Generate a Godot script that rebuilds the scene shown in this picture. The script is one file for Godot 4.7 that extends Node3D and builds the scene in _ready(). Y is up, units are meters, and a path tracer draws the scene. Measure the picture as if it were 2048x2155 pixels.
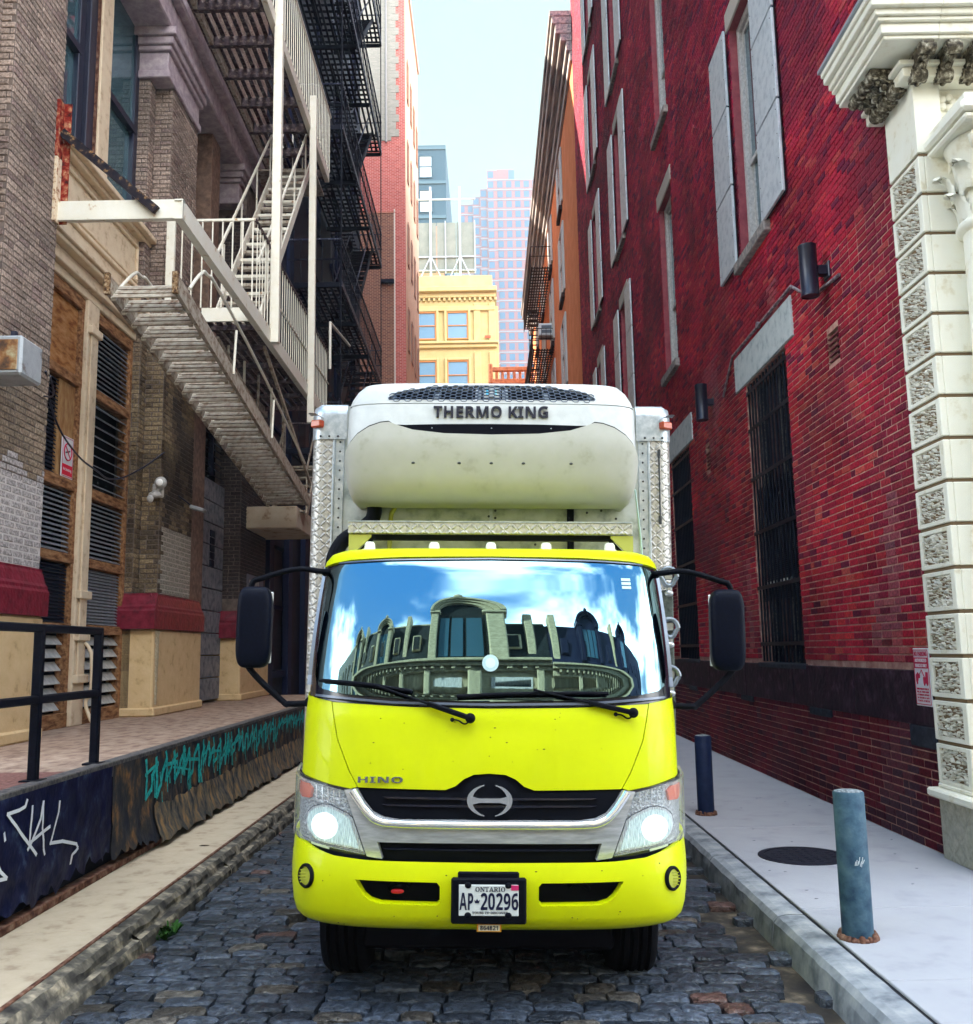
extends Node3D

# ---------------------------------------------------------------- mesh builder
class MB:
	var v := PackedVector3Array()
	var n := PackedVector3Array()
	var ix := PackedInt32Array()
	func tri(a: Vector3, b: Vector3, c: Vector3, na: Vector3, nb: Vector3, nc: Vector3) -> void:
		var k := v.size()
		v.append(a); v.append(b); v.append(c)
		n.append(na); n.append(nb); n.append(nc)
		if (b - a).cross(c - a).dot(na + nb + nc) > 0.0:
			ix.append(k); ix.append(k + 2); ix.append(k + 1)
		else:
			ix.append(k); ix.append(k + 1); ix.append(k + 2)
	func quad(a: Vector3, b: Vector3, c: Vector3, d: Vector3, hint := Vector3.ZERO) -> void:
		var m := (b - a).cross(d - a)
		if m.length_squared() < 1e-14:
			m = (c - b).cross(d - c)
		m = m.normalized()
		if hint != Vector3.ZERO and m.dot(hint) < 0.0:
			m = -m
		quadn(a, b, c, d, m, m, m, m)
	func quadn(a: Vector3, b: Vector3, c: Vector3, d: Vector3, na: Vector3, nb: Vector3, nc: Vector3, nd: Vector3) -> void:
		tri(a, b, c, na, nb, nc)
		tri(a, c, d, na, nc, nd)
	func box(c: Vector3, s: Vector3, bs := Basis(), bev := 0.0) -> void:
		var h := s * 0.5
		if bev <= 0.0:
			for ax in 3:
				for sg in [-1.0, 1.0]:
					var o := Vector3.ZERO; o[ax] = sg
					var p := Vector3.ZERO; p[(ax + 1) % 3] = 1.0
					var q := Vector3.ZERO; q[(ax + 2) % 3] = 1.0
					var f := func(i: float, j: float) -> Vector3: return c + bs * ((o + p * i + q * j) * h)
					quad(f.call(-1, -1), f.call(1, -1), f.call(1, 1), f.call(-1, 1), bs * o)
			return
		var b := minf(bev, minf(h.x, minf(h.y, h.z)) * 0.9)
		for ax in 3:
			var a1 := (ax + 1) % 3
			var a2 := (ax + 2) % 3
			for sg in [-1.0, 1.0]:
				var pt := func(i: float, j: float) -> Vector3:
					var r := Vector3.ZERO
					r[ax] = sg * h[ax]; r[a1] = i * (h[a1] - b); r[a2] = j * (h[a2] - b)
					return c + bs * r
				var o := Vector3.ZERO; o[ax] = sg
				quad(pt.call(-1, -1), pt.call(1, -1), pt.call(1, 1), pt.call(-1, 1), bs * o)
			for s1 in [-1.0, 1.0]:
				for s2 in [-1.0, 1.0]:
					var pe := func(t: float, which: int) -> Vector3:
						var r := Vector3.ZERO
						r[ax] = t * (h[ax] - b)
						r[a1] = s1 * (h[a1] - (b if which == 1 else 0.0)); r[a2] = s2 * (h[a2] - (b if which == 0 else 0.0))
						return c + bs * r
					var o := Vector3.ZERO; o[a1] = s1; o[a2] = s2
					quad(pe.call(-1, 0), pe.call(1, 0), pe.call(1, 1), pe.call(-1, 1), bs * o)
		for s0 in [-1.0, 1.0]:
			for s1 in [-1.0, 1.0]:
				for s2 in [-1.0, 1.0]:
					var sg := Vector3(s0, s1, s2)
					var k := h - Vector3(b, b, b)
					var m := (bs * sg).normalized()
					tri(c + bs * (sg * Vector3(h.x, k.y, k.z)), c + bs * (sg * Vector3(k.x, h.y, k.z)), c + bs * (sg * Vector3(k.x, k.y, h.z)), m, m, m)
	# a box from corner a to corner b
	func bb(a: Vector3, b: Vector3, bev := 0.0) -> void:
		box((a + b) * 0.5, (b - a).abs(), Basis(), bev)
	func bar(a: Vector3, b: Vector3, w: float, h: float, up := Vector3.UP, bev := 0.0) -> void:
		var z := (b - a).normalized()
		if absf(z.dot(up)) > 0.99:
			up = Vector3.RIGHT
		var x := up.cross(z).normalized()
		box((a + b) * 0.5, Vector3(w, h, a.distance_to(b)), Basis(x, z.cross(x), z), bev)
	func tube(pts: Array, r: float, seg := 8, r2 := -1.0) -> void:
		var m := pts.size()
		var prev := Vector3.ZERO
		var rings := []
		var nrm := []
		for i in m:
			var d: Vector3 = (pts[mini(i + 1, m - 1)] - pts[maxi(i - 1, 0)]).normalized()
			if prev == Vector3.ZERO:
				prev = d.cross(Vector3.UP if absf(d.y) < 0.9 else Vector3.RIGHT).normalized()
			prev = (prev - d * prev.dot(d)).normalized()
			var e := d.cross(prev)
			var ra := []
			var na := []
			var rr := r if r2 < 0.0 else lerpf(r, r2, float(i) / (m - 1))
			for k in seg:
				var a := TAU * k / seg
				var o := prev * cos(a) + e * sin(a)
				ra.append(pts[i] + o * rr); na.append(o)
			rings.append(ra); nrm.append(na)
		for i in m - 1:
			for k in seg:
				var j := (k + 1) % seg
				quadn(rings[i][k], rings[i][j], rings[i + 1][j], rings[i + 1][k], nrm[i][k], nrm[i][j], nrm[i + 1][j], nrm[i + 1][k])
		for e2 in [0, m - 1]:
			var d2: Vector3 = (pts[0] - pts[1]).normalized() if e2 == 0 else (pts[m - 1] - pts[m - 2]).normalized()
			for k in range(1, seg - 1):
				tri(rings[e2][0], rings[e2][k], rings[e2][k + 1], d2, d2, d2)
	# profile: Vector2(radius, height) rows, turned about the local y axis
	func lathe(prof: Array, c: Vector3, seg := 24, bs := Basis(), smooth := true) -> void:
		for i in prof.size() - 1:
			var p: Vector2 = prof[i]
			var q: Vector2 = prof[i + 1]
			var t := q - p
			var nn := Vector2(t.y, -t.x).normalized()
			var n0 := nn
			var n1 := nn
			if smooth:
				if i > 0:
					var tp: Vector2 = p - prof[i - 1]
					var np := Vector2(tp.y, -tp.x).normalized()
					if np.dot(nn) > 0.6: n0 = (nn + np).normalized()
				if i < prof.size() - 2:
					var tn: Vector2 = prof[i + 2] - q
					var nq := Vector2(tn.y, -tn.x).normalized()
					if nq.dot(nn) > 0.6: n1 = (nn + nq).normalized()
			for k in seg:
				var a := TAU * k / seg
				var b := TAU * (k + 1) / seg
				var f := func(w: Vector2, an: float) -> Vector3: return bs * Vector3(w.x * cos(an), w.y, w.x * sin(an))
				quadn(c + f.call(p, a), c + f.call(p, b), c + f.call(q, b), c + f.call(q, a), f.call(n0, a), f.call(n0, b), f.call(n1, b), f.call(n1, a))
	# extrude a polygon (local x,y) from z0 to z1 through transform xf
	func prism(poly: PackedVector2Array, z0: float, z1: float, xf := Transform3D()) -> void:
		var t := Geometry2D.triangulate_polygon(poly)
		var nz := xf.basis.z.normalized()
		for i in range(0, t.size(), 3):
			var a := poly[t[i]]; var b := poly[t[i + 1]]; var c := poly[t[i + 2]]
			tri(xf * Vector3(a.x, a.y, z1), xf * Vector3(b.x, b.y, z1), xf * Vector3(c.x, c.y, z1), nz, nz, nz)
			tri(xf * Vector3(a.x, a.y, z0), xf * Vector3(b.x, b.y, z0), xf * Vector3(c.x, c.y, z0), -nz, -nz, -nz)
		var cw := 1.0 if Geometry2D.is_polygon_clockwise(poly) else -1.0
		for i in poly.size():
			var a := poly[i]; var b := poly[(i + 1) % poly.size()]
			var e := (b - a).normalized()
			var o := xf.basis * (Vector3(-e.y, e.x, 0) * cw)
			quad(xf * Vector3(a.x, a.y, z0), xf * Vector3(b.x, b.y, z0), xf * Vector3(b.x, b.y, z1), xf * Vector3(a.x, a.y, z1), o)
	# smooth grid of points rows[i][j]
	func grid(rows: Array, out: Vector3) -> void:
		var nr := rows.size()
		var nc: int = rows[0].size()
		var nn := []
		for i in nr:
			var r := []
			for j in nc:
				var du: Vector3 = rows[mini(i + 1, nr - 1)][j] - rows[maxi(i - 1, 0)][j]
				var dv: Vector3 = rows[i][mini(j + 1, nc - 1)] - rows[i][maxi(j - 1, 0)]
				var m := du.cross(dv).normalized()
				if m.dot(out) < 0.0: m = -m
				r.append(m)
			nn.append(r)
		for i in nr - 1:
			for j in nc - 1:
				quadn(rows[i][j], rows[i][j + 1], rows[i + 1][j + 1], rows[i + 1][j], nn[i][j], nn[i][j + 1], nn[i + 1][j + 1], nn[i + 1][j])
	func ellipsoid(c: Vector3, r: Vector3, p := 1.0, bs := Basis(), na := 20, nb := 12) -> void:
		var rows := []
		var nrm := []
		var sp := func(x: float) -> float: return signf(x) * pow(absf(x), p)
		for i in nb + 1:
			var la := PI * (float(i) / nb - 0.5)
			var row := []
			var rn := []
			for j in na + 1:
				var lo := TAU * j / na
				var d := Vector3(sp.call(cos(la)) * sp.call(cos(lo)), sp.call(sin(la)), sp.call(cos(la)) * sp.call(sin(lo)))
				row.append(c + bs * (d * r))
				var e := 2.0 / p - 1.0
				var g := Vector3(signf(d.x) * pow(absf(d.x), e), signf(d.y) * pow(absf(d.y), e), signf(d.z) * pow(absf(d.z), e)) / r
				rn.append((bs * g).normalized() if g.length() > 1e-6 else bs * d.normalized())
			rows.append(row); nrm.append(rn)
		for i in nb:
			for j in na:
				quadn(rows[i][j], rows[i][j + 1], rows[i + 1][j + 1], rows[i + 1][j], nrm[i][j], nrm[i][j + 1], nrm[i + 1][j + 1], nrm[i + 1][j])
	func mesh() -> ArrayMesh:
		var a := []
		a.resize(Mesh.ARRAY_MAX)
		a[Mesh.ARRAY_VERTEX] = v
		a[Mesh.ARRAY_NORMAL] = n
		a[Mesh.ARRAY_INDEX] = ix
		var m := ArrayMesh.new()
		m.add_surface_from_arrays(Mesh.PRIMITIVE_TRIANGLES, a)
		return m

# ---------------------------------------------------------------- nodes
var used := {}
var rng := RandomNumberGenerator.new()
var cam_at := Vector3(0, 1.75, 0)

func numbered(parent: Node, called: String) -> String:
	var k := "%d/%s" % [parent.get_instance_id(), called]
	var c: int = used.get(k, 0)
	used[k] = c + 1
	return called if c == 0 else "%s_%03d" % [called, c]

func tag(o: Node3D, label: String, category: String, group := "") -> Node3D:
	o.set_meta("label", label); o.set_meta("category", category)
	if group != "": o.set_meta("group", group)
	return o

func thing(called: String, label: String, category: String, at := Vector3.ZERO, group := "") -> Node3D:
	var o := Node3D.new()
	o.name = numbered(self, called)
	add_child(o, true)
	o.position = at
	tag(o, label, category, group)
	return o

func put(called: String, mesh: Mesh, m: Material, parent: Node, xf := Transform3D()) -> MeshInstance3D:
	var o := MeshInstance3D.new()
	o.name = numbered(parent, called)
	o.mesh = mesh
	o.material_override = m
	o.transform = xf
	parent.add_child(o, true)
	return o

func part(called: String, mb: MB, m: Material, parent: Node) -> MeshInstance3D:
	return put(called, mb.mesh(), m, parent)

func struct(called: String, mb: MB, m: Material) -> MeshInstance3D:
	var o := put(called, mb.mesh(), m, self)
	o.set_meta("kind", "structure")
	return o

func stuff(o: Node) -> Node:
	o.set_meta("kind", "stuff")
	return o

func pbox(called: String, a: Vector3, b: Vector3, m: Material, parent: Node, bev := 0.0) -> MeshInstance3D:
	var mb := MB.new(); mb.bb(a, b, bev)
	return part(called, mb, m, parent)

func pbar(called: String, a: Vector3, b: Vector3, w: float, h: float, m: Material, parent: Node, bev := 0.0) -> MeshInstance3D:
	var mb := MB.new(); mb.bar(a, b, w, h, Vector3.UP, bev)
	return part(called, mb, m, parent)

func ptube(called: String, pts: Array, r: float, m: Material, parent: Node, seg := 8) -> MeshInstance3D:
	var mb := MB.new(); mb.tube(pts, r, seg)
	return part(called, mb, m, parent)

func smooth_path(pts: Array, k := 6) -> Array:
	var c := Curve3D.new()
	for i in pts.size():
		var d: Vector3 = (pts[mini(i + 1, pts.size() - 1)] - pts[maxi(i - 1, 0)]) * 0.22
		c.add_point(pts[i], -d, d)
	var out := []
	for i in pts.size() - 1:
		for j in k:
			out.append(c.sample(i, float(j) / k))
	out.append(pts[-1])
	return out

func pv(a: Array) -> PackedVector2Array:
	var r := PackedVector2Array()
	for i in range(0, a.size(), 2): r.append(Vector2(a[i], a[i + 1]))
	return r

# ---------------------------------------------------------------- materials
var mats := {}
var texes := {}

func ntex(kind: String, lo: Color, hi: Color, mid := Color(0, 0, 0, 0), at := 0.5) -> Texture2D:
	var key := "%s%s%s%s%s" % [kind, lo, hi, mid, at]
	if texes.has(key): return texes[key]
	var f := FastNoiseLite.new()
	f.seed = 11 + kind.hash() % 97
	f.noise_type = FastNoiseLite.TYPE_SIMPLEX_SMOOTH
	f.fractal_octaves = 5
	match kind:
		"fine": f.frequency = 0.05
		"grain": f.frequency = 0.15
		"blotch": f.frequency = 0.012; f.fractal_octaves = 6; f.fractal_gain = 0.6
		"patch": f.frequency = 0.02; f.fractal_octaves = 7; f.fractal_gain = 0.65
		"cell": f.noise_type = FastNoiseLite.TYPE_CELLULAR; f.frequency = 0.05; f.fractal_octaves = 2
		"speck": f.noise_type = FastNoiseLite.TYPE_VALUE; f.frequency = 0.22; f.fractal_octaves = 3
	var g := Gradient.new()
	if mid.a > 0.0:
		g.offsets = PackedFloat32Array([0.10, at, 0.90]); g.colors = PackedColorArray([lo, mid, hi])
	else:
		g.offsets = PackedFloat32Array([0.12, 0.88]); g.colors = PackedColorArray([lo, hi])
	var t := NoiseTexture2D.new()
	t.width = 512; t.height = 512; t.seamless = true; t.noise = f; t.color_ramp = g
	texes[key] = t
	return t

func lin(r: float, g: float, b: float) -> Color:
	return Color(r, g, b).linear_to_srgb()

# linear colour; opts: v (variation 0..1), k (kind), s (repeats per metre, float or Vector3), bump (cm), bk, bs, tex (ready texture), world
func mat(called: String, c: Color = Color.WHITE, rough := 0.8, metal := 0.0, o := {}) -> StandardMaterial3D:
	if mats.has(called): return mats[called]
	var m := StandardMaterial3D.new()
	m.resource_name = called
	m.albedo_color = lin(c.r, c.g, c.b)
	m.roughness = rough
	m.metallic = metal
	if rough >= 0.5: m.metallic_specular = 0.22
	m.uv1_triplanar = true
	m.uv1_world_triplanar = o.get("world", true)
	m.uv1_triplanar_sharpness = 6.0
	var s = o.get("s", 1.0)
	m.uv1_scale = (s if s is Vector3 else Vector3(s, s, s)) * (1.0 if o.has("htex") else 0.42)
	if o.has("ramp"):
		var r: Array = o.ramp
		m.albedo_color = Color.WHITE
		var q := func(x: Color) -> Color: return lin(x.r, x.g, x.b)
		m.albedo_texture = ntex(o.get("k", "blotch"), q.call(r[0]), q.call(r[-1]), q.call(r[1]) if r.size() > 2 else Color(0, 0, 0, 0), o.get("at", 0.5))
	elif o.get("v", 0.0) > 0.0:
		var w: float = 1.0 - o.v
		m.albedo_texture = ntex(o.get("k", "blotch"), Color(w, w, w), Color.WHITE)
	if o.has("bump"):
		m.heightmap_enabled = true
		m.heightmap_scale = o.bump
		m.heightmap_texture = o.get("htex", ntex(o.get("bk", "fine"), Color.BLACK, Color.WHITE))
	mats[called] = m
	return m

func V3(x: float, y: float, z: float) -> Vector3:
	return Vector3(x, y, z)

# ---------------------------------------------------------------- camera, sky, sun
const EXPOSURE := 6.2
const SUN_FROM := Vector3(-0.68, 0.61, -0.41)

func sky_image() -> Image:
	var w := 1024
	var h := 512
	var im := Image.create(w, h, false, Image.FORMAT_RGBF)
	var f := FastNoiseLite.new()
	f.seed = 5; f.noise_type = FastNoiseLite.TYPE_SIMPLEX_SMOOTH; f.frequency = 0.9; f.fractal_octaves = 6; f.fractal_gain = 0.52
	var sd := SUN_FROM.normalized()
	for y in h:
		var el := PI * (0.5 - (y + 0.5) / h)
		for x in w:
			var az := TAU * (x + 0.5) / w
			var d := Vector3(sin(az) * cos(el), sin(el), -cos(az) * cos(el))
			var up := maxf(d.y, 0.0)
			# blue sky, paler low down
			var c := Color(0.13, 0.18, 0.185).lerp(Color(0.007, 0.13, 0.33), pow(clampf(up * 1.3, 0.0, 1.0), 0.6))
			# milky haze on the sun's side
			var ang := acos(clampf(d.dot(sd), -1.0, 1.0))
			c = c.lerp(Color(0.083, 0.121, 0.117), smoothstep(1.35, 0.95, ang) * smoothstep(0.2, -0.3, d.z))
			c += Color(0.55, 0.55, 0.5) * exp(-pow(ang / 0.2, 2.0))
			# sunlit clouds, thick overhead and to the right
			var q := d / (up + 0.28)
			var n := f.get_noise_3d(q.x * 1.1, q.z * 1.1, 3.0) + 0.33 + 0.08 * clampf(d.x, -0.5, 0.7) - 0.42 * exp(-pow(acos(clampf(d.dot(Vector3(-0.36, 0.72, 0.59).normalized()), -1.0, 1.0)) / 0.48, 2.0))
			var cl := smoothstep(0.04, 0.40, n) * smoothstep(-0.02, 0.12, d.y) * maxf(smoothstep(1.2, 1.5, ang), smoothstep(-0.1, 0.35, d.z))
			c = c.lerp(Color(1.95, 1.98, 1.98) * (0.8 + 0.4 * clampf(n, 0.0, 1.0)), cl * 0.96)
			if d.y < 0.0:
				c = Color(0.17, 0.23, 0.235).lerp(Color(0.08, 0.08, 0.08), clampf(-d.y * 8.0, 0.0, 1.0))
			im.set_pixel(x, y, c)
	return im

func light_and_lens() -> void:
	var cam := Camera3D.new()
	cam.name = "camera"
	var f := Vector3(0, sin(deg_to_rad(8.3)), -cos(deg_to_rad(8.3)))
	var u := Vector3.RIGHT.cross(f)
	var a := deg_to_rad(1.0)
	var r2 := Vector3.RIGHT * cos(a) - u * sin(a)
	var u2 := u * cos(a) + Vector3.RIGHT * sin(a)
	cam.transform = Transform3D(Basis(r2, u2, -f), cam_at)
	cam.fov = 56.63
	cam.near = 0.05
	cam.far = 2000.0
	add_child(cam)
	var env := Environment.new()
	env.background_mode = Environment.BG_SKY
	var sm := PanoramaSkyMaterial.new()
	sm.panorama = ImageTexture.create_from_image(sky_image())
	var sky := Sky.new()
	sky.sky_material = sm
	env.sky = sky
	env.tonemap_mode = Environment.TONE_MAPPER_LINEAR
	env.tonemap_exposure = EXPOSURE
	env.sdfgi_enabled = true
	env.ssao_enabled = true
	env.ssil_enabled = true
	env.fog_enabled = true
	env.fog_density = 0.0007
	env.fog_light_color = Color(0.86, 0.93, 0.97)
	var we := WorldEnvironment.new()
	we.name = "environment"
	we.environment = env
	add_child(we)
	var sun := DirectionalLight3D.new()
	sun.name = "sun"
	sun.light_energy = 1.6
	sun.light_color = Color(1.0, 0.95, 0.86)
	sun.light_angular_distance = 0.5
	sun.shadow_enabled = true
	add_child(sun)
	sun.look_at_from_position(SUN_FROM * 50.0, Vector3.ZERO, Vector3.UP)

# ---------------------------------------------------------------- walls and bricks
# a slab with rectangular holes; u along udir, v up; holes = [[u0, v0, u1, v1], ...]
func holed(mb: MB, o: Vector3, ud: Vector3, nd: Vector3, w: float, h: float, holes: Array, thick: float) -> void:
	var us := [0.0, w]
	var vs := [0.0, h]
	for q in holes:
		for k in [q[0], q[2]]:
			if k > 0.0 and k < w: us.append(k)
		for k in [q[1], q[3]]:
			if k > 0.0 and k < h: vs.append(k)
	us.sort(); vs.sort()
	var at := func(u: float, v: float, d: float) -> Vector3: return o + ud * u + Vector3.UP * v - nd * d
	for i in us.size() - 1:
		if us[i + 1] - us[i] < 1e-5: continue
		for j in vs.size() - 1:
			if vs[j + 1] - vs[j] < 1e-5: continue
			var cu: float = (us[i] + us[i + 1]) * 0.5
			var cv: float = (vs[j] + vs[j + 1]) * 0.5
			var inside := false
			for q in holes:
				if cu > q[0] and cu < q[2] and cv > q[1] and cv < q[3]: inside = true
			if inside: continue
			mb.quad(at.call(us[i], vs[j], 0), at.call(us[i + 1], vs[j], 0), at.call(us[i + 1], vs[j + 1], 0), at.call(us[i], vs[j + 1], 0), nd)
			mb.quad(at.call(us[i], vs[j], thick), at.call(us[i + 1], vs[j], thick), at.call(us[i + 1], vs[j + 1], thick), at.call(us[i], vs[j + 1], thick), -nd)
	for q in holes:
		mb.quad(at.call(q[0], q[1], 0), at.call(q[0], q[3], 0), at.call(q[0], q[3], thick), at.call(q[0], q[1], thick), ud)
		mb.quad(at.call(q[2], q[1], 0), at.call(q[2], q[3], 0), at.call(q[2], q[3], thick), at.call(q[2], q[1], thick), -ud)
		mb.quad(at.call(q[0], q[1], 0), at.call(q[2], q[1], 0), at.call(q[2], q[1], thick), at.call(q[0], q[1], thick), Vector3.UP)
		mb.quad(at.call(q[0], q[3], 0), at.call(q[2], q[3], 0), at.call(q[2], q[3], thick), at.call(q[0], q[3], thick), Vector3.DOWN)
	mb.quad(at.call(0, 0, 0), at.call(0, h, 0), at.call(0, h, thick), at.call(0, 0, thick), -ud)
	mb.quad(at.call(w, 0, 0), at.call(w, h, 0), at.call(w, h, thick), at.call(w, 0, thick), ud)
	mb.quad(at.call(0, h, 0), at.call(w, h, 0), at.call(w, h, thick), at.call(0, h, thick), Vector3.UP)

var brick_mesh: ArrayMesh
# gather bricks in running bond on a face; each = [transform, colour, size on the picture]
func lay_bricks(list: Array, o: Vector3, ud: Vector3, nd: Vector3, w: float, h: float, holes: Array, row: float, len: float, gap: float, proud: float, pick: Callable, soldier := false) -> void:
	var rows := int(h / row)
	for j in rows:
		var v := j * row
		var shift := 0.0 if j % 2 == 0 else -len * 0.5
		shift += rng.randf_range(-0.012, 0.012)
		var u := shift
		while u < w - 0.02:
			var l := len
			if rng.randf() < 0.06: l = len * 0.5
			var u0 := maxf(u, 0.0)
			var u1 := minf(u + l - gap * 1.45, w)
			u += l
			if u1 - u0 < 0.03: continue
			var cut := false
			for q in holes:
				if v + row > q[1] + 0.01 and v < q[3] - 0.01 and u1 > q[0] and u0 < q[2]:
					if u0 < q[0] - 0.02: u1 = q[0]
					elif u1 > q[2] + 0.02: u0 = q[2]
					else: cut = true
			if cut or u1 - u0 < 0.02: continue
			var c := o + ud * ((u0 + u1) * 0.5) + Vector3.UP * (v + row * 0.5)
			var col: Color = pick.call((u0 + u1) * 0.5, v)
			var pr := proud * rng.randf_range(0.55, 1.25)
			var bs := Basis(ud * (u1 - u0), Vector3.UP * (row - gap * rng.randf_range(0.8, 1.2)), nd * pr * 2.0)
			var d := c - cam_at
			list.append([Transform3D(bs, c), col, absf(d.normalized().dot(nd)) / d.length_squared()])

# unit brick: 1 x 1 x 1, chamfered front (local z = out)
func make_brick_mesh() -> void:
	var mb := MB.new()
	var f := func(x: float, y: float, z: float) -> Vector3: return Vector3(x, y, z)
	var b := 0.46
	var k := 0.40
	mb.quad(f.call(-b, -k, 0.5), f.call(b, -k, 0.5), f.call(b, k, 0.5), f.call(-b, k, 0.5), Vector3.BACK)
	for s in [-1.0, 1.0]:
		mb.quad(f.call(s * b, -k, 0.5), f.call(s * b, k, 0.5), f.call(s * 0.5, 0.5, 0.15), f.call(s * 0.5, -0.5, 0.15), Vector3(s, 0, 1))
		mb.quad(f.call(-b, s * k, 0.5), f.call(b, s * k, 0.5), f.call(0.5, s * 0.5, 0.15), f.call(-0.5, s * 0.5, 0.15), Vector3(0, s, 1))
		mb.quad(f.call(s * 0.5, -0.5, 0.15), f.call(s * 0.5, 0.5, 0.15), f.call(s * 0.5, 0.5, -0.5), f.call(s * 0.5, -0.5, -0.5), Vector3(s, 0, 0))
		mb.quad(f.call(-0.5, s * 0.5, 0.15), f.call(0.5, s * 0.5, 0.15), f.call(0.5, s * 0.5, -0.5), f.call(-0.5, s * 0.5, -0.5), Vector3(0, s, 0))
	brick_mesh = mb.mesh()

func set_bricks(list: Array, parent: Node, called: String, most: int, base: StandardMaterial3D, stuff_name: String, mesh: Mesh = null) -> void:
	if mesh == null: mesh = brick_mesh
	list.sort_custom(func(a, b): return a[2] > b[2])
	var tones := {}
	var n := mini(most, list.size())
	for i in n:
		var c: Color = list[i][1]
		var key := "%d_%d_%d" % [int(c.r * 24.0), int(c.g * 40.0), int(c.b * 40.0)]
		if not tones.has(key):
			var m: StandardMaterial3D = base.duplicate()
			m.albedo_color = lin(c.r, c.g, c.b)
			tones[key] = m
		put(called, mesh, tones[key], parent, list[i][0])
	var rest := list.size() - n
	if rest <= 0: return
	var mm := MultiMesh.new()
	mm.transform_format = MultiMesh.TRANSFORM_3D
	mm.use_colors = true
	mm.mesh = mesh
	mm.instance_count = rest
	for i in rest:
		mm.set_instance_transform(i, list[n + i][0])
		mm.set_instance_color(i, list[n + i][1])
	var o := MultiMeshInstance3D.new()
	o.name = numbered(parent, stuff_name)
	o.multimesh = mm
	var bm: StandardMaterial3D = base.duplicate()
	bm.albedo_color = Color.WHITE
	bm.vertex_color_use_as_albedo = true
	o.material_override = bm
	parent.add_child(o, true)
	stuff(o)

# ---------------------------------------------------------------- curved skins (cab, bumper, cooling unit)
class Pelt:
	var tab := []          # rows of [v, y, z, w, d]
	var xs := PackedFloat32Array()
	var zs := PackedFloat32Array()
	var ss := PackedFloat32Array()
	var smax := 0.0
	var w0 := 1.0
	var d0 := 1.0
	var flare := 0.0
	func _init(rows: Array, p: float, w: float, d: float) -> void:
		tab = rows; w0 = w; d0 = d
		var k := 160
		var px := 0.0
		var pz := 0.0
		for i in k + 1:
			var t := float(i) / k * PI * 0.5
			var x := w * pow(sin(t), 2.0 / p)
			var z := d * (1.0 - pow(cos(t), 2.0 / p))
			if i > 0: smax += Vector2(x - px, z - pz).length()
			xs.append(x); zs.append(z); ss.append(smax)
			px = x; pz = z
	func s_of(x: float) -> float:
		var a := absf(x)
		if a >= w0: return signf(x) * (smax + a - w0)
		var i := xs.bsearch(a)
		if i <= 0: return 0.0
		var t := (a - xs[i - 1]) / maxf(xs[i] - xs[i - 1], 1e-9)
		return signf(x) * lerpf(ss[i - 1], ss[i], t)
	func row(v: float) -> Array:
		var m := tab.size()
		if v <= tab[0][0]: return _mix(0, 1, (v - tab[0][0]) / (tab[1][0] - tab[0][0]))
		for i in m - 1:
			if v <= tab[i + 1][0] or i == m - 2:
				return _mix(i, i + 1, (v - tab[i][0]) / (tab[i + 1][0] - tab[i][0]))
		return tab[-1]
	func _mix(i: int, j: int, t: float) -> Array:
		if t < 0.0 or t > 1.0:
			var e := []
			for q in range(1, 5): e.append(lerpf(tab[i][q], tab[j][q], t))
			return e
		var h := maxi(i - 1, 0)
		var l := mini(j + 1, tab.size() - 1)
		var r := []
		var dv: float = tab[j][0] - tab[i][0]
		for q in range(1, 5):
			var mi: float = (tab[j][q] - tab[h][q]) / maxf(tab[j][0] - tab[h][0], 1e-9) * dv
			var mj: float = (tab[l][q] - tab[i][q]) / maxf(tab[l][0] - tab[i][0], 1e-9) * dv
			r.append(cubic_h(tab[i][q], tab[j][q], mi, mj, t))
		return r
	func cubic_h(a: float, b: float, ma: float, mb: float, t: float) -> float:
		var t2 := t * t
		var t3 := t2 * t
		return (2 * t3 - 3 * t2 + 1) * a + (t3 - 2 * t2 + t) * ma + (3 * t2 - 2 * t3) * b + (t3 - t2) * mb
	func pos(s: float, v: float) -> Vector3:
		var r := row(v)
		var a := absf(s)
		var x: float
		var z: float
		if a >= smax:
			x = r[2]; z = r[1] - r[3] - (a - smax)
		else:
			var i := maxi(ss.bsearch(a), 1)
			var t := (a - ss[i - 1]) / maxf(ss[i] - ss[i - 1], 1e-9)
			x = lerpf(xs[i - 1], xs[i], t) * r[2] / w0
			z = r[1] - lerpf(zs[i - 1], zs[i], t) * r[3] / d0
		var e4 := pow(minf(a / smax, 1.0), 4.0)
		return Vector3(signf(s) * x * (1.0 + flare * e4), r[0], z)
	func nrm(s: float, v: float) -> Vector3:
		var e := 0.012
		var a := pos(s + e, v) - pos(s - e, v)
		var b := pos(s, v + e) - pos(s, v - e)
		return a.cross(b).normalized()

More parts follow.
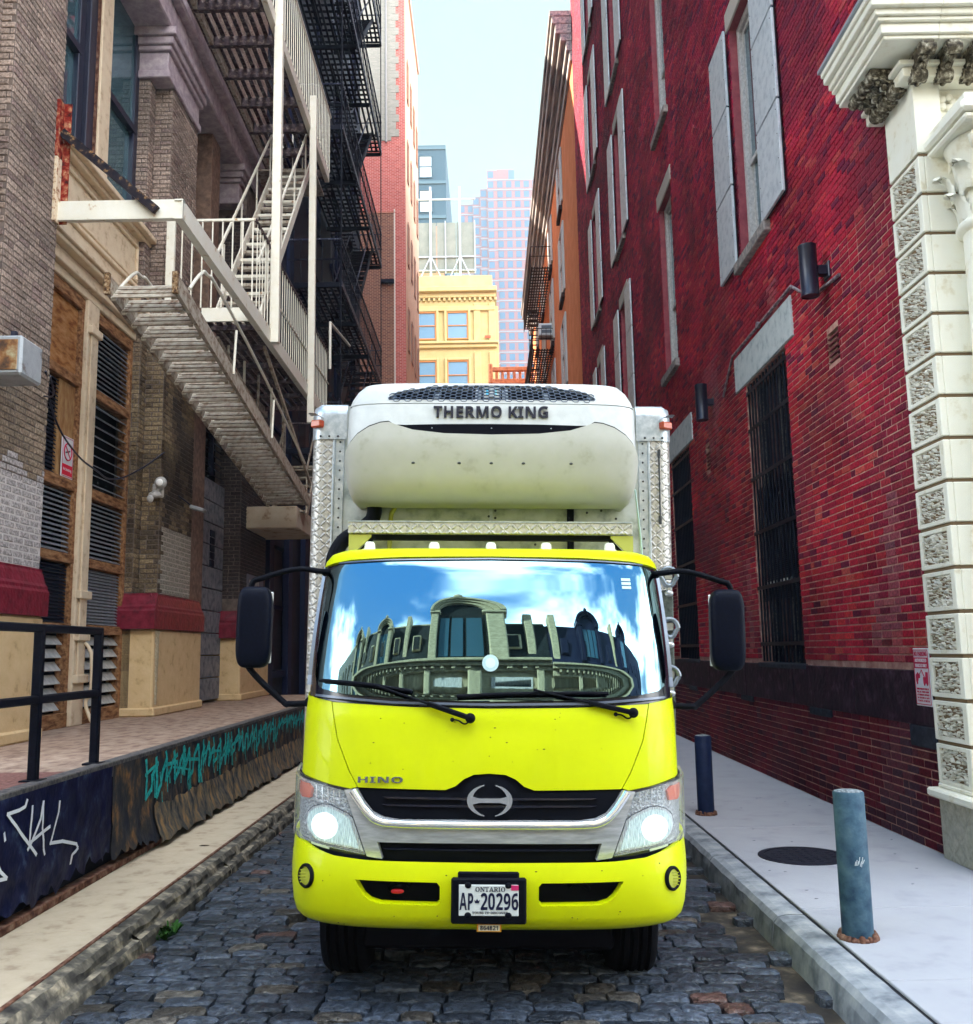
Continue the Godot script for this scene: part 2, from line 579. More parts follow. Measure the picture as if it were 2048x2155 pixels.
# cut a shape (x, y seen from the front) out of a skin, with thickness
func skin(mb: MB, sk: Pelt, poly: PackedVector2Array, off: float, thick: float, holes := [], cell := 0.05) -> void:
	var conv := func(pl: PackedVector2Array) -> PackedVector2Array:
		var r := PackedVector2Array()
		for i in pl.size():
			var a := pl[i]
			var b := pl[(i + 1) % pl.size()]
			var k := maxi(1, int(ceil(a.distance_to(b) / cell)))
			for j in k:
				var p := a.lerp(b, float(j) / k)
				r.append(Vector2(sk.s_of(p.x), p.y))
		return r
	var out: PackedVector2Array = conv.call(poly)
	var hs := []
	for q in holes: hs.append(conv.call(q))
	var lo := out[0]
	var hi := out[0]
	for p in out:
		lo = lo.min(p); hi = hi.max(p)
	var nx := maxi(1, int(ceil((hi.x - lo.x) / cell)))
	var ny := maxi(1, int(ceil((hi.y - lo.y) / cell)))
	var put3 := func(p: Vector2, o: float) -> Vector3: return sk.pos(p.x, p.y) + sk.nrm(p.x, p.y) * o
	for i in nx:
		for j in ny:
			var a := Vector2(lerpf(lo.x, hi.x, float(i) / nx), lerpf(lo.y, hi.y, float(j) / ny))
			var b := Vector2(lerpf(lo.x, hi.x, float(i + 1) / nx), lerpf(lo.y, hi.y, float(j + 1) / ny))
			var sq := PackedVector2Array([a, Vector2(b.x, a.y), b, Vector2(a.x, b.y)])
			var pieces: Array = Geometry2D.intersect_polygons(sq, out)
			for q in hs:
				var nextp := []
				for pc in pieces:
					nextp.append_array(Geometry2D.clip_polygons(pc, q))
				pieces = nextp
			for pc in pieces:
				var t := Geometry2D.triangulate_polygon(pc)
				for k in range(0, t.size(), 3):
					var p0: Vector2 = pc[t[k]]
					var p1: Vector2 = pc[t[k + 1]]
					var p2: Vector2 = pc[t[k + 2]]
					mb.tri(put3.call(p0, off), put3.call(p1, off), put3.call(p2, off), sk.nrm(p0.x, p0.y), sk.nrm(p1.x, p1.y), sk.nrm(p2.x, p2.y))
	if thick > 0.0:
		var loops := [out]
		loops.append_array(hs)
		for lp in loops:
			for i in lp.size():
				var a: Vector2 = lp[i]
				var b: Vector2 = lp[(i + 1) % lp.size()]
				mb.quad(put3.call(a, off), put3.call(b, off), put3.call(b, off - thick), put3.call(a, off - thick))

func mirrored(p: PackedVector2Array) -> PackedVector2Array:
	var r := PackedVector2Array()
	for q in p: r.append(Vector2(-q.x, q.y))
	r.reverse()
	return r

func pskin(called: String, sk: Pelt, poly: PackedVector2Array, off: float, thick: float, m: Material, parent: Node, holes := [], cell := 0.05) -> MeshInstance3D:
	var mb := MB.new()
	skin(mb, sk, poly, off, thick, holes, cell)
	return part(called, mb, m, parent)

func lettering(called: String, text: String, size: float, depth: float, m: Material, parent: Node, xf: Transform3D, family := "Droid Sans", weight := 700, stretch := 1.0) -> MeshInstance3D:
	var f := SystemFont.new()
	f.font_names = PackedStringArray([family])
	f.font_weight = weight
	var t := TextMesh.new()
	t.text = text
	t.font = f
	t.font_size = 64
	t.pixel_size = size / 64.0
	t.depth = depth
	t.curve_step = 2.0
	var x := xf
	x.basis.x *= stretch
	return put(called, t, m, parent, x)

# ---------------------------------------------------------------- ground, street, kerbs, pavements
const RX := 3.45    # face of the red brick wall
const LX := -4.6    # face of the left piers
const DOCK := 0.95

func ground_and_street() -> void:
	var asphalt := mat("asphalt", Color(0.06, 0.06, 0.065), 0.9, 0.0, {"v": 0.4, "k": "blotch", "s": 0.4, "bump": 0.3, "bk": "grain"})
	var g := MB.new()
	g.bb(V3(-400, -0.3, -900), V3(400, -0.1, 300))
	struct("ground", g, asphalt)
	var dirt := mat("joint_dirt", Color.WHITE, 0.95, 0.0, {"ramp": [Color(0.022, 0.021, 0.024), Color(0.05, 0.043, 0.036), Color(0.24, 0.19, 0.14)], "at": 0.55, "k": "patch", "s": 0.55, "bump": 0.6})
	g = MB.new()
	g.bb(V3(-2.2, -0.2, -60), V3(1.75, -0.035, -2.0))
	struct("road", g, dirt)
	g = MB.new()
	g.bb(V3(-60, -0.2, -2.0), V3(60, -0.01, 9.0))
	struct("cross_street", g, asphalt)
	# cobblestones: a few shapes, shared
	var shapes := []
	for k in 8:
		var mb := MB.new()
		var n := 5
		var rows := []
		for i in n:
			var r := []
			for j in n:
				var a := (float(i) / (n - 1)) * 2.0 - 1.0
				var b := (float(j) / (n - 1)) * 2.0 - 1.0
				var e := maxf(absf(a), absf(b))
				var y := 0.5 - (0.10 if e > 0.9 else 0.0) - (0.06 if absf(a) > 0.9 and absf(b) > 0.9 else 0.0) + rng.randf_range(-0.035, 0.035)
				var sh := 1.0 if e < 0.9 else 1.0 + rng.randf_range(-0.06, 0.05)
				var q := 0.86 if e > 0.2 and e < 0.9 else 1.0
				if absf(a) > 0.9 and absf(b) > 0.9: sh *= rng.randf_range(0.84, 0.97)
				r.append(V3(a * 0.5 * sh * (1.45 if q < 1.0 and absf(a) > 0.1 and absf(a) < 0.9 else 1.0), y, b * 0.5 * sh * (1.45 if q < 1.0 and absf(b) > 0.1 and absf(b) < 0.9 else 1.0)))
			rows.append(r)
		mb.grid(rows, Vector3.UP)
		for i in n - 1:
			for pr in [[rows[0][i], rows[0][i + 1]], [rows[n - 1][i], rows[n - 1][i + 1]], [rows[i][0], rows[i + 1][0]], [rows[i][n - 1], rows[i + 1][n - 1]]]:
				var lo := V3(1.06, 0, 1.06)
				mb.quad(pr[0], pr[1], V3(pr[1].x * 1.06, -0.5, pr[1].z * 1.06), V3(pr[0].x * 1.06, -0.5, pr[0].z * 1.06), (pr[0] + pr[1]) * V3(1, 0, 1))
		shapes.append(mb.mesh())
	var list := []
	var z := -3.3
	var f := FastNoiseLite.new()
	f.seed = 3; f.frequency = 0.9
	while z > -24.0:
		var dz := rng.randf_range(0.105, 0.145)
		var x := -2.16 + rng.randf_range(-0.12, 0.0)
		while x < 1.62:
			var dx := rng.randf_range(0.15, 0.27)
			var t := f.get_noise_2d(x, z)
			var lum := rng.randf_range(0.055, 0.165) * (1.0 + 0.5 * t)
			var c := Color(lum * 0.74, lum * 0.92, lum * 1.24)
			var kx := rng.randf()
			if kx < 0.10: c = Color(lum * 1.25, lum * 1.12, lum * 0.98)
			if kx > 0.975: c = Color(lum * 1.3, lum * 0.72, lum * 0.62)
			var gutter := smoothstep(1.22, 1.5, x)
			if gutter > 0.0 and rng.randf() < gutter * 0.75:
				x += dx
				continue
			if f.get_noise_2d(x * 0.9 + 40.0, z * 0.9) > 0.47:
				x += dx
				continue
			var bow := 0.05 * sin((x + 0.3) * 1.6) + 0.03 * f.get_noise_2d(x * 0.5, z * 0.5 + 9.0)
			var crown := 0.035 * (1.0 - pow((x + 0.25) / 1.95, 2.0))
			var p := V3(x + dx * 0.5, -0.035 + crown + rng.randf_range(-0.008, 0.006), z - dz * 0.5 + bow)
			var bs := Basis.from_euler(V3(rng.randf_range(-0.05, 0.05), rng.randf_range(-0.09, 0.09), rng.randf_range(-0.04, 0.04))) * Basis.from_scale(V3(dx - 0.012, 0.075, dz - 0.010))
			var d := p - cam_at
			var hid := 0.02 if p.z < -5.2 and p.x > -0.9 and p.x < 0.9 else 1.0
			list.append([Transform3D(bs, p), c, hid / d.length_squared(), rng.randi() % 8])
			x += dx
		z -= dz
	var stone := mat("cobble", Color.WHITE, 0.34, 0.0, {"v": 0.5, "k": "patch", "s": 3.0, "bump": 0.9, "bk": "patch"})
	var road := Node3D.new()
	road.name = "cobbled_roadway"
	road.set_meta("kind", "structure")
	add_child(road)
	for k in 8:
		var sub := list.filter(func(q): return q[3] == k)
		set_bricks(sub, road, "cobblestone", 37, stone, "far_cobblestones", shapes[k])

	# left kerb: steel strip, chipped lip, ledge, face
	var kl := mat("kerb_left", Color.WHITE, 0.9, 0.0, {"ramp": [Color(0.03, 0.028, 0.028), Color(0.10, 0.09, 0.075), Color(0.44, 0.37, 0.27)], "at": 0.5, "k": "patch", "s": 0.9, "bump": 0.35, "bk": "patch"})
	var kr := mat("kerb_right", Color.WHITE, 0.85, 0.0, {"ramp": [Color(0.13, 0.145, 0.17), Color(0.25, 0.27, 0.30), Color(0.36, 0.37, 0.385)], "at": 0.5, "k": "patch", "s": 0.8, "bump": 0.25, "bk": "patch"})
	var rust := mat("rusty_steel", Color.WHITE, 0.8, 0.2, {"ramp": [Color(0.05, 0.022, 0.018), Color(0.16, 0.075, 0.05), Color(0.30, 0.20, 0.15)], "k": "patch", "s": 2.0})
	var kerb := Node3D.new(); kerb.name = "kerb"; kerb.set_meta("kind", "structure"); add_child(kerb)
	var fn := FastNoiseLite.new(); fn.seed = 8; fn.frequency = 3.2; fn.fractal_octaves = 4
	var lsec := [V3(-2.268, 0.148, 0.3), V3(-2.235, 0.146, 1.0), V3(-2.20, 0.141, 1.8), V3(-2.178, 0.112, 2.2), V3(-2.172, 0.083, 0.8), V3(-2.165, 0.070, 0.3), V3(-2.128, 0.066, 1.2), V3(-2.114, 0.045, 1.4), V3(-2.105, 0.0, 0.6), V3(-2.10, -0.08, 0.0)]
	var rsec := [V3(1.868, 0.143, 0.5), V3(1.82, 0.146, 0.6), V3(1.76, 0.144, 0.7), V3(1.715, 0.135, 1.0), V3(1.69, 0.105, 1.3), V3(1.68, 0.06, 1.3), V3(1.672, 0.0, 1.2), V3(1.665, -0.08, 0.3)]
	var side := 0
	for sec in [lsec, rsec]:
		var zz := -2.2
		while zz > -30.0:
			var ln := rng.randf_range(1.5, 2.3)
			var mb := MB.new()
			var rows := []
			var steps := int(ln / 0.05)
			for i in steps + 1:
				var pz := zz - 0.008 - (ln - 0.016) * i / steps
				var r := []
				for q in sec:
					var am: float = q.z * 0.0075 * fn.get_noise_3d(q.x * 3.0 + side * 9.0, q.y * 4.0, pz) * (1.2 if side == 0 else 0.8)
					r.append(V3(q.x + am * (1.0 if side == 0 else -1.0) * 1.2, q.y - absf(am) * 1.4, pz))
				rows.append(r)
			for j in sec.size() - 1:
				var two := []
				for r in rows: two.append([r[j], r[j + 1]])
				mb.grid(two, V3(1.0 if side == 0 else -1.0, 1, 0))
			for e in [0, steps]:
				var pts: Array = rows[e]
				for i in range(1, pts.size() - 1):
					mb.tri(pts[0], pts[i], pts[i + 1], V3(0, 0, 1 if e == 0 else -1), V3(0, 0, 1 if e == 0 else -1), V3(0, 0, 1 if e == 0 else -1))
			part("kerb_stone", mb, kl if side == 0 else kr, kerb)
			zz -= ln
		side += 1
	var strip := MB.new()
	strip.bb(V3(-2.295, 0.0, -30), V3(-2.27, 0.156, -2.2), 0.004)
	part("steel_edging", strip, rust, kerb)
	# left pavement
	var lp := mat("left_pavement", Color.WHITE, 0.9, 0.0, {"ramp": [Color(0.36, 0.28, 0.20), Color(0.49, 0.405, 0.295), Color(0.54, 0.45, 0.335)], "at": 0.40, "k": "patch", "s": 0.8, "bump": 0.15, "bk": "grain"})
	var pav := Node3D.new(); pav.name = "pavement"; pav.set_meta("kind", "structure"); add_child(pav)
	for sg in [[-2.2, -5.9], [-5.91, -7.7], [-7.71, -9.9], [-9.91, -13.0], [-13.01, -18.0], [-18.01, -30.0]]:
		pbox("paving_slab", V3(-3.3, -0.1, sg[1]), V3(-2.297, 0.15, sg[0]), lp, pav, 0.004)
	var hole := mat("spalled_concrete", Color.WHITE, 0.95, 0.0, {"ramp": [Color(0.02, 0.012, 0.01), Color(0.12, 0.07, 0.045)], "k": "patch", "s": 6.0, "bump": 1.0})
	for h in [V3(-2.75, 0, -5.02), V3(-2.9, 0, -4.82), V3(-2.86, 0, -5.6), V3(-2.45, 0, -8.4)]:
		var mb := MB.new()
		var poly := PackedVector2Array()
		var kk := 1.0 if h.z < -5.0 and h.z > -5.1 else 0.45
		for i in 14:
			var a := TAU * i / 14.0
			var rr := rng.randf_range(0.6, 1.0)
			poly.append(Vector2(cos(a) * 0.11 * rr, sin(a) * 0.06 * rr) * kk)
		mb.prism(poly, 0.0, 0.003, Transform3D(Basis(Vector3.RIGHT, V3(0, 0, 1), Vector3.UP), V3(h.x, 0.1505, h.z)))
		part("spalled_patch", mb, hole, pav)
	# right pavement in flags with joints
	var rp := mat("right_pavement", Color.WHITE, 0.85, 0.0, {"ramp": [Color(0.315, 0.32, 0.36), Color(0.355, 0.36, 0.40), Color(0.375, 0.38, 0.415)], "at": 0.38, "k": "patch", "s": 0.5, "bump": 0.15, "bk": "grain"})
	var pav2 := Node3D.new(); pav2.name = "pavement_001"; pav2.set_meta("kind", "structure"); add_child(pav2)
	var js := [-1.8, -3.4, -4.85, -6.13, -8.80, -10.4, -12.0, -14.0, -16.0, -18.0, -20.0, -24.0, -30.0]
	for i in js.size() - 1:
		var gap := 0.022 if i == 4 or i == 3 and false else 0.010
		pbox("paving_slab", V3(1.89, -0.1, js[i + 1] + gap), V3(RX + 0.3, 0.15, js[i]), rp, pav2, 0.004)
	pbox("paving_slab", V3(3.46, -0.1, -6.85), V3(9.0, 0.149, -1.8), rp, pav2, 0.004)
	var tar := mat("joint_tar", Color(0.02, 0.02, 0.025), 0.9)
	pbox("joint", V3(1.866, -0.1, -30), V3(1.892, 0.138, -1.8), tar, pav2)
	pbox("subbase", V3(1.892, -0.12, -30), V3(RX, 0.12, -1.8), tar, pav2)
	var spot := mat("gum_spot", Color(0.12, 0.12, 0.15), 0.8)
	for i in 26:
		var mb := MB.new()
		var q := V3(rng.randf_range(1.95, 3.3), 0.1503, rng.randf_range(-10.5, -4.4))
		var poly := PackedVector2Array()
		for k in 8: poly.append(Vector2(cos(TAU * k / 8.0), sin(TAU * k / 8.0) * 0.7) * rng.randf_range(0.006, 0.014))
		mb.prism(poly, 0.0, 0.0015, Transform3D(Basis(Vector3.RIGHT, V3(0, 0, 1), Vector3.UP), q))
		part("gum_spot", mb, spot, pav2)

	# manhole cover
	var iron := mat("cast_iron", Color(0.035, 0.038, 0.06), 0.55, 0.4, {"v": 0.4, "k": "fine", "s": 3.0})
	var mh := thing("manhole_cover", "round dark iron manhole cover set in the right pavement", "manhole cover", V3(2.38, 0.15, -7.6))
	var mb2 := MB.new()
	mb2.lathe([Vector2(0.335, -0.01), Vector2(0.335, 0.005), Vector2(0.29, 0.007), Vector2(0.288, 0.0), Vector2(0.28, 0.0)], Vector3.ZERO, 36)
	part("ring", mb2, iron, mh)
	mb2 = MB.new()
	mb2.lathe([Vector2(0.281, 0.002), Vector2(0.279, 0.006), Vector2(0.0, 0.006)], Vector3.ZERO, 36)
	for i in 7:
		for j in 7:
			var q := V3((i - 3) * 0.07, 0.008, (j - 3) * 0.07)
			if Vector2(q.x, q.z).length() < 0.25: mb2.box(q, V3(0.035, 0.005, 0.035), Basis(), 0.002)
	part("lid", mb2, iron, mh)

	# bollards
	var bp := mat("bollard_paint", Color.WHITE, 0.5, 0.0, {"ramp": [Color(0.022, 0.048, 0.085), Color(0.045, 0.092, 0.135), Color(0.075, 0.13, 0.17)], "k": "patch", "s": 1.6, "bump": 0.2})
	var bp2 := mat("bollard_paint_dark", Color.WHITE, 0.5, 0.0, {"ramp": [Color(0.008, 0.014, 0.045), Color(0.015, 0.026, 0.07)], "k": "patch", "s": 1.6, "bump": 0.2})
	var capm := mat("worn_cap", Color.WHITE, 0.7, 0.0, {"ramp": [Color(0.04, 0.05, 0.06), Color(0.45, 0.5, 0.52)], "k": "patch", "s": 9.0})
	var bl := [[V3(2.005, 0.15, -5.52), 0.084, 0.785, 0.0, "thick blue grey steel bollard nearest the camera on the right pavement", bp], [V3(2.07, 0.15, -9.5), 0.08, 0.745, 0.3, "dark navy steel bollard beside the truck headlight", bp2]]
	for q in bl:
		var b := thing("bollard", q[4], "bollard", q[0], "bollards along the right kerb")
		var r: float = q[1]
		var hh: float = q[2]
		mb2 = MB.new()
		mb2.lathe([Vector2(r, 0.0), Vector2(r, hh - 0.008), Vector2(r - 0.008, hh)], Vector3.ZERO, 32)
		part("post", mb2, q[5], b)
		mb2 = MB.new()
		mb2.lathe([Vector2(r - 0.008, hh), Vector2(r - 0.02, hh + 0.004), Vector2(0.0, hh + 0.012)], Vector3.ZERO, 32)
		part("cap", mb2, capm, b)
		mb2 = MB.new()
		var pr := []
		for i in 26:
			var a := TAU * i / 26.0
			var rr := r + rng.randf_range(0.006, 0.05)
			mb2.ellipsoid(V3(cos(a) * (r + 0.008), 0.004, sin(a) * (r + 0.008)), V3(rr * 0.18, rng.randf_range(0.012, 0.04), rr * 0.18), 1.0, Basis(), 6, 5)
		part("rusty_foot", mb2, rust, b)
	var sc := MB.new()
	for i in 7:
		sc.bar(V3(-0.02 + i * 0.007, 0.40 + rng.randf_range(-0.01, 0.01), 0.0845), V3(-0.015 + i * 0.008, 0.43 + rng.randf_range(-0.01, 0.015), 0.0845), 0.003, 0.003)
	part("scratches", sc, mat("scratch", Color(0.6, 0.65, 0.68), 0.7), get_node("bollard"))

	# weed in the gutter
	var leaf := mat("weed_leaf", Color(0.05, 0.16, 0.03), 0.7, 0.0, {"v": 0.5, "k": "fine", "s": 8.0})
	var wd := thing("weed", "small green weed growing at the foot of the left kerb", "plant", V3(-2.06, 0.0, -6.35))
	for i in 40:
		var mb := MB.new()
		var a := rng.randf() * TAU
		var d := V3(cos(a), 0, sin(a))
		var l := rng.randf_range(0.03, 0.09)
		var o := V3(rng.randf_range(-0.05, 0.05), 0.0, rng.randf_range(-0.13, 0.13))
		var t := d.cross(Vector3.UP) * l * 0.22
		var mid := o + d * l * 0.5 + Vector3.UP * l * 0.7
		var tip := o + d * l + Vector3.UP * l * rng.randf_range(0.3, 0.9)
		mb.quad(o, mid + t, tip, mid - t)
		part("leaf", mb, leaf, wd)

# ---------------------------------------------------------------- loading dock on the left
func fascia_at(z: float, y: float, f: FastNoiseLite) -> Vector3:
	var far := smoothstep(-7.35, -7.6, z)
	var low := clampf((0.62 - y) / 0.5, 0.0, 1.0)
	var x := -2.875 + far * low * low * 0.10 + 0.02 * f.get_noise_2d(z * 2.2, y * 3.0) * (0.4 + low * 1.5)
	return V3(x, y, z)

func ribbon(mb: MB, pts: Array, w: float, f: FastNoiseLite) -> void:
	for i in pts.size() - 1:
		var a: Vector2 = pts[i]
		var b: Vector2 = pts[i + 1]
		var k := maxi(1, int(a.distance_to(b) / 0.03))
		for j in k:
			var p := a.lerp(b, float(j) / k - 0.05)
			var q := a.lerp(b, float(j + 1) / k + 0.05)
			var t := (q - p).normalized().orthogonal() * w * 0.5
			var pt := func(u: Vector2) -> Vector3: return fascia_at(u.x, u.y, f) + V3(0.006, 0, 0)
			mb.quad(pt.call(p - t), pt.call(q - t), pt.call(q + t), pt.call(p + t), Vector3.RIGHT)

func loading_dock() -> void:
	var conc := mat("dock_concrete", Color.WHITE, 0.85, 0.0, {"ramp": [Color(0.20, 0.13, 0.10), Color(0.34, 0.24, 0.18), Color(0.44, 0.33, 0.25)], "k": "patch", "s": V3(1.2, 0.9, 0.6), "bump": 0.15, "bk": "grain"})
	var navy := mat("fascia_paint", Color.WHITE, 0.5, 0.1, {"ramp": [Color(0.002, 0.003, 0.022), Color(0.006, 0.009, 0.048), Color(0.04, 0.065, 0.12)], "at": 0.66, "k": "patch", "s": V3(0.9, 0.7, 0.9), "bump": 0.4, "bk": "patch"})
	var rusty := mat("fascia_rust", Color.WHITE, 0.6, 0.1, {"ramp": [Color(0.016, 0.022, 0.04), Color(0.05, 0.045, 0.045), Color(0.28, 0.14, 0.055)], "at": 0.55, "k": "patch", "s": V3(0.9, 0.6, 1.0), "bump": 0.5, "bk": "patch"})
	var rusty2 := mat("fascia_flange", Color.WHITE, 0.7, 0.1, {"ramp": [Color(0.025, 0.035, 0.05), Color(0.13, 0.11, 0.085), Color(0.36, 0.21, 0.09)], "at": 0.5, "k": "patch", "s": V3(1.0, 0.7, 1.6), "bump": 0.2, "bk": "patch"})
	var d := thing("loading_dock", "raised concrete loading dock with graffiti covered rusty steel fascia", "loading dock")
	pbox("platform", V3(-6.0, 0.0, -19.2), V3(-2.98, DOCK, -2.0), conc, d, 0.01)
	pbox("edge_angle", V3(-2.99, DOCK - 0.1, -19.2), V3(-2.88, DOCK + 0.012, -2.0), mat("edge_angle", Color.WHITE, 0.6, 0.3, {"ramp": [Color(0.05, 0.05, 0.06), Color(0.2, 0.18, 0.16)], "k": "patch", "s": 3.0}), d, 0.006)
	pbox("tread_plate", V3(-3.75, DOCK, -6.9), V3(-3.0, DOCK + 0.006, -2.2), mat("rust_plate", Color.WHITE, 0.7, 0.2, {"ramp": [Color(0.15, 0.07, 0.06), Color(0.30, 0.15, 0.13)], "k": "patch", "s": 2.0, "bump": 0.3, "htex": tread_tex(), "bk": "t"}), d)
	var f := FastNoiseLite.new(); f.seed = 21; f.frequency = 1.3; f.fractal_octaves = 4
	var rf := FastNoiseLite.new(); rf.seed = 4; rf.frequency = 3.2; rf.fractal_octaves = 5
	for sg in [[-2.5, -7.42, navy, 0.26], [-7.44, -19.0, rusty, 0.24]]:
		var rows := []
		var rows2 := []
		var n := int((sg[0] - sg[1]) / 0.045)
		for i in n + 1:
			var z: float = lerpf(sg[0], sg[1], float(i) / n)
			var bot: float = sg[3] + 0.11 * rf.get_noise_1d(z * 1.6) + 0.022 * rf.get_noise_1d(z * 9.0) + (0.05 * smoothstep(-6.4, -7.0, z) if z > -7.43 else -0.04 * smoothstep(-9.0, -12.0, z))
			var r := []
			var r2 := []
			for j in 15:
				var y := lerpf(DOCK - 0.02, bot, j / 14.0)
				r.append(fascia_at(z, y, f))
			rows.append(r)
		var mb := MB.new()
		mb.grid(rows, Vector3.RIGHT)
		part("fascia_plate", mb, sg[2], d)
	# flared flange riveted low on the far plates
	var rows3 := []
	for i in 130:
		var z := lerpf(-8.3, -19.0, i / 129.0)
		var r := []
		var top := 0.50 + 0.05 * rf.get_noise_1d(z * 1.7)
		var bot := 0.20 + 0.06 * rf.get_noise_1d(z * 4.0)
		for j in 8:
			var y := lerpf(top, bot, j / 7.0)
			r.append(fascia_at(z, y, f) + V3(0.012 + 0.02 * j / 7.0 + 0.01 * rf.get_noise_2d(z * 9.0, y * 3.0), 0, 0))
		rows3.append(r)
	var mb3 := MB.new(); mb3.grid(rows3, Vector3.RIGHT)
	part("bent_flange", mb3, rusty2, d)
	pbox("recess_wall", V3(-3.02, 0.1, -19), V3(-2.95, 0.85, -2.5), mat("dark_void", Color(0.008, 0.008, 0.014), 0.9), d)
	pbox("bottom_rail", V3(-2.95, 0.15, -8.6), V3(-2.86, 0.20, -2.5), mat("rusty_steel"), d, 0.006)
	# white tag
	var white := mat("white_spray", Color(0.72, 0.74, 0.80), 0.7)
	var mb := MB.new()
	for st in [[-6.06, 0.89, -6.04, 0.85, -5.97, 0.84, -5.82, 0.84, -5.94, 0.75, -6.08, 0.64, -6.22, 0.53], [-6.13, 0.84, -6.13, 0.76, -6.12, 0.61], [-6.29, 0.84, -6.25, 0.74, -6.14, 0.61, -6.1, 0.58], [-6.29, 0.84, -6.28, 0.68, -6.34, 0.51], [-6.13, 0.62, -6.27, 0.65, -6.39, 0.67], [-6.52, 0.81, -6.51, 0.74, -6.42, 0.56], [-6.42, 0.56, -6.59, 0.54, -6.81, 0.48, -6.83, 0.45, -6.75, 0.42, -6.75, 0.36], [-5.79, 0.74, -5.81, 0.69], [-5.75, 0.57, -5.78, 0.52, -5.85, 0.47, -5.76, 0.48, -5.66, 0.44]]:
		var pts := []
		for q in pv(st): pts.append(q)
		ribbon(mb, pts, 0.022, f)
	part("graffiti", mb, white, d)
	# turquoise tag, tall jagged letters with drips
	mb = MB.new()
	var teal := mat("turquoise_spray", Color.WHITE, 0.6, 0.0, {"ramp": [Color(0.01, 0.20, 0.22), Color(0.02, 0.46, 0.44), Color(0.05, 0.6, 0.58)], "k": "patch", "s": 4.0})
	var z2 := -8.12
	while z2 > -15.0:
		var top := 0.90 + rng.randf_range(-0.03, 0.02)
		var bot := rng.randf_range(0.50, 0.68) - 0.02 * (z2 + 8.0)
		var w := rng.randf_range(0.14, 0.32)
		var pts := [Vector2(z2, top), Vector2(z2 - w * 0.12, lerpf(top, bot, 0.5)), Vector2(z2 - w * 0.05, bot), Vector2(z2 - w * 0.5, bot + rng.randf_range(0.03, 0.12)), Vector2(z2 - w * 0.6, lerpf(top, bot, rng.randf_range(0.2, 0.5))), Vector2(z2 - w, top - rng.randf_range(0.0, 0.08))]
		ribbon(mb, pts, rng.randf_range(0.034, 0.062), f)
		for k in 3:
			var dz := z2 - rng.randf() * w
			var dy := rng.randf_range(bot, top)
			ribbon(mb, [Vector2(dz, dy), Vector2(dz - 0.01, dy - rng.randf_range(0.06, 0.2))], 0.018, f)
		if rng.randf() < 0.6:
			var yy := rng.randf_range(bot + 0.05, top - 0.1)
			ribbon(mb, [Vector2(z2, yy), Vector2(z2 - w, yy + rng.randf_range(-0.06, 0.06))], rng.randf_range(0.016, 0.035), f)
		z2 -= w * rng.randf_range(0.7, 1.1)
	part("graffiti", mb, teal, d)

	# guard rail on the dock
	var black := mat("black_railing", Color(0.003, 0.004, 0.012), 0.5, 0.0, {"v": 0.3, "k": "fine", "s": 3.0})
	var g := thing("guard_rail", "black steel pipe guard rail standing on the dock edge", "railing", V3(-3.0, DOCK, -6.4))
	var rr := 0.03
	for q in [0.0, -0.97]:
		var p := MB.new(); p.box(V3(0, 0.5, q), V3(0.06, 1.0, 0.06), Basis(), 0.008); p.box(V3(0, 0.008, q), V3(0.13, 0.016, 0.13), Basis(), 0.003)
		part("post", p, black, g)
	for y in [1.0, 0.53]:
		var p := MB.new(); p.box(V3(0, y, 1.0), V3(0.056, 0.056, 4.0), Basis(), 0.008)
		part("rail", p, black, g)

func tread_tex() -> ImageTexture:
	if texes.has("tread"): return texes.tread
	var n := 256
	var im := Image.create(n, n, false, Image.FORMAT_L8)
	im.fill(Color(0, 0, 0))
	# lugs in two directions, 8 by 8 cells
	for y in n:
		for x in n:
			var cx := floorf(x / 32.0)
			var cy := floorf(y / 32.0)
			var u := (x - cx * 32.0 - 15.5) / 16.0
			var v := (y - cy * 32.0 - 15.5) / 16.0
			var s := 1.0 if int(cx + cy) % 2 == 0 else -1.0
			var a := (u + v * s) * 0.707
			var b := (v * s - u) * 0.707
			var h := clampf(1.25 - sqrt(pow(a / 0.92, 2.0) + pow(b / 0.30, 2.0)), 0.0, 0.5) * 2.0
			im.set_pixel(x, y, Color(h, h, h))
	texes.tread = ImageTexture.create_from_image(im)
	return texes.tread

# ---------------------------------------------------------------- the delivery truck
func fit_text(called: String, text: String, x0: float, x1: float, y0: float, y1: float, z: float, depth: float, m: Material, parent: Node, family := "Droid Sans", weight := 700) -> MeshInstance3D:
	var o := lettering(called, text, 0.1, depth, m, parent, Transform3D(), family, weight)
	var b: AABB = o.mesh.get_aabb()
	var sx := (x1 - x0) / b.size.x
	var sy := (y1 - y0) / b.size.y
	o.transform = Transform3D(Basis.from_scale(V3(sx, sy, 1.0)), V3((x0 + x1) * 0.5 - b.get_center().x * sx, (y0 + y1) * 0.5 - b.get_center().y * sy, z))
	return o

func both(half: Array) -> PackedVector2Array:
	# half outline from the centre line round to the centre line, right side; mirrored to close it
	var r := pv(half)
	var out := r.duplicate()
	for i in range(r.size() - 1, -1, -1):
		if r[i].x > 1e-4: out.append(Vector2(-r[i].x, r[i].y))
	return out

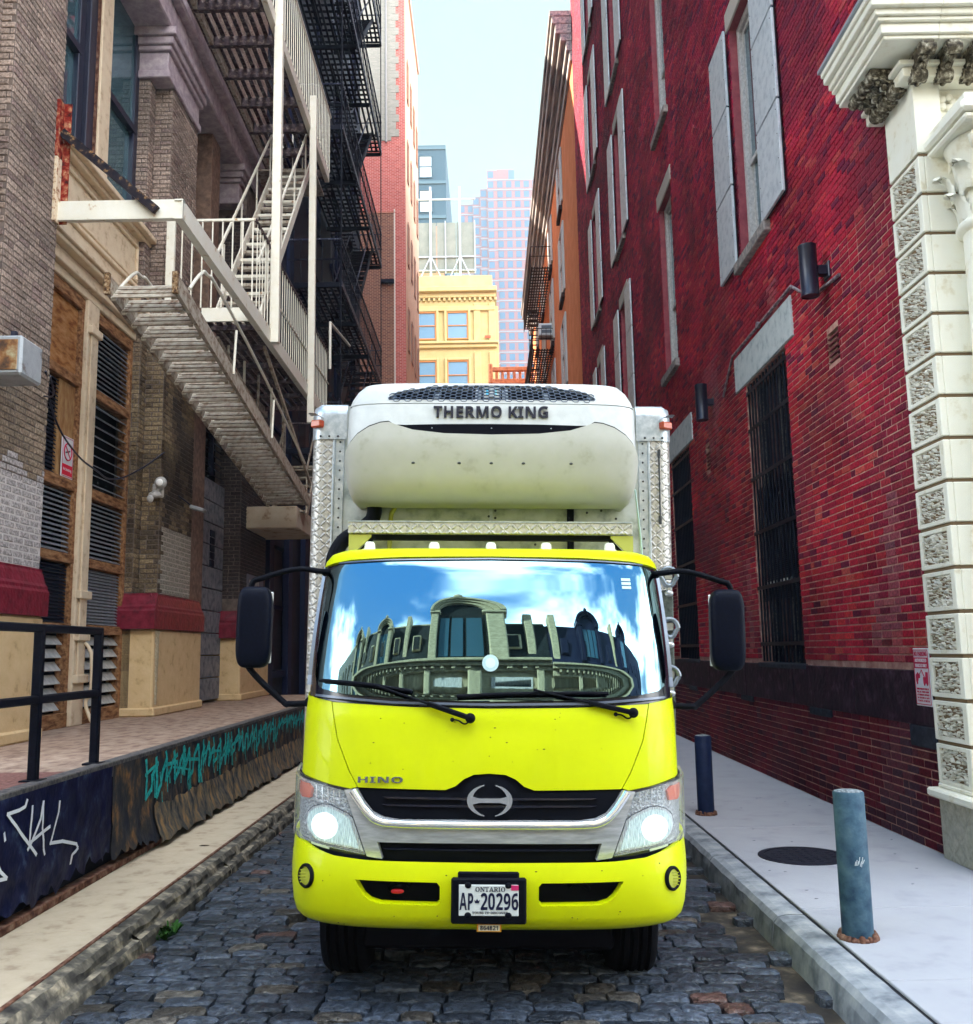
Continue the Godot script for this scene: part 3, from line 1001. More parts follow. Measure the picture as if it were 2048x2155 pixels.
func truck() -> void:
	var t := thing("delivery_truck", "bright yellow cab-over delivery truck with white refrigerated box filling the alley", "truck", V3(-0.033, 0, 0))
	t.rotation.z = deg_to_rad(-1.35)
	var yellow := mat("yellow_paint", Color(0.60, 0.67, 0.0), 0.4, 0.0, {"v": 0.04, "k": "blotch", "s": 0.8})
	yellow.clearcoat_enabled = true; yellow.metallic_specular = 0.25; yellow.clearcoat = 0.15; yellow.clearcoat_roughness = 0.05
	var black := mat("black_plastic", Color(0.002, 0.003, 0.008), 0.6, 0.0, {"v": 0.3, "k": "fine", "s": 4.0})
	var gloss := mat("black_gloss", Color(0.006, 0.007, 0.018), 0.15)
	var void_m := mat("deep_black", Color(0.003, 0.003, 0.006), 0.9)
	var chrome := mat("chrome", Color(0.82, 0.84, 0.86), 0.1, 0.75)
	var satin := mat("satin_chrome", Color(0.62, 0.64, 0.67), 0.25, 0.45, {"v": 0.2, "k": "patch", "s": V3(1.0, 6.0, 1.0)})
	var white := mat("unit_white", Color(0.62, 0.64, 0.62), 0.4, 0.0, {"v": 0.07, "k": "patch", "s": 1.4})
	var cream := mat("unit_cream", Color.WHITE, 0.5, 0.0, {"ramp": [Color(0.39, 0.38, 0.31), Color(0.45, 0.445, 0.385), Color(0.48, 0.475, 0.42)], "at": 0.32, "k": "patch", "s": 0.9})
	var alu := mat("box_panel", Color.WHITE, 0.45, 0.15, {"ramp": [Color(0.26, 0.29, 0.26), Color(0.48, 0.51, 0.47), Color(0.60, 0.62, 0.60)], "at": 0.45, "k": "patch", "s": 1.0})
	var sheet := mat("galvanised", Color.WHITE, 0.35, 0.6, {"ramp": [Color(0.36, 0.42, 0.47), Color(0.62, 0.66, 0.70)], "k": "patch", "s": 3.0})
	var tread := mat("tread_plate", Color.WHITE, 0.38, 0.55, {"ramp": [Color(0.30, 0.29, 0.27), Color(0.52, 0.50, 0.46), Color(0.60, 0.58, 0.54)], "k": "patch", "s": 3.0, "bump": 0.9, "htex": tread_tex(), "world": false})
	var rubber := mat("tyre_rubber", Color(0.003, 0.003, 0.006), 0.85, 0.0, {"v": 0.4, "k": "fine", "s": 5.0})

	# --- cab skin
	var cab := Pelt.new([[0.55, 0.55, -4.86, 0.957, 0.45], [0.80, 0.80, -4.835, 0.957, 0.45], [1.10, 1.10, -4.85, 0.957, 0.45], [1.40, 1.40, -4.905, 0.957, 0.45], [1.50, 1.50, -4.94, 0.955, 0.45], [1.70, 1.70, -4.993, 0.952, 0.45], [1.90, 1.90, -5.056, 0.945, 0.45], [2.10, 2.10, -5.136, 0.935, 0.45], [2.25, 2.25, -5.21, 0.922, 0.45], [2.30, 2.297, -5.27, 0.90, 0.45], [2.34, 2.322, -5.39, 0.87, 0.42], [2.38, 2.33, -5.62, 0.83, 0.38]], 3.4, 0.957, 0.45)
	cab.flare = 0.062
	pskin("cab_core", cab, both([0, 0.60, 0.95, 0.60, 2.2, 0.60, 2.2, 1.52, 0.95, 1.52, 0, 1.50]), -0.02, 0.0, black, t, [], 0.08)
	pskin("hood_panel", cab, both([0, 1.146, 0.08, 1.14, 0.13, 1.118, 0.17, 1.085, 0.22, 1.067, 0.653, 1.072, 0.70, 1.15, 0.768, 1.30, 0.812, 1.481, 0.4, 1.463, 0, 1.458]), 0.0, 0.02, yellow, t)
	for s in 2:
		var q := pv([0.818, 1.484, 0.774, 1.30, 0.706, 1.15, 0.659, 1.074, 0.69, 1.064, 0.80, 1.080, 0.957, 1.115, 1.12, 1.145, 1.22, 1.16, 1.22, 1.535, 0.957, 1.515, 0.93, 1.502])
		pskin("corner_panel", cab, q if s == 0 else mirrored(q), 0.0, 0.02, yellow, t)
		q = pv([1.23, 0.75, 2.15, 0.75, 2.15, 1.56, 1.23, 1.535])
		var door := pskin("door", cab, q if s == 0 else mirrored(q), 0.0, 0.02, yellow, t, [], 0.1)
		q = pv([1.75, 1.36, 1.92, 1.36, 1.92, 1.40, 1.75, 1.40])
		pskin("door_handle", cab, q if s == 0 else mirrored(q), 0.02, 0.03, black, door)
		q = pv([1.30, 1.60, 2.05, 1.60, 2.02, 2.16, 1.42, 2.16])
		pskin("side_window", cab, q if s == 0 else mirrored(q), 0.006, 0.01, mat("dark_glass", Color(0.03, 0.05, 0.06), 0.05, 0.5), door, [], 0.1)
		q = pv([0.955, 1.56, 1.0, 1.60, 1.03, 2.19, 0.97, 2.235, 0.975, 2.0])
		pskin("pillar_trim", cab, q if s == 0 else mirrored(q), 0.012, 0.02, mat("pillar_grey", Color(0.30, 0.34, 0.40), 0.3, 0.4), t)
	pskin("window_surround", cab, both([0, 1.452, 0.5, 1.462, 0.93, 1.495, 2.15, 1.54, 2.15, 2.27, 0.94, 2.27, 0.5, 2.275, 0, 2.278]), -0.008, 0.0, gloss, t, [], 0.07)
	var roof := pskin("roof", cab, both([0, 2.262, 0.5, 2.258, 0.80, 2.246, 0.90, 2.232, 0.957, 2.215, 1.05, 2.22, 2.15, 2.23, 2.15, 2.38, 0, 2.38]), 0.004, 0.02, yellow, t)
	var mb := MB.new()
	mb.bb(V3(-0.82, 2.22, -6.5), V3(0.82, 2.334, -5.62), 0.03)
	part("roof_lid", mb, yellow, roof)
	pbox("cab_rear", V3(-0.93, 0.7, -6.22), V3(0.93, 2.25, -6.16), black, t)
	# windscreen
	var glass := mat("windscreen_glass", Color(0.155, 0.27, 0.325), 0.01, 1.0)
	var ws := pskin("windscreen", cab, both([0, 1.492, 0.4, 1.500, 0.75, 1.522, 0.87, 1.545, 0.905, 1.57, 0.918, 1.62, 0.925, 2.14, 0.905, 2.195, 0.86, 2.218, 0.6, 2.228, 0, 2.236]), 0.004, 0.012, glass, t, [], 0.04)
	pskin("lower_moulding", cab, both([0, 1.468, 0.5, 1.476, 0.9, 1.505, 0.9, 1.517, 0.5, 1.488, 0, 1.480]), 0.012, 0.02, mat("moulding_grey", Color(0.10, 0.12, 0.16), 0.25, 0.3), t)
	pskin("upper_moulding", cab, both([0, 2.240, 0.6, 2.232, 0.86, 2.222, 0.86, 2.229, 0.6, 2.239, 0, 2.247]), 0.012, 0.02, mat("moulding_grey"), t)
	# round permit disc and small stickers on the glass
	var disc := PackedVector2Array()
	for i in 20: disc.append(Vector2(cos(TAU * i / 20.0) * 0.043, 1.685 + sin(TAU * i / 20.0) * 0.043))
	pskin("permit_disc", cab, disc, 0.007, 0.003, mat("disc_paper", Color(0.45, 0.62, 0.62), 0.6), ws)
	disc = PackedVector2Array()
	for i in 20: disc.append(Vector2(cos(TAU * i / 20.0) * 0.026, 1.685 + sin(TAU * i / 20.0) * 0.026))
	pskin("permit_disc", cab, disc, 0.009, 0.002, mat("disc_inner", Color(0.60, 0.74, 0.72), 0.6), ws)
	for k in 3:
		pskin("sticker", cab, pv([0.725, 2.13 - k * 0.022, 0.775, 2.13 - k * 0.022, 0.775, 2.145 - k * 0.022, 0.725, 2.145 - k * 0.022]), 0.007, 0.002, mat("sticker_white", Color(0.55, 0.75, 0.72), 0.6), ws)
	# wipers
	for w in [[V3(-0.10, 1.405, 0), V3(-0.58, 1.56, 0), V3(-0.87, 1.585, 0), V3(-0.40, 1.535, 0)], [V3(0.715, 1.43, 0), V3(0.22, 1.545, 0), V3(-0.17, 1.512, 0), V3(0.60, 1.530, 0)]]:
		var pts := []
		for q in w: pts.append(cab.pos(cab.s_of(q.x), q.y) + cab.nrm(cab.s_of(q.x), q.y) * 0.035)
		mb = MB.new()
		mb.bar(pts[0], pts[0].lerp(pts[1], 0.45), 0.03, 0.026, Vector3.UP, 0.006)
		mb.bar(pts[0].lerp(pts[1], 0.42), pts[1], 0.014, 0.012, Vector3.UP, 0.004)
		mb.ellipsoid(pts[0], V3(0.026, 0.026, 0.022))
		var wp := part("wiper", mb, black, t)
		mb = MB.new()
		var bl := []
		for i in 13:
			var x := lerpf(w[2].x, w[3].x, i / 12.0)
			var y := lerpf(w[2].y, w[3].y, i / 12.0) + 0.008 * sin(PI * i / 12.0)
			bl.append(cab.pos(cab.s_of(x), y) + cab.nrm(cab.s_of(x), y) * 0.022)
		mb.tube(bl, 0.011, 6)
		part("blade", mb, black, wp)
		mb = MB.new()
		var o: Vector3 = pts[0]
		mb.tube(smooth_path([o + V3(-0.01, -0.02, 0), o + V3(-0.03, -0.028, 0.0), o + V3(-0.06, -0.012, 0.0), o + V3(-0.085, -0.008, 0)]), 0.005, 6)
		mb.ellipsoid(o + V3(-0.09, -0.008, 0), V3(0.011, 0.011, 0.01), 1.0, Basis(), 8, 6)
		part("washer_hose", mb, black, wp)
	# --- nose: black fascia, grilles, chrome
	pskin("front_fascia", cab, both([0, 0.66, 0.95, 0.74, 1.25, 0.78, 1.25, 1.15, 0.95, 1.11, 0.66, 1.068, 0.22, 1.062, 0.15, 1.10, 0.1, 1.13, 0, 1.143]), -0.012, 0.0, void_m, t)
	var gr := pskin("upper_grille", cab, both([0, 0.93, 0.47, 0.932, 0.55, 0.95, 0.60, 1.0, 0.645, 1.06, 0.24, 1.056, 0, 1.056]), -0.004, 0.0, black, t)
	for y in [0.985, 1.02]:
		pskin("slat", cab, both([0, y, 0.50, y + 0.004, 0.53, y + 0.012, 0, y + 0.012]), 0.012, 0.02, gloss, gr)
	gr = pskin("lower_grille", cab, both([0, 0.735, 0.50, 0.737, 0.535, 0.818, 0, 0.815]), -0.006, 0.0, black, t)
	pskin("slat", cab, both([0, 0.782, 0.51, 0.784, 0.52, 0.792, 0, 0.790]), 0.012, 0.02, gloss, gr)
	var ch := pskin("chrome_surround", cab, pv([0.656, 1.066, 0.713, 1.058, 0.595, 0.752, 0.52, 0.742, 0.545, 0.82, -0.545, 0.82, -0.52, 0.742, -0.595, 0.752, -0.713, 1.058, -0.656, 1.066, -0.62, 1.01, -0.575, 0.96, -0.52, 0.937, -0.45, 0.927, 0.45, 0.927, 0.52, 0.937, 0.575, 0.96, 0.62, 1.01]), 0.022, 0.035, satin, t, [], 0.03)
	mb = MB.new()
	var line := []
	for q in pv([-0.672, 1.055, -0.64, 1.01, -0.595, 0.955, -0.54, 0.918, -0.46, 0.908, -0.3, 0.905, 0, 0.904, 0.3, 0.905, 0.46, 0.908, 0.54, 0.918, 0.595, 0.955, 0.64, 1.01, 0.672, 1.055]):
		line.append(cab.pos(cab.s_of(q.x), q.y) + cab.nrm(cab.s_of(q.x), q.y) * 0.022)
	mb.tube(smooth_path(line, 5), 0.022, 12)
	part("chrome_bead", mb, chrome, ch)
	# emblem: two crescents and a cross bar in an oval
	var oval := PackedVector2Array()
	for i in 28: oval.append(Vector2(cos(TAU * i / 28.0) * 0.14, 1.025 + sin(TAU * i / 28.0) * 0.108))
	var badge := pskin("emblem_mount", cab, oval, 0.012, 0.03, black, t)
	var zf := cab.pos(0, 1.02).z + 0.015
	for s in [-1.0, 1.0]:
		var cr := PackedVector2Array()
		for i in 17:
			var a := deg_to_rad(lerpf(-76, 76, i / 16.0))
			cr.append(Vector2(cos(a) * 0.112, sin(a) * 0.077))
		for i in 17:
			var a := deg_to_rad(lerpf(72, -72, i / 16.0))
			cr.append(Vector2(cos(a) * 0.086 + 0.0, sin(a) * 0.074))
		mb = MB.new()
		mb.prism(cr, 0.0, 0.014, Transform3D(Basis.from_scale(V3(s, 1, 1)), V3(0, 1.022, zf)))
		part("emblem_crescent", mb, chrome, badge)
	mb = MB.new()
	mb.prism(pv([-0.09, -0.02, -0.05, -0.010, 0.05, -0.010, 0.09, -0.02, 0.09, 0.02, 0.05, 0.010, -0.05, 0.010, -0.09, 0.02]), 0.001, 0.016, Transform3D(Basis(), V3(0, 1.022, zf)))
	part("emblem_bar", mb, chrome, badge)
	fit_text("maker_name", "HINO", -0.655, -0.432, 1.098, 1.128, cab.pos(0.55, 1.11).z - 0.0 + 0.012, 0.012, mat("letter_chrome", Color(0.42, 0.44, 0.46), 0.12, 0.8), t)
	# --- headlights
	var lens := mat("clear_lens", Color(0.9, 0.95, 1.0), 0.03)
	lens.transparency = BaseMaterial3D.TRANSPARENCY_ALPHA
	lens.albedo_color.a = 0.12
	var refl := mat("reflector", Color(0.66, 0.70, 0.72), 0.3, 0.35, {"v": 0.35, "k": "cell", "s": 6.0, "bump": 1.2, "bk": "cell"})
	var lit := mat("lit_lamp", Color(0.9, 0.95, 0.95), 0.3)
	lit.emission_enabled = true; lit.emission = Color(0.88, 1.0, 1.0); lit.emission_energy_multiplier = 0.12
	var orange := mat("amber_lens", Color(0.55, 0.09, 0.02), 0.12)
	var hl := pv([0.718, 1.056, 0.957, 1.103, 1.06, 1.130, 1.10, 1.12, 1.11, 0.98, 1.09, 0.835, 0.957, 0.812, 0.603, 0.762])
	var bowl := pv([0.605, 0.765, 0.64, 0.775, 0.80, 0.792, 0.86, 0.805, 0.90, 0.845, 0.915, 0.89, 0.905, 0.935, 0.875, 0.968, 0.83, 0.985, 0.79, 0.985, 0.70, 0.95, 0.665, 0.925])
	var glow := PackedVector2Array()
	for i in 18: glow.append(Vector2(0.806 + cos(TAU * i / 18.0) * 0.066, 0.88 + sin(TAU * i / 18.0) * 0.064))
	var core := PackedVector2Array()
	for p in bowl: core.append(Vector2(0.80, 0.88) + (p - Vector2(0.80, 0.88)) * 0.84)
	var glowm := mat("lamp_fluting", Color(0.85, 0.92, 0.95), 0.25, 0.0, {"v": 0.5, "k": "cell", "s": V3(26, 2.0, 8), "bump": 0.8, "bk": "cell"})
	glowm.emission_enabled = true; glowm.emission = Color(0.80, 1.0, 1.0); glowm.emission_energy_multiplier = 0.07
	var sig := pv([0.885, 1.005, 0.93, 1.0, 0.955, 1.03, 0.95, 1.075, 0.90, 1.072, 0.878, 1.05])
	for s in 2:
		var k := 1.0 if s == 0 else -1.0
		var f := func(p: PackedVector2Array) -> PackedVector2Array: return p if s == 0 else mirrored(p)
		var h := pskin("headlight", cab, f.call(hl), 0.0, 0.02, refl, t, [], 0.03)
		pskin("lamp_rim", cab, f.call(bowl), 0.006, 0.012, gloss, h, [], 0.03)
		var inner := PackedVector2Array()
		for p in bowl: inner.append(Vector2(0.78, 0.88) + (p - Vector2(0.78, 0.88)) * 0.95)
		pskin("reflector_bowl", cab, f.call(inner), 0.011, 0.012, mat("bowl", Color(0.86, 0.90, 0.92), 0.25, 0.25, {"v": 0.3, "k": "cell", "s": V3(14, 2, 6), "bump": 1.0, "bk": "cell"}), h, [], 0.03)
		pskin("lamp_glow", cab, f.call(core), 0.015, 0.012, glowm, h, [], 0.03)
		pskin("low_beam", cab, f.call(glow), 0.018, 0.012, lit, h, [], 0.03)
		pskin("turn_signal", cab, f.call(sig), 0.014, 0.02, orange, h, [], 0.03)
		for j in 5:
			var x := 0.735 + j * 0.03
			pskin("reflector_rib", cab, f.call(pv([x, 0.985 + j * 0.006, x + 0.004, 0.985 + j * 0.006, x + 0.009, 1.045 + j * 0.007, x + 0.005, 1.045 + j * 0.007])), 0.008, 0.01, chrome, h)
		pskin("lens", cab, f.call(hl), 0.032, 0.03, lens, h, [], 0.03)
		pskin("upper_trim", cab, f.call(pv([0.716, 1.053, 0.957, 1.100, 1.12, 1.130, 1.12, 1.142, 0.957, 1.113, 0.80, 1.079, 0.69, 1.063])), 0.012, 0.02, gloss, h)
		pskin("trim_strip", cab, f.call(pv([0.600, 0.761, 0.957, 0.811, 1.12, 0.846, 1.12, 0.79, 0.957, 0.762, 0.57, 0.725])), 0.014, 0.02, gloss, h)
		pskin("reflector_tab", cab, f.call(pv([0.78, 0.772, 0.87, 0.787, 0.87, 0.797, 0.78, 0.782])), 0.018, 0.01, mat("sticker_grey", Color(0.55, 0.6, 0.55), 0.5), h)
		var sp := SpotLight3D.new()
		sp.name = "headlight_beam"
		sp.position = cab.pos(cab.s_of(0.80) * k, 0.88) + V3(0, 0, 0.06)
		sp.rotation_degrees = V3(-4, 180, 0)
		sp.spot_angle = 38.0
		sp.light_energy = 0.15
		sp.light_size = 0.08
		sp.light_color = Color(0.92, 0.98, 1.0)
		sp.shadow_enabled = true
		sp.spot_range = 40.0
		sp.spot_attenuation = 2.0
		h.add_child(sp)
	# --- bumper
	var bmp := Pelt.new([[0.40, 0.415, -4.86, 0.915, 0.5], [0.44, 0.43, -4.79, 0.93, 0.5], [0.475, 0.465, -4.745, 0.945, 0.5], [0.54, 0.54, -4.726, 0.954, 0.5], [0.65, 0.65, -4.722, 0.957, 0.5], [0.75, 0.75, -4.742, 0.955, 0.5], [0.84, 0.83, -4.775, 0.952, 0.5]], 3.8, 0.957, 0.5)
	bmp.flare = 0.085
	var intake := pv([0.64, 0.662, 0.25, 0.657, 0.235, 0.64, 0.235, 0.566, 0.25, 0.553, 0.52, 0.556, 0.57, 0.57, 0.60, 0.595])
	var bp := pskin("bumper", bmp, both([0, 0.43, 0.80, 0.432, 0.815, 0.44, 0.957, 0.452, 1.35, 0.47, 1.35, 0.84, 1.10, 0.845, 0.985, 0.838, 0.957, 0.820, 0.90, 0.796, 0.75, 0.762, 0.60, 0.750, 0.5, 0.748, 0, 0.744]), 0.0, 0.05, yellow, t, [intake, mirrored(intake)], 0.04)
	for s in 2:
		var f := func(p: PackedVector2Array) -> PackedVector2Array: return p if s == 0 else mirrored(p)
		pskin("air_intake", bmp, f.call(pv([0.68, 0.68, 0.2, 0.68, 0.2, 0.53, 0.62, 0.53])), -0.09, 0.0, void_m, bp)
		var k := 1.0 if s == 0 else -1.0
		var c := bmp.pos(bmp.s_of(0.88) * k, 0.653)
		var n := bmp.nrm(bmp.s_of(0.88) * k, 0.653)
		var bs := Basis(n.cross(Vector3.UP).normalized(), n, n.cross(n.cross(Vector3.UP).normalized()))
		mb = MB.new()
		mb.lathe([Vector2(0.056, -0.03), Vector2(0.058, 0.004), Vector2(0.052, 0.012), Vector2(0.044, 0.010), Vector2(0.043, -0.005)], c, 28, bs)
		var fog := part("fog_lamp", mb, black, bp)
		mb = MB.new()
		mb.lathe([Vector2(0.044, 0.002), Vector2(0.0, 0.007)], c, 24, bs)
		for j in 5:
			mb.box(c + n * 0.008 + V3(0, (j - 2) * 0.014, 0), V3(0.06 - absf(j - 2) * 0.008, 0.004, 0.006))
		part("fog_lens", mb, mat("fog_glass", Color(0.45, 0.48, 0.05), 0.15), fog)
		mb = MB.new()
		mb.tube(smooth_path([V3(0.38 * k, 0.60, -4.85), V3(0.40 * k, 0.64, -4.80), V3(0.45 * k, 0.64, -4.79), V3(0.49 * k, 0.60, -4.84)]), 0.012, 8)
		part("tow_eye", mb, black, bp)
	var red := mat("red_paint", Color(0.55, 0.01, 0.015), 0.25)

	mb = MB.new(); mb.ellipsoid(V3(-0.44, 0.607, -4.765), V3(0.032, 0.011, 0.012), 0.8)
	part("red_marker", mb, red, bp)
	# skirt crease under the intakes
	mb = MB.new()
	for i in 46:
		var u := rng.randf_range(-0.9, 0.9)
		var onb := i < 26
		var sk: Pelt = bmp if onb else cab
		var vv := rng.randf_range(0.45, 0.73) if onb else rng.randf_range(1.16, 1.44)
		if onb and absf(u) > 0.2 and absf(u) < 0.68 and vv > 0.53 and vv < 0.68: continue
		if not onb: u *= 0.7
		var cpos := sk.pos(sk.s_of(u), vv)
		var r := rng.randf_range(0.0012, 0.0032)
		mb.ellipsoid(cpos, V3(r * rng.randf_range(1.0, 2.4), r, 0.0015), 1.0, Basis(), 6, 4)
	part("stone_chips", mb, mat("chip_dark", Color(0.05, 0.05, 0.02), 0.7), t)
	# --- number plate in a black holder
	mb = MB.new()
	mb.bb(V3(-0.180, 0.478, -4.72), V3(0.176, 0.686, -4.690), 0.008)
	mb.bb(V3(-0.15, 0.672, -4.72), V3(0.142, 0.712, -4.705), 0.008)
	var holder := part("plate_holder", mb, black, bp)
	mb = MB.new(); mb.bb(V3(-0.143, 0.518, -4.689), V3(0.138, 0.658, -4.684), 0.002)
	var plate := part("number_plate", mb, mat("plate_white", Color(0.62, 0.66, 0.64), 0.4), holder)
	var ink := mat("plate_ink", Color(0.012, 0.014, 0.04), 0.5)
	fit_text("plate_letters", "AP", -0.140, -0.075, 0.545, 0.622, -4.6835, 0.003, ink, plate)
	fit_text("plate_digits", "20296", -0.040, 0.137, 0.545, 0.622, -4.6835, 0.003, ink, plate)
	fit_text("plate_heading", "ONTARIO", -0.065, 0.075, 0.627, 0.648, -4.6835, 0.002, ink, plate, "Droid Serif", 700)
	fit_text("plate_motto", "YOURS TO DISCOVER", -0.08, 0.088, 0.528, 0.538, -4.6835, 0.002, ink, plate, "Droid Serif", 700)
	mb = MB.new()
	mb.prism(pv([-0.009, -0.008, 0.009, -0.008, 0.013, 0.006, 0.006, 0.001, 0.0, 0.011, -0.006, 0.001, -0.013, 0.006]), 0.0, 0.002, Transform3D(Basis(), V3(-0.057, 0.584, -4.6838)))
	part("plate_crown", mb, ink, plate)
	mb = MB.new(); mb.bb(V3(0.103, 0.634, -4.684), V3(0.138, 0.657, -4.682))
	part("plate_sticker", mb, mat("magenta_sticker", Color(0.55, 0.03, 0.13), 0.5), plate)
	for q in [V3(-0.10, 0.655, 0), V3(0.09, 0.655, 0), V3(-0.10, 0.521, 0), V3(0.09, 0.521, 0)]:
		mb = MB.new(); mb.ellipsoid(V3(q.x, q.y, -4.684), V3(0.016, 0.014, 0.007), 1.0, Basis(), 12, 8)
		part("plate_clip", mb, black, holder)
	mb = MB.new(); mb.bb(V3(-0.058, 0.44, -4.768), V3(0.058, 0.488, -4.712))
	var stk := part("permit_sticker", mb, mat("permit_orange", Color(0.70, 0.30, 0.02), 0.5), bp)
	mb = MB.new(); mb.bb(V3(-0.05, 0.445, -4.712), V3(0.05, 0.472, -4.709))
	part("permit_field", mb, mat("permit_cream", Color(0.65, 0.60, 0.42), 0.5), stk)
	fit_text("permit_number", "864821", -0.042, 0.042, 0.449, 0.468, -4.7085, 0.002, ink, stk)

	# --- mirrors
	for k in [-1.0, 1.0]:
		mb = MB.new()
		mb.ellipsoid(V3(1.315 * k, 1.872, -5.33), V3(0.095, 0.225, 0.085), 0.42, Basis(Vector3.UP, -0.12 * k), 28, 22)
		var mir := part("wing_mirror", mb, mat("mirror_shell", Color(0.002, 0.004, 0.014), 0.5, 0.0, {"v": 0.3, "k": "fine", "s": 4.0}), t)
		mb = MB.new(); mb.box(V3(1.315 * k, 1.872, -5.412), V3(0.16, 0.40, 0.01), Basis(), 0.004)
		part("mirror_glass", mb, mat("dark_glass"), mir)
		ptube("upper_arm", smooth_path([V3(0.90 * k, 2.185, -5.42), V3(0.98 * k, 2.19, -5.36), V3(1.10 * k, 2.195, -5.33), V3(1.28 * k, 2.145, -5.33), V3(1.335 * k, 2.12, -5.33), V3(1.345 * k, 2.05, -5.33)]), 0.016, black, mir, 10)
		ptube("lower_arm", smooth_path([V3(1.335 * k, 1.70, -5.33), V3(1.33 * k, 1.64, -5.33), V3(1.15 * k, 1.475, -5.32), V3(1.09 * k, 1.455, -5.30), V3(0.95 * k, 1.465, -5.30)]), 0.017, black, mir, 10)
		mb = MB.new(); mb.box(V3(0.965 * k, 1.465, -5.30), V3(0.09, 0.06, 0.07), Basis(), 0.015); mb.box(V3(0.93 * k, 2.185, -5.42), V3(0.07, 0.04, 0.06), Basis(), 0.012)
		part("arm_bracket", mb, black, mir)
	mb = MB.new(); mb.ellipsoid(V3(0.885, 2.285, -5.55), V3(0.03, 0.022, 0.04), 0.8)
	part("roof_marker_socket", mb, gloss, t)

	# --- roof rack bar and marker lamps
	mb = MB.new(); mb.bb(V3(-0.90, 2.476, -5.98), V3(0.89, 2.548, -5.93), 0.004)
	var rack := part("tread_plate_rail", mb, tread, t)
	mb = MB.new(); mb.bb(V3(-0.90, 2.548, -6.02), V3(0.89, 2.556, -5.925))
	part("rail_flange", mb, sheet, rack)
	mb = MB.new(); mb.bb(V3(-0.88, 2.44, -6.02), V3(0.87, 2.474, -5.97))
	part("rail_underside", mb, black, rack)
	for k in [-1.0, 1.0]:
		mb = MB.new()
		mb.prism(pv([0, 0, 0, 0.16, 0.14, 0.16, 0.14, 0.145, 0.03, 0.04, 0.03, 0]), 0.0, 0.02, Transform3D(Basis.from_scale(V3(-k, 1, 1)), V3(0.895 * k, 2.31, -5.965)))
		part("rail_bracket", mb, mat("bracket_olive", Color(0.42, 0.42, 0.10), 0.5), rack)
		mb = MB.new(); mb.bar(V3(0.87 * k, 2.32, -5.975), V3(0.74 * k, 2.455, -5.975), 0.02, 0.02)
		part("rail_brace", mb, black, rack)
	var pale := mat("marker_lens", Color(0.70, 0.72, 0.60), 0.15)
	for x in [-0.715, -0.335, 0.0, 0.325, 0.70]:
		mb = MB.new()
		mb.lathe([Vector2(0.048, 0.0), Vector2(0.046, 0.012), Vector2(0.034, 0.016), Vector2(0.03, 0.045), Vector2(0.022, 0.056), Vector2(0.0, 0.058)], V3(x, 2.325, -5.58), 14)
		part("roof_lamp", mb, pale, t)

	# --- cargo box
	var zb := -6.45
	pbox("cargo_box", V3(-1.235, 0.95, -12.6), V3(1.235, 3.44, zb - 0.012), alu, t, 0.03)
	mb = MB.new(); mb.bb(V3(-1.07, 1.0, zb - 0.02), V3(1.07, 3.43, zb))
	part("box_front", mb, alu, t)
	for k in [-1.0, 1.0]:
		mb = MB.new()
		var rows := []
		for yy in [1.0, 3.2]:
			var r := []
			for i in 12:
				var a := PI * 0.5 * clampf((i - 3) / 8.0, 0.0, 1.0)
				var p := V3(1.09 + i * 0.02, yy, zb + 0.02) if i < 4 else V3(1.15 + 0.095 * sin(a), yy, zb + 0.02 - 0.095 * (1.0 - cos(a)))
				r.append(V3(p.x * k, p.y, p.z))
			rows.append(r)
		mb.grid(rows, V3(k * 0.3, 0, 1))
		mb.bb(V3(1.245 * k, 1.0, zb - 0.5), V3(1.238 * k, 3.2, zb - 0.075))
		part("corner_tread_plate", mb, tread, t)
		mb = MB.new(); mb.bb(V3(1.015 * k, 1.0, zb), V3(1.088 * k, 3.2, zb + 0.012), 0.003); mb.bb(V3(1.078 * k, 1.0, zb + 0.011), V3(1.094 * k, 3.2, zb + 0.026), 0.004)
		var strip := part("rivet_strip", mb, sheet, t)
		for i in 33:
			mb = MB.new()
			mb.ellipsoid(V3(1.045 * k, 1.06 + i * 0.066, zb + 0.013), V3(0.0075, 0.0075, 0.006), 1.0, Basis(), 8, 6)
			part("rivet", mb, mat("rivet_steel", Color(0.05, 0.055, 0.06), 0.4, 0.5), strip)
		# corner cap with amber lamp
		mb = MB.new()
		rows = []
		for yy in [3.19, 3.36, 3.42, 3.445]:
			var r := []
			var inset := 0.0 if yy < 3.4 else (0.008 if yy < 3.44 else 0.05)
			for i in 12:
				var a := PI * 0.5 * clampf((i - 3) / 8.0, 0.0, 1.0)
				var p := V3(1.0 + i * 0.05, yy, zb + 0.03 - inset) if i < 4 else V3(1.15 + (0.10 - inset) * sin(a), yy, zb + 0.03 - inset - 0.10 * (1.0 - cos(a)))
				r.append(V3(p.x * k, p.y, p.z))
			rows.append(r)
		mb.grid(rows, V3(0.3 * k, 0.1, 1))
		mb.bb(V3(1.0 * k, 3.40, zb - 0.6), V3(1.2 * k, 3.447, zb - 0.02), 0.01)
		var cap := part("corner_cap", mb, sheet, t)
		mb = MB.new()
		var hood := []
		for i in 9:
			var u := i / 8.0
			hood.append([V3((1.16 + 0.10 * u) * k, 3.335 + 0.03 * sin(u * PI * 0.5), zb + 0.03 - 0.06 * u * u), V3((1.16 + 0.115 * u) * k, 3.33 + 0.045 * sin(u * PI * 0.5), zb + 0.085 - 0.07 * u * u)])
		mb.grid(hood, Vector3.UP)
		part("lamp_hood", mb, sheet, cap)
		mb = MB.new(); mb.box(V3(1.205 * k, 3.296, zb + 0.028), V3(0.085, 0.052, 0.05), Basis(Vector3.UP, 0.5 * k), 0.008)
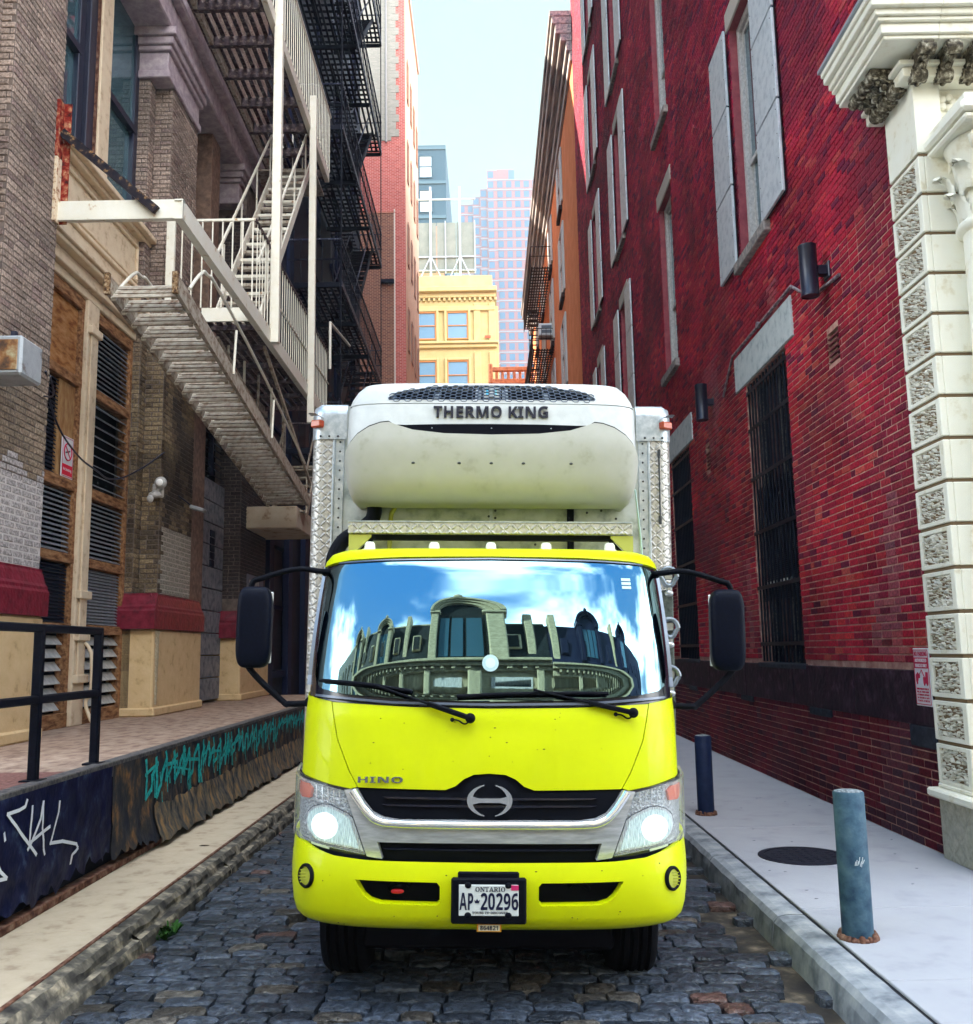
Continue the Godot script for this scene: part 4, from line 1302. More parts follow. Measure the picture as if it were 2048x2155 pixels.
		part("marker_lamp", mb, mat("marker_amber", Color(0.45, 0.06, 0.015), 0.12), cap)
		for i in 3:
			mb = MB.new(); mb.ellipsoid(V3((1.06 + i * 0.06) * k, 3.21, zb + 0.032), V3(0.008, 0.008, 0.006), 1.0, Basis(), 8, 6)
			part("rivet", mb, mat("rivet_steel"), cap)
	# rivets, seam and pipes on the box front
	mb = MB.new(); mb.bb(V3(-0.012, 1.5, zb), V3(0.012, 2.9, zb + 0.003))
	part("panel_seam", mb, sheet, t)
	for i in 26:
		mb = MB.new()
		var q := V3(rng.randf_range(-0.8, 0.95), rng.randf_range(2.3, 2.72), zb + 0.002) if i > 9 else V3(0.03, 2.30 + i * 0.05, zb + 0.003)
		mb.ellipsoid(q, V3(0.009, 0.009, 0.004), 1.0, Basis(), 8, 4)
		part("bolt", mb, mat("rivet_steel"), t)
	ptube("hose", smooth_path([V3(-0.80, 2.80, -6.3), V3(-0.79, 2.66, -6.36), V3(-0.86, 2.57, -6.38), V3(-1.02, 2.44, -6.36), V3(-1.06, 2.2, -6.33), V3(-1.04, 1.8, -6.33)]), 0.05, black, t, 12)
	ptube("drain_pipe", smooth_path([V3(-0.60, 2.78, -6.35), V3(-0.66, 2.70, -6.40), V3(-0.685, 2.60, -6.42), V3(-0.69, 2.2, -6.42)]), 0.016, mat("bracket_olive"), t, 8)
	mb = MB.new(); mb.bb(V3(0.52, 2.0, -6.44), V3(0.565, 2.85, -6.40), 0.006)
	part("cable_channel", mb, black, t)
	ptube("stay_wire", [V3(0.945, 2.80, -6.15), V3(1.0, 2.5, -6.3), V3(1.03, 2.25, -6.4)], 0.006, mat("sticker_white"), t, 6)
	# strap buckles down the right edge of the box
	mb = MB.new(); mb.bb(V3(1.145, 1.0, zb + 0.03), V3(1.225, 2.16, zb + 0.07), 0.01)
	part("strap_channel", mb, mat("strap_grey", Color(0.15, 0.17, 0.15), 0.6, 0.2, {"v": 0.4, "k": "patch", "s": 3.0}), t)
	for y in [2.245, 1.905, 1.59]:
		var kk := 1.0
		mb = MB.new()
		var ring := []
		for i in 19:
			var a := TAU * i / 18.0
			ring.append(V3(1.19 + cos(a) * 0.055 * (1.0 if sin(a) > -0.2 else 0.75), y + sin(a) * 0.06, zb + 0.10))
		mb.tube(ring, 0.017, 8)
		var bk := part("buckle", mb, mat("buckle_steel", Color(0.20, 0.23, 0.26), 0.35, 0.7), t)
		mb = MB.new(); mb.box(V3(1.19, y - 0.085, zb + 0.095), V3(0.035, 0.08, 0.03), Basis(), 0.008); mb.ellipsoid(V3(1.19, y - 0.11, zb + 0.10), V3(0.03, 0.022, 0.02))
		mb.box(V3(1.19, y + 0.01, zb + 0.085), V3(0.06, 0.06, 0.02), Basis(), 0.006)
		part("hook", mb, mat("hook_steel", Color(0.42, 0.44, 0.45), 0.3, 0.8), bk)
	ptube("lock_rod", [V3(1.155, 3.1, zb + 0.03), V3(1.155, 2.65, zb + 0.032)], 0.006, mat("rivet_steel"), t, 6)
	for y in [3.1, 2.64]:
		mb = MB.new(); mb.box(V3(1.155, y, zb + 0.03), V3(0.02, 0.06, 0.015), Basis(), 0.004)
		part("rod_bracket", mb, mat("rivet_steel"), t)

	# --- cooling unit
	var tk := Pelt.new([[2.58, 2.73, -6.40, 0.86, 0.12], [2.66, 2.722, -6.20, 0.875, 0.16], [2.73, 2.735, -6.06, 0.895, 0.22], [2.80, 2.80, -5.98, 0.915, 0.26], [2.93, 2.93, -5.935, 0.937, 0.30], [3.06, 3.06, -5.92, 0.945, 0.30], [3.18, 3.18, -5.935, 0.945, 0.30], [3.31, 3.31, -5.955, 0.942, 0.30], [3.36, 3.36, -5.965, 0.93, 0.30], [3.42, 3.42, -5.985, 0.895, 0.26], [3.46, 3.462, -6.01, 0.85, 0.2], [3.53, 3.502, -6.13, 0.81, 0.16], [3.62, 3.508, -6.45, 0.80, 0.12]], 5.0, 0.945, 0.30)
	var unit := pskin("cooling_unit", tk, both([0, 2.85, 0.945, 2.85, 1.20, 2.85, 1.20, 3.322, 0.945, 3.322, 0, 3.322]), 0.0, 0.02, white, t, [], 0.06)
	var grille := both([0, 3.350, 0.672, 3.350, 0.678, 3.372, 0.64, 3.400, 0.55, 3.422, 0.40, 3.443, 0.2, 3.453, 0, 3.456])
	pskin("top_cowl", tk, both([0, 3.326, 0.945, 3.326, 1.20, 3.326, 1.20, 3.40, 1.12, 3.62, 0, 3.62]), 0.002, 0.02, white, unit, [grille], 0.05)
	pskin("grille_back", tk, both([0, 3.34, 0.70, 3.34, 0.70, 3.39, 0.5, 3.44, 0, 3.475]), -0.045, 0.0, void_m, unit)
	mb = MB.new()
	var px := 0.0365
	for i in range(-20, 21):
		for j in range(-1, 4):
			var cx := i * px
			var cy := 3.362 + j * 0.0225 + (0.01125 if posmod(i, 2) == 1 else 0.0)
			if not Geometry2D.is_point_in_polygon(Vector2(cx, cy), grille): continue
			for e in 6:
				var a := TAU * e / 6.0
				var b := TAU * (e + 1) / 6.0
				var p := Vector2(cx + cos(a) * px * 0.66, cy + sin(a) * 0.0128)
				var q := Vector2(cx + cos(b) * px * 0.66, cy + sin(b) * 0.0128)
				mb.bar(tk.pos(tk.s_of(p.x), p.y), tk.pos(tk.s_of(q.x), q.y), 0.004, 0.010, V3(0, 0.3, 1))
	part("honeycomb_grille", mb, mat("grille_grey", Color(0.05, 0.07, 0.11), 0.35, 0.3), unit)
	for x in [-0.655, -0.36, -0.09, 0.09, 0.36, 0.655]:
		pskin("grille_rib", tk, pv([x - 0.02, 3.352, x + 0.02, 3.352, x + 0.02, 3.44 - absf(x) * 0.085, x - 0.02, 3.44 - absf(x) * 0.085]), -0.012, 0.02, mat("rib_grey", Color(0.28, 0.33, 0.38), 0.35, 0.4), unit)
	mb = MB.new(); mb.box(V3(0, 3.402, -6.0), V3(0.116, 0.088, 0.03), Basis(Vector3.RIGHT, -0.45), 0.008)
	var bdg := part("unit_badge", mb, mat("badge_white", Color(0.72, 0.78, 0.78), 0.3), unit)
	for q in [[-0.028, 0.016, Color(0.02, 0.40, 0.60)], [0.0, 0.018, Color(0.35, 0.38, 0.40)], [0.026, 0.012, Color(0.15, 0.55, 0.62)]]:
		mb = MB.new(); mb.box(V3(q[0], 3.405, -5.983), V3(q[1], 0.044, 0.006), Basis(Vector3.RIGHT, -0.45))
		part("badge_mark", mb, mat("mark%s" % q[0], q[2], 0.4), bdg)
	var navy_ink := mat("unit_ink", Color(0.010, 0.012, 0.03), 0.4)
	fit_text("unit_name", "THERMO KING", -0.372, 0.362, 3.226, 3.302, -5.938, 0.02, navy_ink, unit)
	var cover := both([0, 2.585, 0.70, 2.585, 0.98, 2.62, 1.12, 2.72, 1.12, 2.80, 0.985, 2.86, 0.948, 2.93, 0.93, 3.0, 0.90, 3.06, 0.85, 3.115, 0.78, 3.16, 0.71, 3.185, 0.655, 3.19, 0.60, 3.168, 0.50, 3.135, 0.30, 3.112, 0, 3.105])
	var cgap := both([0, 2.57, 1.0, 2.60, 1.16, 2.75, 1.16, 2.825, 0.995, 2.885, 0.962, 2.94, 0.945, 3.01, 0.913, 3.073, 0.86, 3.13, 0.787, 3.176, 0.713, 3.20, 0.66, 3.205, 0.62, 3.178, 0.55, 3.176, 0.3, 3.182, 0, 3.184])
	pskin("cover_gap", tk, cgap, 0.004, 0.0, void_m, unit, [], 0.05)
	var cv := pskin("lower_cover", tk, cover, 0.024, 0.03, cream, unit, [], 0.05)
	for x in [-0.50, -0.205, 0.0, 0.205, 0.51]:
		mb = MB.new(); mb.ellipsoid(tk.pos(tk.s_of(x), 2.925) + V3(0, 0, 0.024), V3(0.012, 0.008, 0.005), 1.0, Basis(), 8, 6)
		part("bolt", mb, mat("rivet_steel"), cv)
	for x in [-0.38, 0.0, 0.38]:
		mb = MB.new(); mb.ellipsoid(tk.pos(tk.s_of(x), 3.155) + V3(0, 0, 0.006), V3(0.005, 0.004, 0.003), 1.0, Basis(), 6, 4)
		part("bolt", mb, mat("hook_steel"), cv)
	mb = MB.new(); mb.bb(V3(-0.80, 2.76, -6.45), V3(0.80, 3.45, -6.15))
	part("unit_core", mb, void_m, unit)

	# --- chassis and wheels
	mb = MB.new()
	mb.bb(V3(-0.42, 0.55, -12.5), V3(-0.34, 0.78, -5.0)); mb.bb(V3(0.34, 0.55, -12.5), V3(0.42, 0.78, -5.0))
	mb.bar(V3(-0.75, 0.38, -5.62), V3(0.75, 0.38, -5.62), 0.09, 0.10); mb.bb(V3(-0.5, 0.32, -9.7), V3(0.5, 0.52, -9.4), 0.03)
	mb.bb(V3(-0.3, 0.42, -6.4), V3(0.3, 0.9, -5.4), 0.05); mb.bb(V3(-0.62, 0.45, -5.25), V3(0.62, 0.70, -5.0), 0.04)
	mb.bb(V3(-0.62, 0.30, -9.0), V3(0.62, 0.5, -5.25), 0.05); mb.bb(V3(0.75, 0.42, -8.7), V3(1.15, 0.92, -6.6), 0.04); mb.bb(V3(-1.15, 0.42, -8.7), V3(-0.75, 0.92, -6.6), 0.04); mb.bb(V3(-1.2, 0.35, -12.5), V3(1.2, 0.9, -10.6))
	mb.bb(V3(-0.66, 0.20, -5.35), V3(0.66, 0.47, -5.25), 0.02); mb.bb(V3(-1.0, 0.22, -6.6), V3(1.0, 0.4, -6.5))
	part("chassis", mb, void_m, t)
	for w in [[-0.77, -5.62, 0.24], [0.77, -5.62, 0.24], [-0.86, -9.55, 0.5], [0.86, -9.55, 0.5]]:
		mb = MB.new()
		var r := 0.40
		var hw: float = w[2] * 0.5
		var prof := [Vector2(r - 0.15, -hw), Vector2(r - 0.03, -hw), Vector2(r - 0.008, -hw + 0.025)]
		for g in 4:
			var x := lerpf(-hw + 0.05, hw - 0.05, g / 3.0)
			prof.append_array([Vector2(r, x - 0.012), Vector2(r - 0.012, x - 0.006), Vector2(r - 0.012, x + 0.006), Vector2(r, x + 0.012)])
		prof.append_array([Vector2(r - 0.008, hw - 0.025), Vector2(r - 0.03, hw), Vector2(r - 0.15, hw)])
		mb.lathe(prof, V3(w[0], 0.39, w[1]), 48, Basis(V3(0, 0, 1), V3(1, 0, 0), V3(0, 1, 0)))
		var wh := part("wheel", mb, rubber, t)
		mb = MB.new()
		var sg := signf(w[0])
		mb.lathe([Vector2(0.26, 0.09 * sg), Vector2(0.24, 0.06 * sg), Vector2(0.12, 0.05 * sg), Vector2(0.09, 0.12 * sg), Vector2(0.0, 0.12 * sg)], V3(w[0], 0.39, w[1]), 28, Basis(V3(0, 0, 1), V3(1, 0, 0), V3(0, 1, 0)))
		part("rim", mb, mat("rim_steel", Color(0.35, 0.36, 0.36), 0.4, 0.5), wh)
	for k in [-1.0, 1.0]:
		mb = MB.new(); mb.bb(V3(0.60 * k, 0.62, -6.25), V3(0.95 * k, 0.95, -6.1)); mb.bb(V3(0.60 * k, 0.86, -6.2), V3(0.95 * k, 0.92, -5.1))
		part("mudguard", mb, void_m, t)
	for k in [-1.0, 1.0]:
		ptube("side_marker_arm", [V3(0.97 * k, 1.22, -5.5), V3(1.02 * k, 1.22, -5.52), V3(1.03 * k, 1.36, -5.52), V3(0.97 * k, 1.36, -5.5)], 0.014, black, t)

# ---------------------------------------------------------------- red brick building on the right
func window_on(parent: Node, zc: float, y0: float, y1: float, w: float, shutters: bool, detailed: bool) -> void:
	var fr := mat("window_white", Color(0.62, 0.60, 0.58), 0.5, 0.0, {"v": 0.2, "k": "patch", "s": 3.0})
	var stone := mat("lintel_stone", Color.WHITE, 0.8, 0.0, {"ramp": [Color(0.38, 0.34, 0.30), Color(0.58, 0.53, 0.46)], "k": "patch", "s": 1.2, "bump": 0.3})
	var sillm := mat("sill_stone", Color.WHITE, 0.8, 0.0, {"ramp": [Color(0.16, 0.15, 0.16), Color(0.42, 0.37, 0.32)], "k": "patch", "s": 1.8, "bump": 0.3})
	var glass := mat("window_glass", Color(0.16, 0.26, 0.31), 0.04, 0.7)
	var win := MB.new()
	var x := RX + 0.10
	var za := zc + w * 0.5
	var zb := zc - w * 0.5
	var ym := (y0 + y1) * 0.5 - 0.35
	for q in [[za, za - 0.10], [zb + 0.10, zb]]:
		win.bb(V3(x, y0, q[1]), V3(x + 0.14, y1, q[0]), 0.01)
	win.bb(V3(x, y1 - 0.10, zb + 0.1), V3(x + 0.14, y1, za - 0.1), 0.01)
	win.bb(V3(x, y0, zb + 0.1), V3(x + 0.14, y0 + 0.08, za - 0.1), 0.01)
	var o := part("window", win, fr, parent)
	var s := MB.new()
	for q in [[y0 + 0.08, ym + 0.03, 0.08], [ym - 0.03, y1 - 0.1, 0.05]]:
		var xx: float = x + q[2]
		s.bb(V3(xx, q[0], za - 0.16), V3(xx + 0.045, q[1], za - 0.10))
		s.bb(V3(xx, q[0], zb + 0.10), V3(xx + 0.045, q[1], zb + 0.16))
		s.bb(V3(xx, q[0], zb + 0.16), V3(xx + 0.045, q[0] + 0.06, za - 0.16))
		s.bb(V3(xx, q[1] - 0.06, zb + 0.16), V3(xx + 0.045, q[1], za - 0.16))
	part("sash", s, fr, o)
	for q in [[y0 + 0.14, ym - 0.03, 0.10], [ym + 0.03, y1 - 0.16, 0.07]]:
		pbox("pane", V3(x + q[2], q[0], zb + 0.15), V3(x + q[2] + 0.01, q[1], za - 0.15), glass, o)
	pbox("room_shade", V3(x + 0.17, y0, zb), V3(x + 0.2, y1, za), mat("room_dark", Color(0.012, 0.014, 0.022), 0.9), o)
	pbox("sill", V3(RX - 0.09, y0 - 0.15, zb - 0.12), V3(RX + 0.24, y0 - 0.003, za + 0.12), sillm, o, 0.012)
	pbox("lintel", V3(RX - 0.025, y1 + 0.003, zb - 0.10), V3(RX + 0.2, y1 + 0.30, za + 0.10), stone, o, 0.01)
	if not shutters: return
	var sh := mat("shutter_paint", Color.WHITE, 0.45, 0.1, {"ramp": [Color(0.36, 0.41, 0.47), Color(0.52, 0.57, 0.62), Color(0.58, 0.62, 0.66)], "k": "patch", "s": 1.2})
	var dark := mat("shutter_dark", Color(0.03, 0.035, 0.05), 0.6)
	for k in [1.0, -1.0]:
		var e := za + 0.03 if k > 0.0 else zb - 0.03 - 0.82
		var p := MB.new()
		var hh := (y1 - y0 + 0.06) / 3.0
		for i in 3:
			p.bb(V3(RX - 0.085, y0 - 0.03 + hh * i + 0.012, e), V3(RX - 0.05, y0 - 0.03 + hh * (i + 1) - 0.012, e + 0.82), 0.006)
		var t := part("shutter", p, sh, o)
		p = MB.new(); p.bb(V3(RX - 0.055, y0 - 0.02, e + 0.01), V3(RX - 0.038, y1 + 0.02, e + 0.81))
		part("shutter_frame", p, dark, t)
		if detailed:
			for i in 3:
				for j in 2:
					for l in 4:
						p = MB.new()
						p.ellipsoid(V3(RX - 0.086, y0 + hh * i + 0.10 + l * hh * 0.26, e + 0.05 + j * 0.72), V3(0.004, 0.008, 0.008), 1.0, Basis(), 6, 4)
						part("rivet", p, dark, t)

func red_building() -> void:
	var b := thing("red_brick_building", "tall red brick building with white shuttered windows along the right of the alley", "building")
	var z0 := -7.46
	var z1 := -32.2
	var top := 30.0
	var W := z0 - z1
	# openings, u measured from the near corner
	var holes := []
	var cols := [[-11.42, true], [-16.85, false], [-22.25, true], [-27.15, true]]
	var floors := [[6.80, 10.14], [11.60, 14.85], [16.15, 19.35], [20.6, 23.6], [25.2, 28.0]]
	for c in cols:
		for f in floors:
			holes.append([z0 - c[0] - 0.58, f[0], z0 - c[0] + 0.58, f[1]])
	var grilles := [[-11.33, 0.85], [-16.55, 0.82], [-22.0, 0.82]]
	for g in grilles:
		holes.append([z0 - g[0] - g[1], 1.53, z0 - g[0] + g[1], 5.14])
	holes.append([8.88 - 7.46, 4.50, 9.06 + 0.14 - 7.46, 4.82])
	holes.append([14.3 - 7.46, 4.45, 14.6 - 7.46, 4.82])
	var mortar := mat("mortar_red", Color.WHITE, 0.95, 0.0, {"ramp": [Color(0.22, 0.05, 0.07), Color(0.36, 0.10, 0.11)], "k": "patch", "s": 0.8})
	var mortar2 := mat("mortar_tan", Color.WHITE, 0.95, 0.0, {"ramp": [Color(0.34, 0.14, 0.12), Color(0.60, 0.40, 0.31)], "k": "patch", "s": 1.0})
	var lowh := []
	var highh := []
	for q in holes:
		if q[1] < 5.6: lowh.append(q)
		else: highh.append([q[0], q[1] - 5.6, q[2], q[3] - 5.6])
	var mb := MB.new()
	holed(mb, V3(RX, 0, z0), Vector3.FORWARD, Vector3.LEFT, W, 5.6, lowh, 0.4)
	part("lower_wall", mb, mortar2, b)
	mb = MB.new()
	holed(mb, V3(RX, 5.6, z0), Vector3.FORWARD, Vector3.LEFT, W, top - 5.6, highh, 0.4)
	part("upper_wall", mb, mortar, b)
	mb = MB.new()
	mb.bb(V3(RX + 0.41, 0, z1 + 0.02), V3(16, top - 0.05, -9.0))
	part("inner_mass", mb, mat("room_dark"), b)
	pbox("parapet_coping", V3(RX - 0.12, top, z1), V3(RX + 0.5, top + 0.25, z0), mat("lintel_stone", Color(0.5, 0.45, 0.4)), b, 0.02)
	# bricks
	var f := FastNoiseLite.new(); f.seed = 31; f.frequency = 0.55; f.fractal_octaves = 4
	var f2 := FastNoiseLite.new(); f2.seed = 77; f2.frequency = 0.22
	var pick := func(u: float, v: float) -> Color:
		var t := f.get_noise_2d(u, v * 1.3)
		var r := rng.randf()
		var c := Color(0.56, 0.020, 0.050)
		if r < 0.22: c = Color(0.36, 0.014, 0.046)
		elif r < 0.36: c = Color(0.66, 0.040, 0.050)
		elif r < 0.45: c = Color(0.19, 0.012, 0.050)
		elif r < 0.50: c = Color(0.70, 0.10, 0.08)
		var k := 1.0 + 0.75 * t
		c = Color(c.r * k, c.g * k, c.b * k)
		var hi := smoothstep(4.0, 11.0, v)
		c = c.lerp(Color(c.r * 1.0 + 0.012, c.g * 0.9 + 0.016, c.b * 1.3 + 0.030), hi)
		var wash := smoothstep(0.05, 0.45, f2.get_noise_2d(u, v))
		c = c.lerp(Color(0.16, 0.03, 0.06), 0.62 * wash)
		if f2.get_noise_2d(u * 3.0 + 50.0, v * 0.5) > 0.42 and v < 6.0: c = c.lerp(Color(0.42, 0.20, 0.22), 0.35)
		if v < 1.12: c = Color(c.r * 0.30 + 0.016, c.g * 0.35 + 0.004, c.b * 0.45 + 0.008)
		return c
	var list := []
	var skip := holes.duplicate()
	skip.append([-1.0, 1.10, 30.0, 1.54])
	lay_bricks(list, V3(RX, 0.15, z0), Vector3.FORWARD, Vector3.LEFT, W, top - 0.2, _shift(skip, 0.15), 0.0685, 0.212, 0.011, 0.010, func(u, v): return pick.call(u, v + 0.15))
	# the end face beside the white corner and the top are plain
	var brick := mat("red_brick", Color.WHITE, 0.75, 0.0, {"v": 0.35, "k": "patch", "s": 6.0, "bump": 0.25, "bk": "grain"})
	set_bricks(list, b, "brick", 300, brick, "far_bricks")
	# dark stone band with blocks
	var band := mat("dark_band", Color.WHITE, 0.6, 0.0, {"ramp": [Color(0.010, 0.006, 0.012), Color(0.030, 0.012, 0.022), Color(0.085, 0.045, 0.075)], "at": 0.6, "k": "patch", "s": 0.9, "bump": 0.4})
	var bz := [-7.46, -9.1, -10.9, -12.9, -15.0, -17.6, -21.0, -26.0, -32.2]
	for i in bz.size() - 1:
		pbox("band_stone", V3(RX - 0.022, 1.10, bz[i + 1] + 0.004), V3(RX + 0.1, 1.535, bz[i] - 0.004), band, b, 0.008)
	for q in [[-7.46, -7.95, 0.93], [-9.75, -10.4, 1.02], [-12.6, -13.2, 1.03], [-16.0, -16.6, 1.03]]:
		pbox("band_block", V3(RX - 0.026, q[2], q[1]), V3(RX + 0.1, 1.098, q[0]), mat("block_slate", Color(0.035, 0.04, 0.06), 0.7, 0.0, {"v": 0.4, "k": "patch", "s": 2.0}), b, 0.008)
	# chalky smears on the wall are wear with a shape of their own
	for c in cols:
		var near: bool = c[0] > -14.0
		for fl in floors:
			window_on(b, c[0], fl[0], fl[1], 1.16, c[1], near)
	# barred ground floor windows
	var iron := mat("grille_iron", Color(0.008, 0.010, 0.022), 0.5, 0.2, {"v": 0.4, "k": "fine", "s": 4.0})
	var lint := mat("grey_lintel", Color.WHITE, 0.8, 0.0, {"ramp": [Color(0.30, 0.34, 0.36), Color(0.46, 0.50, 0.50), Color(0.54, 0.57, 0.56)], "at": 0.4, "k": "patch", "s": 1.1, "bump": 0.15})
	var oldwood := mat("peeling_sash", Color.WHITE, 0.8, 0.0, {"ramp": [Color(0.02, 0.02, 0.03), Color(0.20, 0.17, 0.13)], "k": "patch", "s": 5.0})
	var gi := 0
	for g in grilles:
		var za: float = g[0] + g[1]
		var zb: float = g[0] - g[1]
		mb = MB.new()
		for q in [[za - 0.09, za], [zb, zb + 0.09], [g[0] - 0.04, g[0] + 0.04]]:
			mb.bb(V3(RX + 0.16, 1.53, q[0]), V3(RX + 0.24, 5.14, q[1]))
		mb.bb(V3(RX + 0.165, 3.3, zb), V3(RX + 0.235, 3.4, za))
		var o := part("barred_window", mb, oldwood, b)
		pbox("pane", V3(RX + 0.2, 1.53, zb), V3(RX + 0.21, 5.14, za), mat("black_glass", Color(0.012, 0.016, 0.03), 0.12, 0.2), o)
		pbox("lintel", V3(RX - 0.03, 5.15, zb - 0.4), V3(RX + 0.2, 5.62, za + 0.33), lint, o, 0.006)
		pbox("sill", V3(RX - 0.035, 1.49, zb - 0.05), V3(RX + 0.3, 1.545, za + 0.05), mat("block_slate"), o, 0.006)
		for i in 13:
			var z := lerpf(za - 0.05, zb + 0.05, i / 12.0)
			ptube("bar", [V3(RX + 0.02, 1.56, z), V3(RX + 0.02, 5.12, z)], 0.013, iron, o, 8)
		for y in [1.75, 2.45, 3.15, 3.85, 4.5, 5.0]:
			pbox("cross_bar", V3(RX - 0.004, y, zb), V3(RX + 0.006, y + 0.045, za), iron, o)
		mb = MB.new()
		for i in 60:
			var y := 2.30 + i * 0.024
			mb.bb(V3(RX + 0.05, y, zb + 0.05), V3(RX + 0.054, y + 0.006, za - 0.05))
		for i in 60:
			var z := lerpf(za - 0.05, zb + 0.05, i / 59.0)
			mb.bb(V3(RX + 0.0545, 2.30, z - 0.003), V3(RX + 0.058, 3.74, z + 0.003))
		part("wire_mesh", mb, iron, o)
		if gi == 0:
			mb = MB.new()
			for i in 11: mb.bb(V3(RX + 0.03, 2.48, zb + 0.25 + i * 0.105), V3(RX + 0.034, 2.53, zb + 0.31 + i * 0.105))
			part("mesh_clip", mb, mat("clip_pale", Color(0.42, 0.42, 0.38), 0.6), o)
		gi += 1
	# air vents
	for q in [[-8.88, -9.20, 4.50, 4.82], [-14.3, -14.6, 4.45, 4.82]]:
		mb = MB.new()
		mb.bb(V3(RX + 0.1, q[2], q[1]), V3(RX + 0.12, q[3], q[0]))
		var o := part("air_vent", mb, mat("deep_void", Color(0.004, 0.004, 0.008), 0.9), b)
		for i in 5:
			pbar("vent_slat", V3(RX + 0.02, q[2] + 0.04 + i * 0.058, q[0]), V3(RX + 0.02, q[2] + 0.04 + i * 0.058, q[1]), 0.03, 0.012, mat("vent_slat_red", Color(0.20, 0.05, 0.06), 0.6), o)

	# wall lamps, conduit, sign: fixed to the wall but things of their own
	var lampm := mat("lamp_black", Color(0.010, 0.012, 0.030), 0.35, 0.1)
	for q in [[V3(3.25, 5.17, -9.03), 0.09, 0.53, "large black cylinder wall lamp beside the air vent, nearest the white corner"], [V3(3.27, 5.12, -13.95), 0.094, 0.55, "black cylinder wall lamp further down the red wall above the truck mirror"]]:
		var l := thing("wall_lamp", q[3], "wall lamp", q[0], "cylinder lamps on the red brick wall")
		mb = MB.new()
		var r: float = q[1]
		var h: float = q[2]
		mb.lathe([Vector2(0.0, 0.01), Vector2(r - 0.012, 0.01), Vector2(r - 0.01, 0.0), Vector2(r, 0.0), Vector2(r, 0.025), Vector2(r - 0.003, 0.03), Vector2(r - 0.003, h - 0.03), Vector2(r, h - 0.025), Vector2(r, h), Vector2(0, h)], Vector3.ZERO, 32)
		part("cylinder", mb, lampm, l)
		mb = MB.new(); mb.box(V3(0.12, h * 0.5, 0), V3(0.16, 0.10, 0.09), Basis(), 0.008); mb.box(V3(0.185, h * 0.5, 0), V3(0.03, 0.17, 0.15), Basis(), 0.008)
		part("wall_bracket", mb, lampm, l)
	var pipe := mat("conduit_grey", Color.WHITE, 0.5, 0.2, {"ramp": [Color(0.10, 0.06, 0.08), Color(0.50, 0.46, 0.46)], "k": "patch", "s": 2.0})
	var cd := thing("conduit", "grey electrical conduit running over the grey lintel between the two wall lamps", "pipe")
	ptube("pipe", [V3(3.42, 5.26, -8.70), V3(3.41, 5.30, -9.3), V3(3.41, 5.50, -9.75), V3(3.41, 5.68, -10.05), V3(3.41, 5.68, -12.6), V3(3.41, 5.52, -12.85), V3(3.41, 5.28, -13.2)], 0.018, pipe, cd, 8)
	mb = MB.new(); mb.ellipsoid(V3(3.41, 5.69, -11.35), V3(0.03, 0.045, 0.04))
	part("clamp", mb, pipe, cd)
	var sg := thing("parking_sign", "narrow white and red no parking sign fixed at the corner of the red wall", "sign", V3(RX - 0.03, 1.26, -7.605))
	var face := Basis(Vector3.BACK, Vector3.UP, Vector3.LEFT)   # local x runs towards the camera, z out of the wall
	mb = MB.new()
	mb.box(V3(-0.005, 0.225, 0), V3(0.012, 0.45, 0.27), Basis(), 0.004)
	part("panel", mb, mat("sign_white", Color(0.66, 0.66, 0.70), 0.4), sg)
	var redm := mat("sign_red", Color(0.48, 0.02, 0.07), 0.5)
	var at := func(x: float, y: float) -> Transform3D: return Transform3D(face, V3(-0.012, y, 0)) * Transform3D(Basis(), V3(x, 0, 0))
	mb = MB.new()
	for q in [[V3(-0.0125, 0.225, 0.125), V3(0.002, 0.42, 0.006)], [V3(-0.0125, 0.225, -0.125), V3(0.002, 0.42, 0.006)], [V3(-0.0125, 0.436, 0), V3(0.002, 0.006, 0.25)], [V3(-0.0125, 0.014, 0), V3(0.002, 0.006, 0.25)], [V3(-0.0125, 0.335, 0), V3(0.002, 0.085, 0.235)]]:
		mb.box(q[0], q[1])
	part("red_print", mb, redm, sg)
	var holder := Node3D.new(); holder.name = "print"; sg.add_child(holder)
	holder.transform = Transform3D(face, V3(-0.0125, 0, 0))
	fit_text("heading", "NO PARKING", -0.11, 0.11, 0.388, 0.425, 0.0005, 0.0015, redm, holder)
	var wh := mat("sign_white")
	fit_text("line", "AUTHORIZED", -0.10, 0.10, 0.342, 0.368, 0.0018, 0.0015, wh, holder)
	fit_text("line", "VEHICLES ONLY", -0.10, 0.10, 0.302, 0.328, 0.0018, 0.0015, wh, holder)
	var tx := ["UNAUTHORIZED VEHICLES", "WILL BE TOWED AWAY", "AT OWNERS EXPENSE", "24 HOURS A DAY", "7 DAYS A WEEK"]
	for i in 5: fit_text("line", tx[i], -0.105, 0.105, 0.125 - i * 0.023, 0.14 - i * 0.023, 0.0005, 0.0015, redm, holder)
	mb = MB.new()
	mb.prism(pv([-0.105, 0.185, -0.07, 0.19, -0.06, 0.215, -0.035, 0.215, -0.03, 0.24, -0.07, 0.262, -0.105, 0.24]), 0.0, 0.0015)
	mb.prism(pv([0.02, 0.175, 0.105, 0.175, 0.105, 0.265, 0.065, 0.265, 0.06, 0.225, 0.02, 0.225]), 0.0, 0.0015)
	mb.bar(V3(0.05, 0.22, 0.0008), V3(0.0, 0.282, 0.0008), 0.008, 0.0015); mb.bar(V3(0.0, 0.282, 0.0008), V3(-0.05, 0.235, 0.0008), 0.005, 0.0015)
	for q in [Vector2(0.038, 0.172), Vector2(0.088, 0.172), Vector2(-0.085, 0.18)]: mb.ellipsoid(V3(q.x, q.y, 0.001), V3(0.014, 0.014, 0.002), 1.0, Basis(), 10, 6)
	part("tow_truck_print", mb, redm, holder)

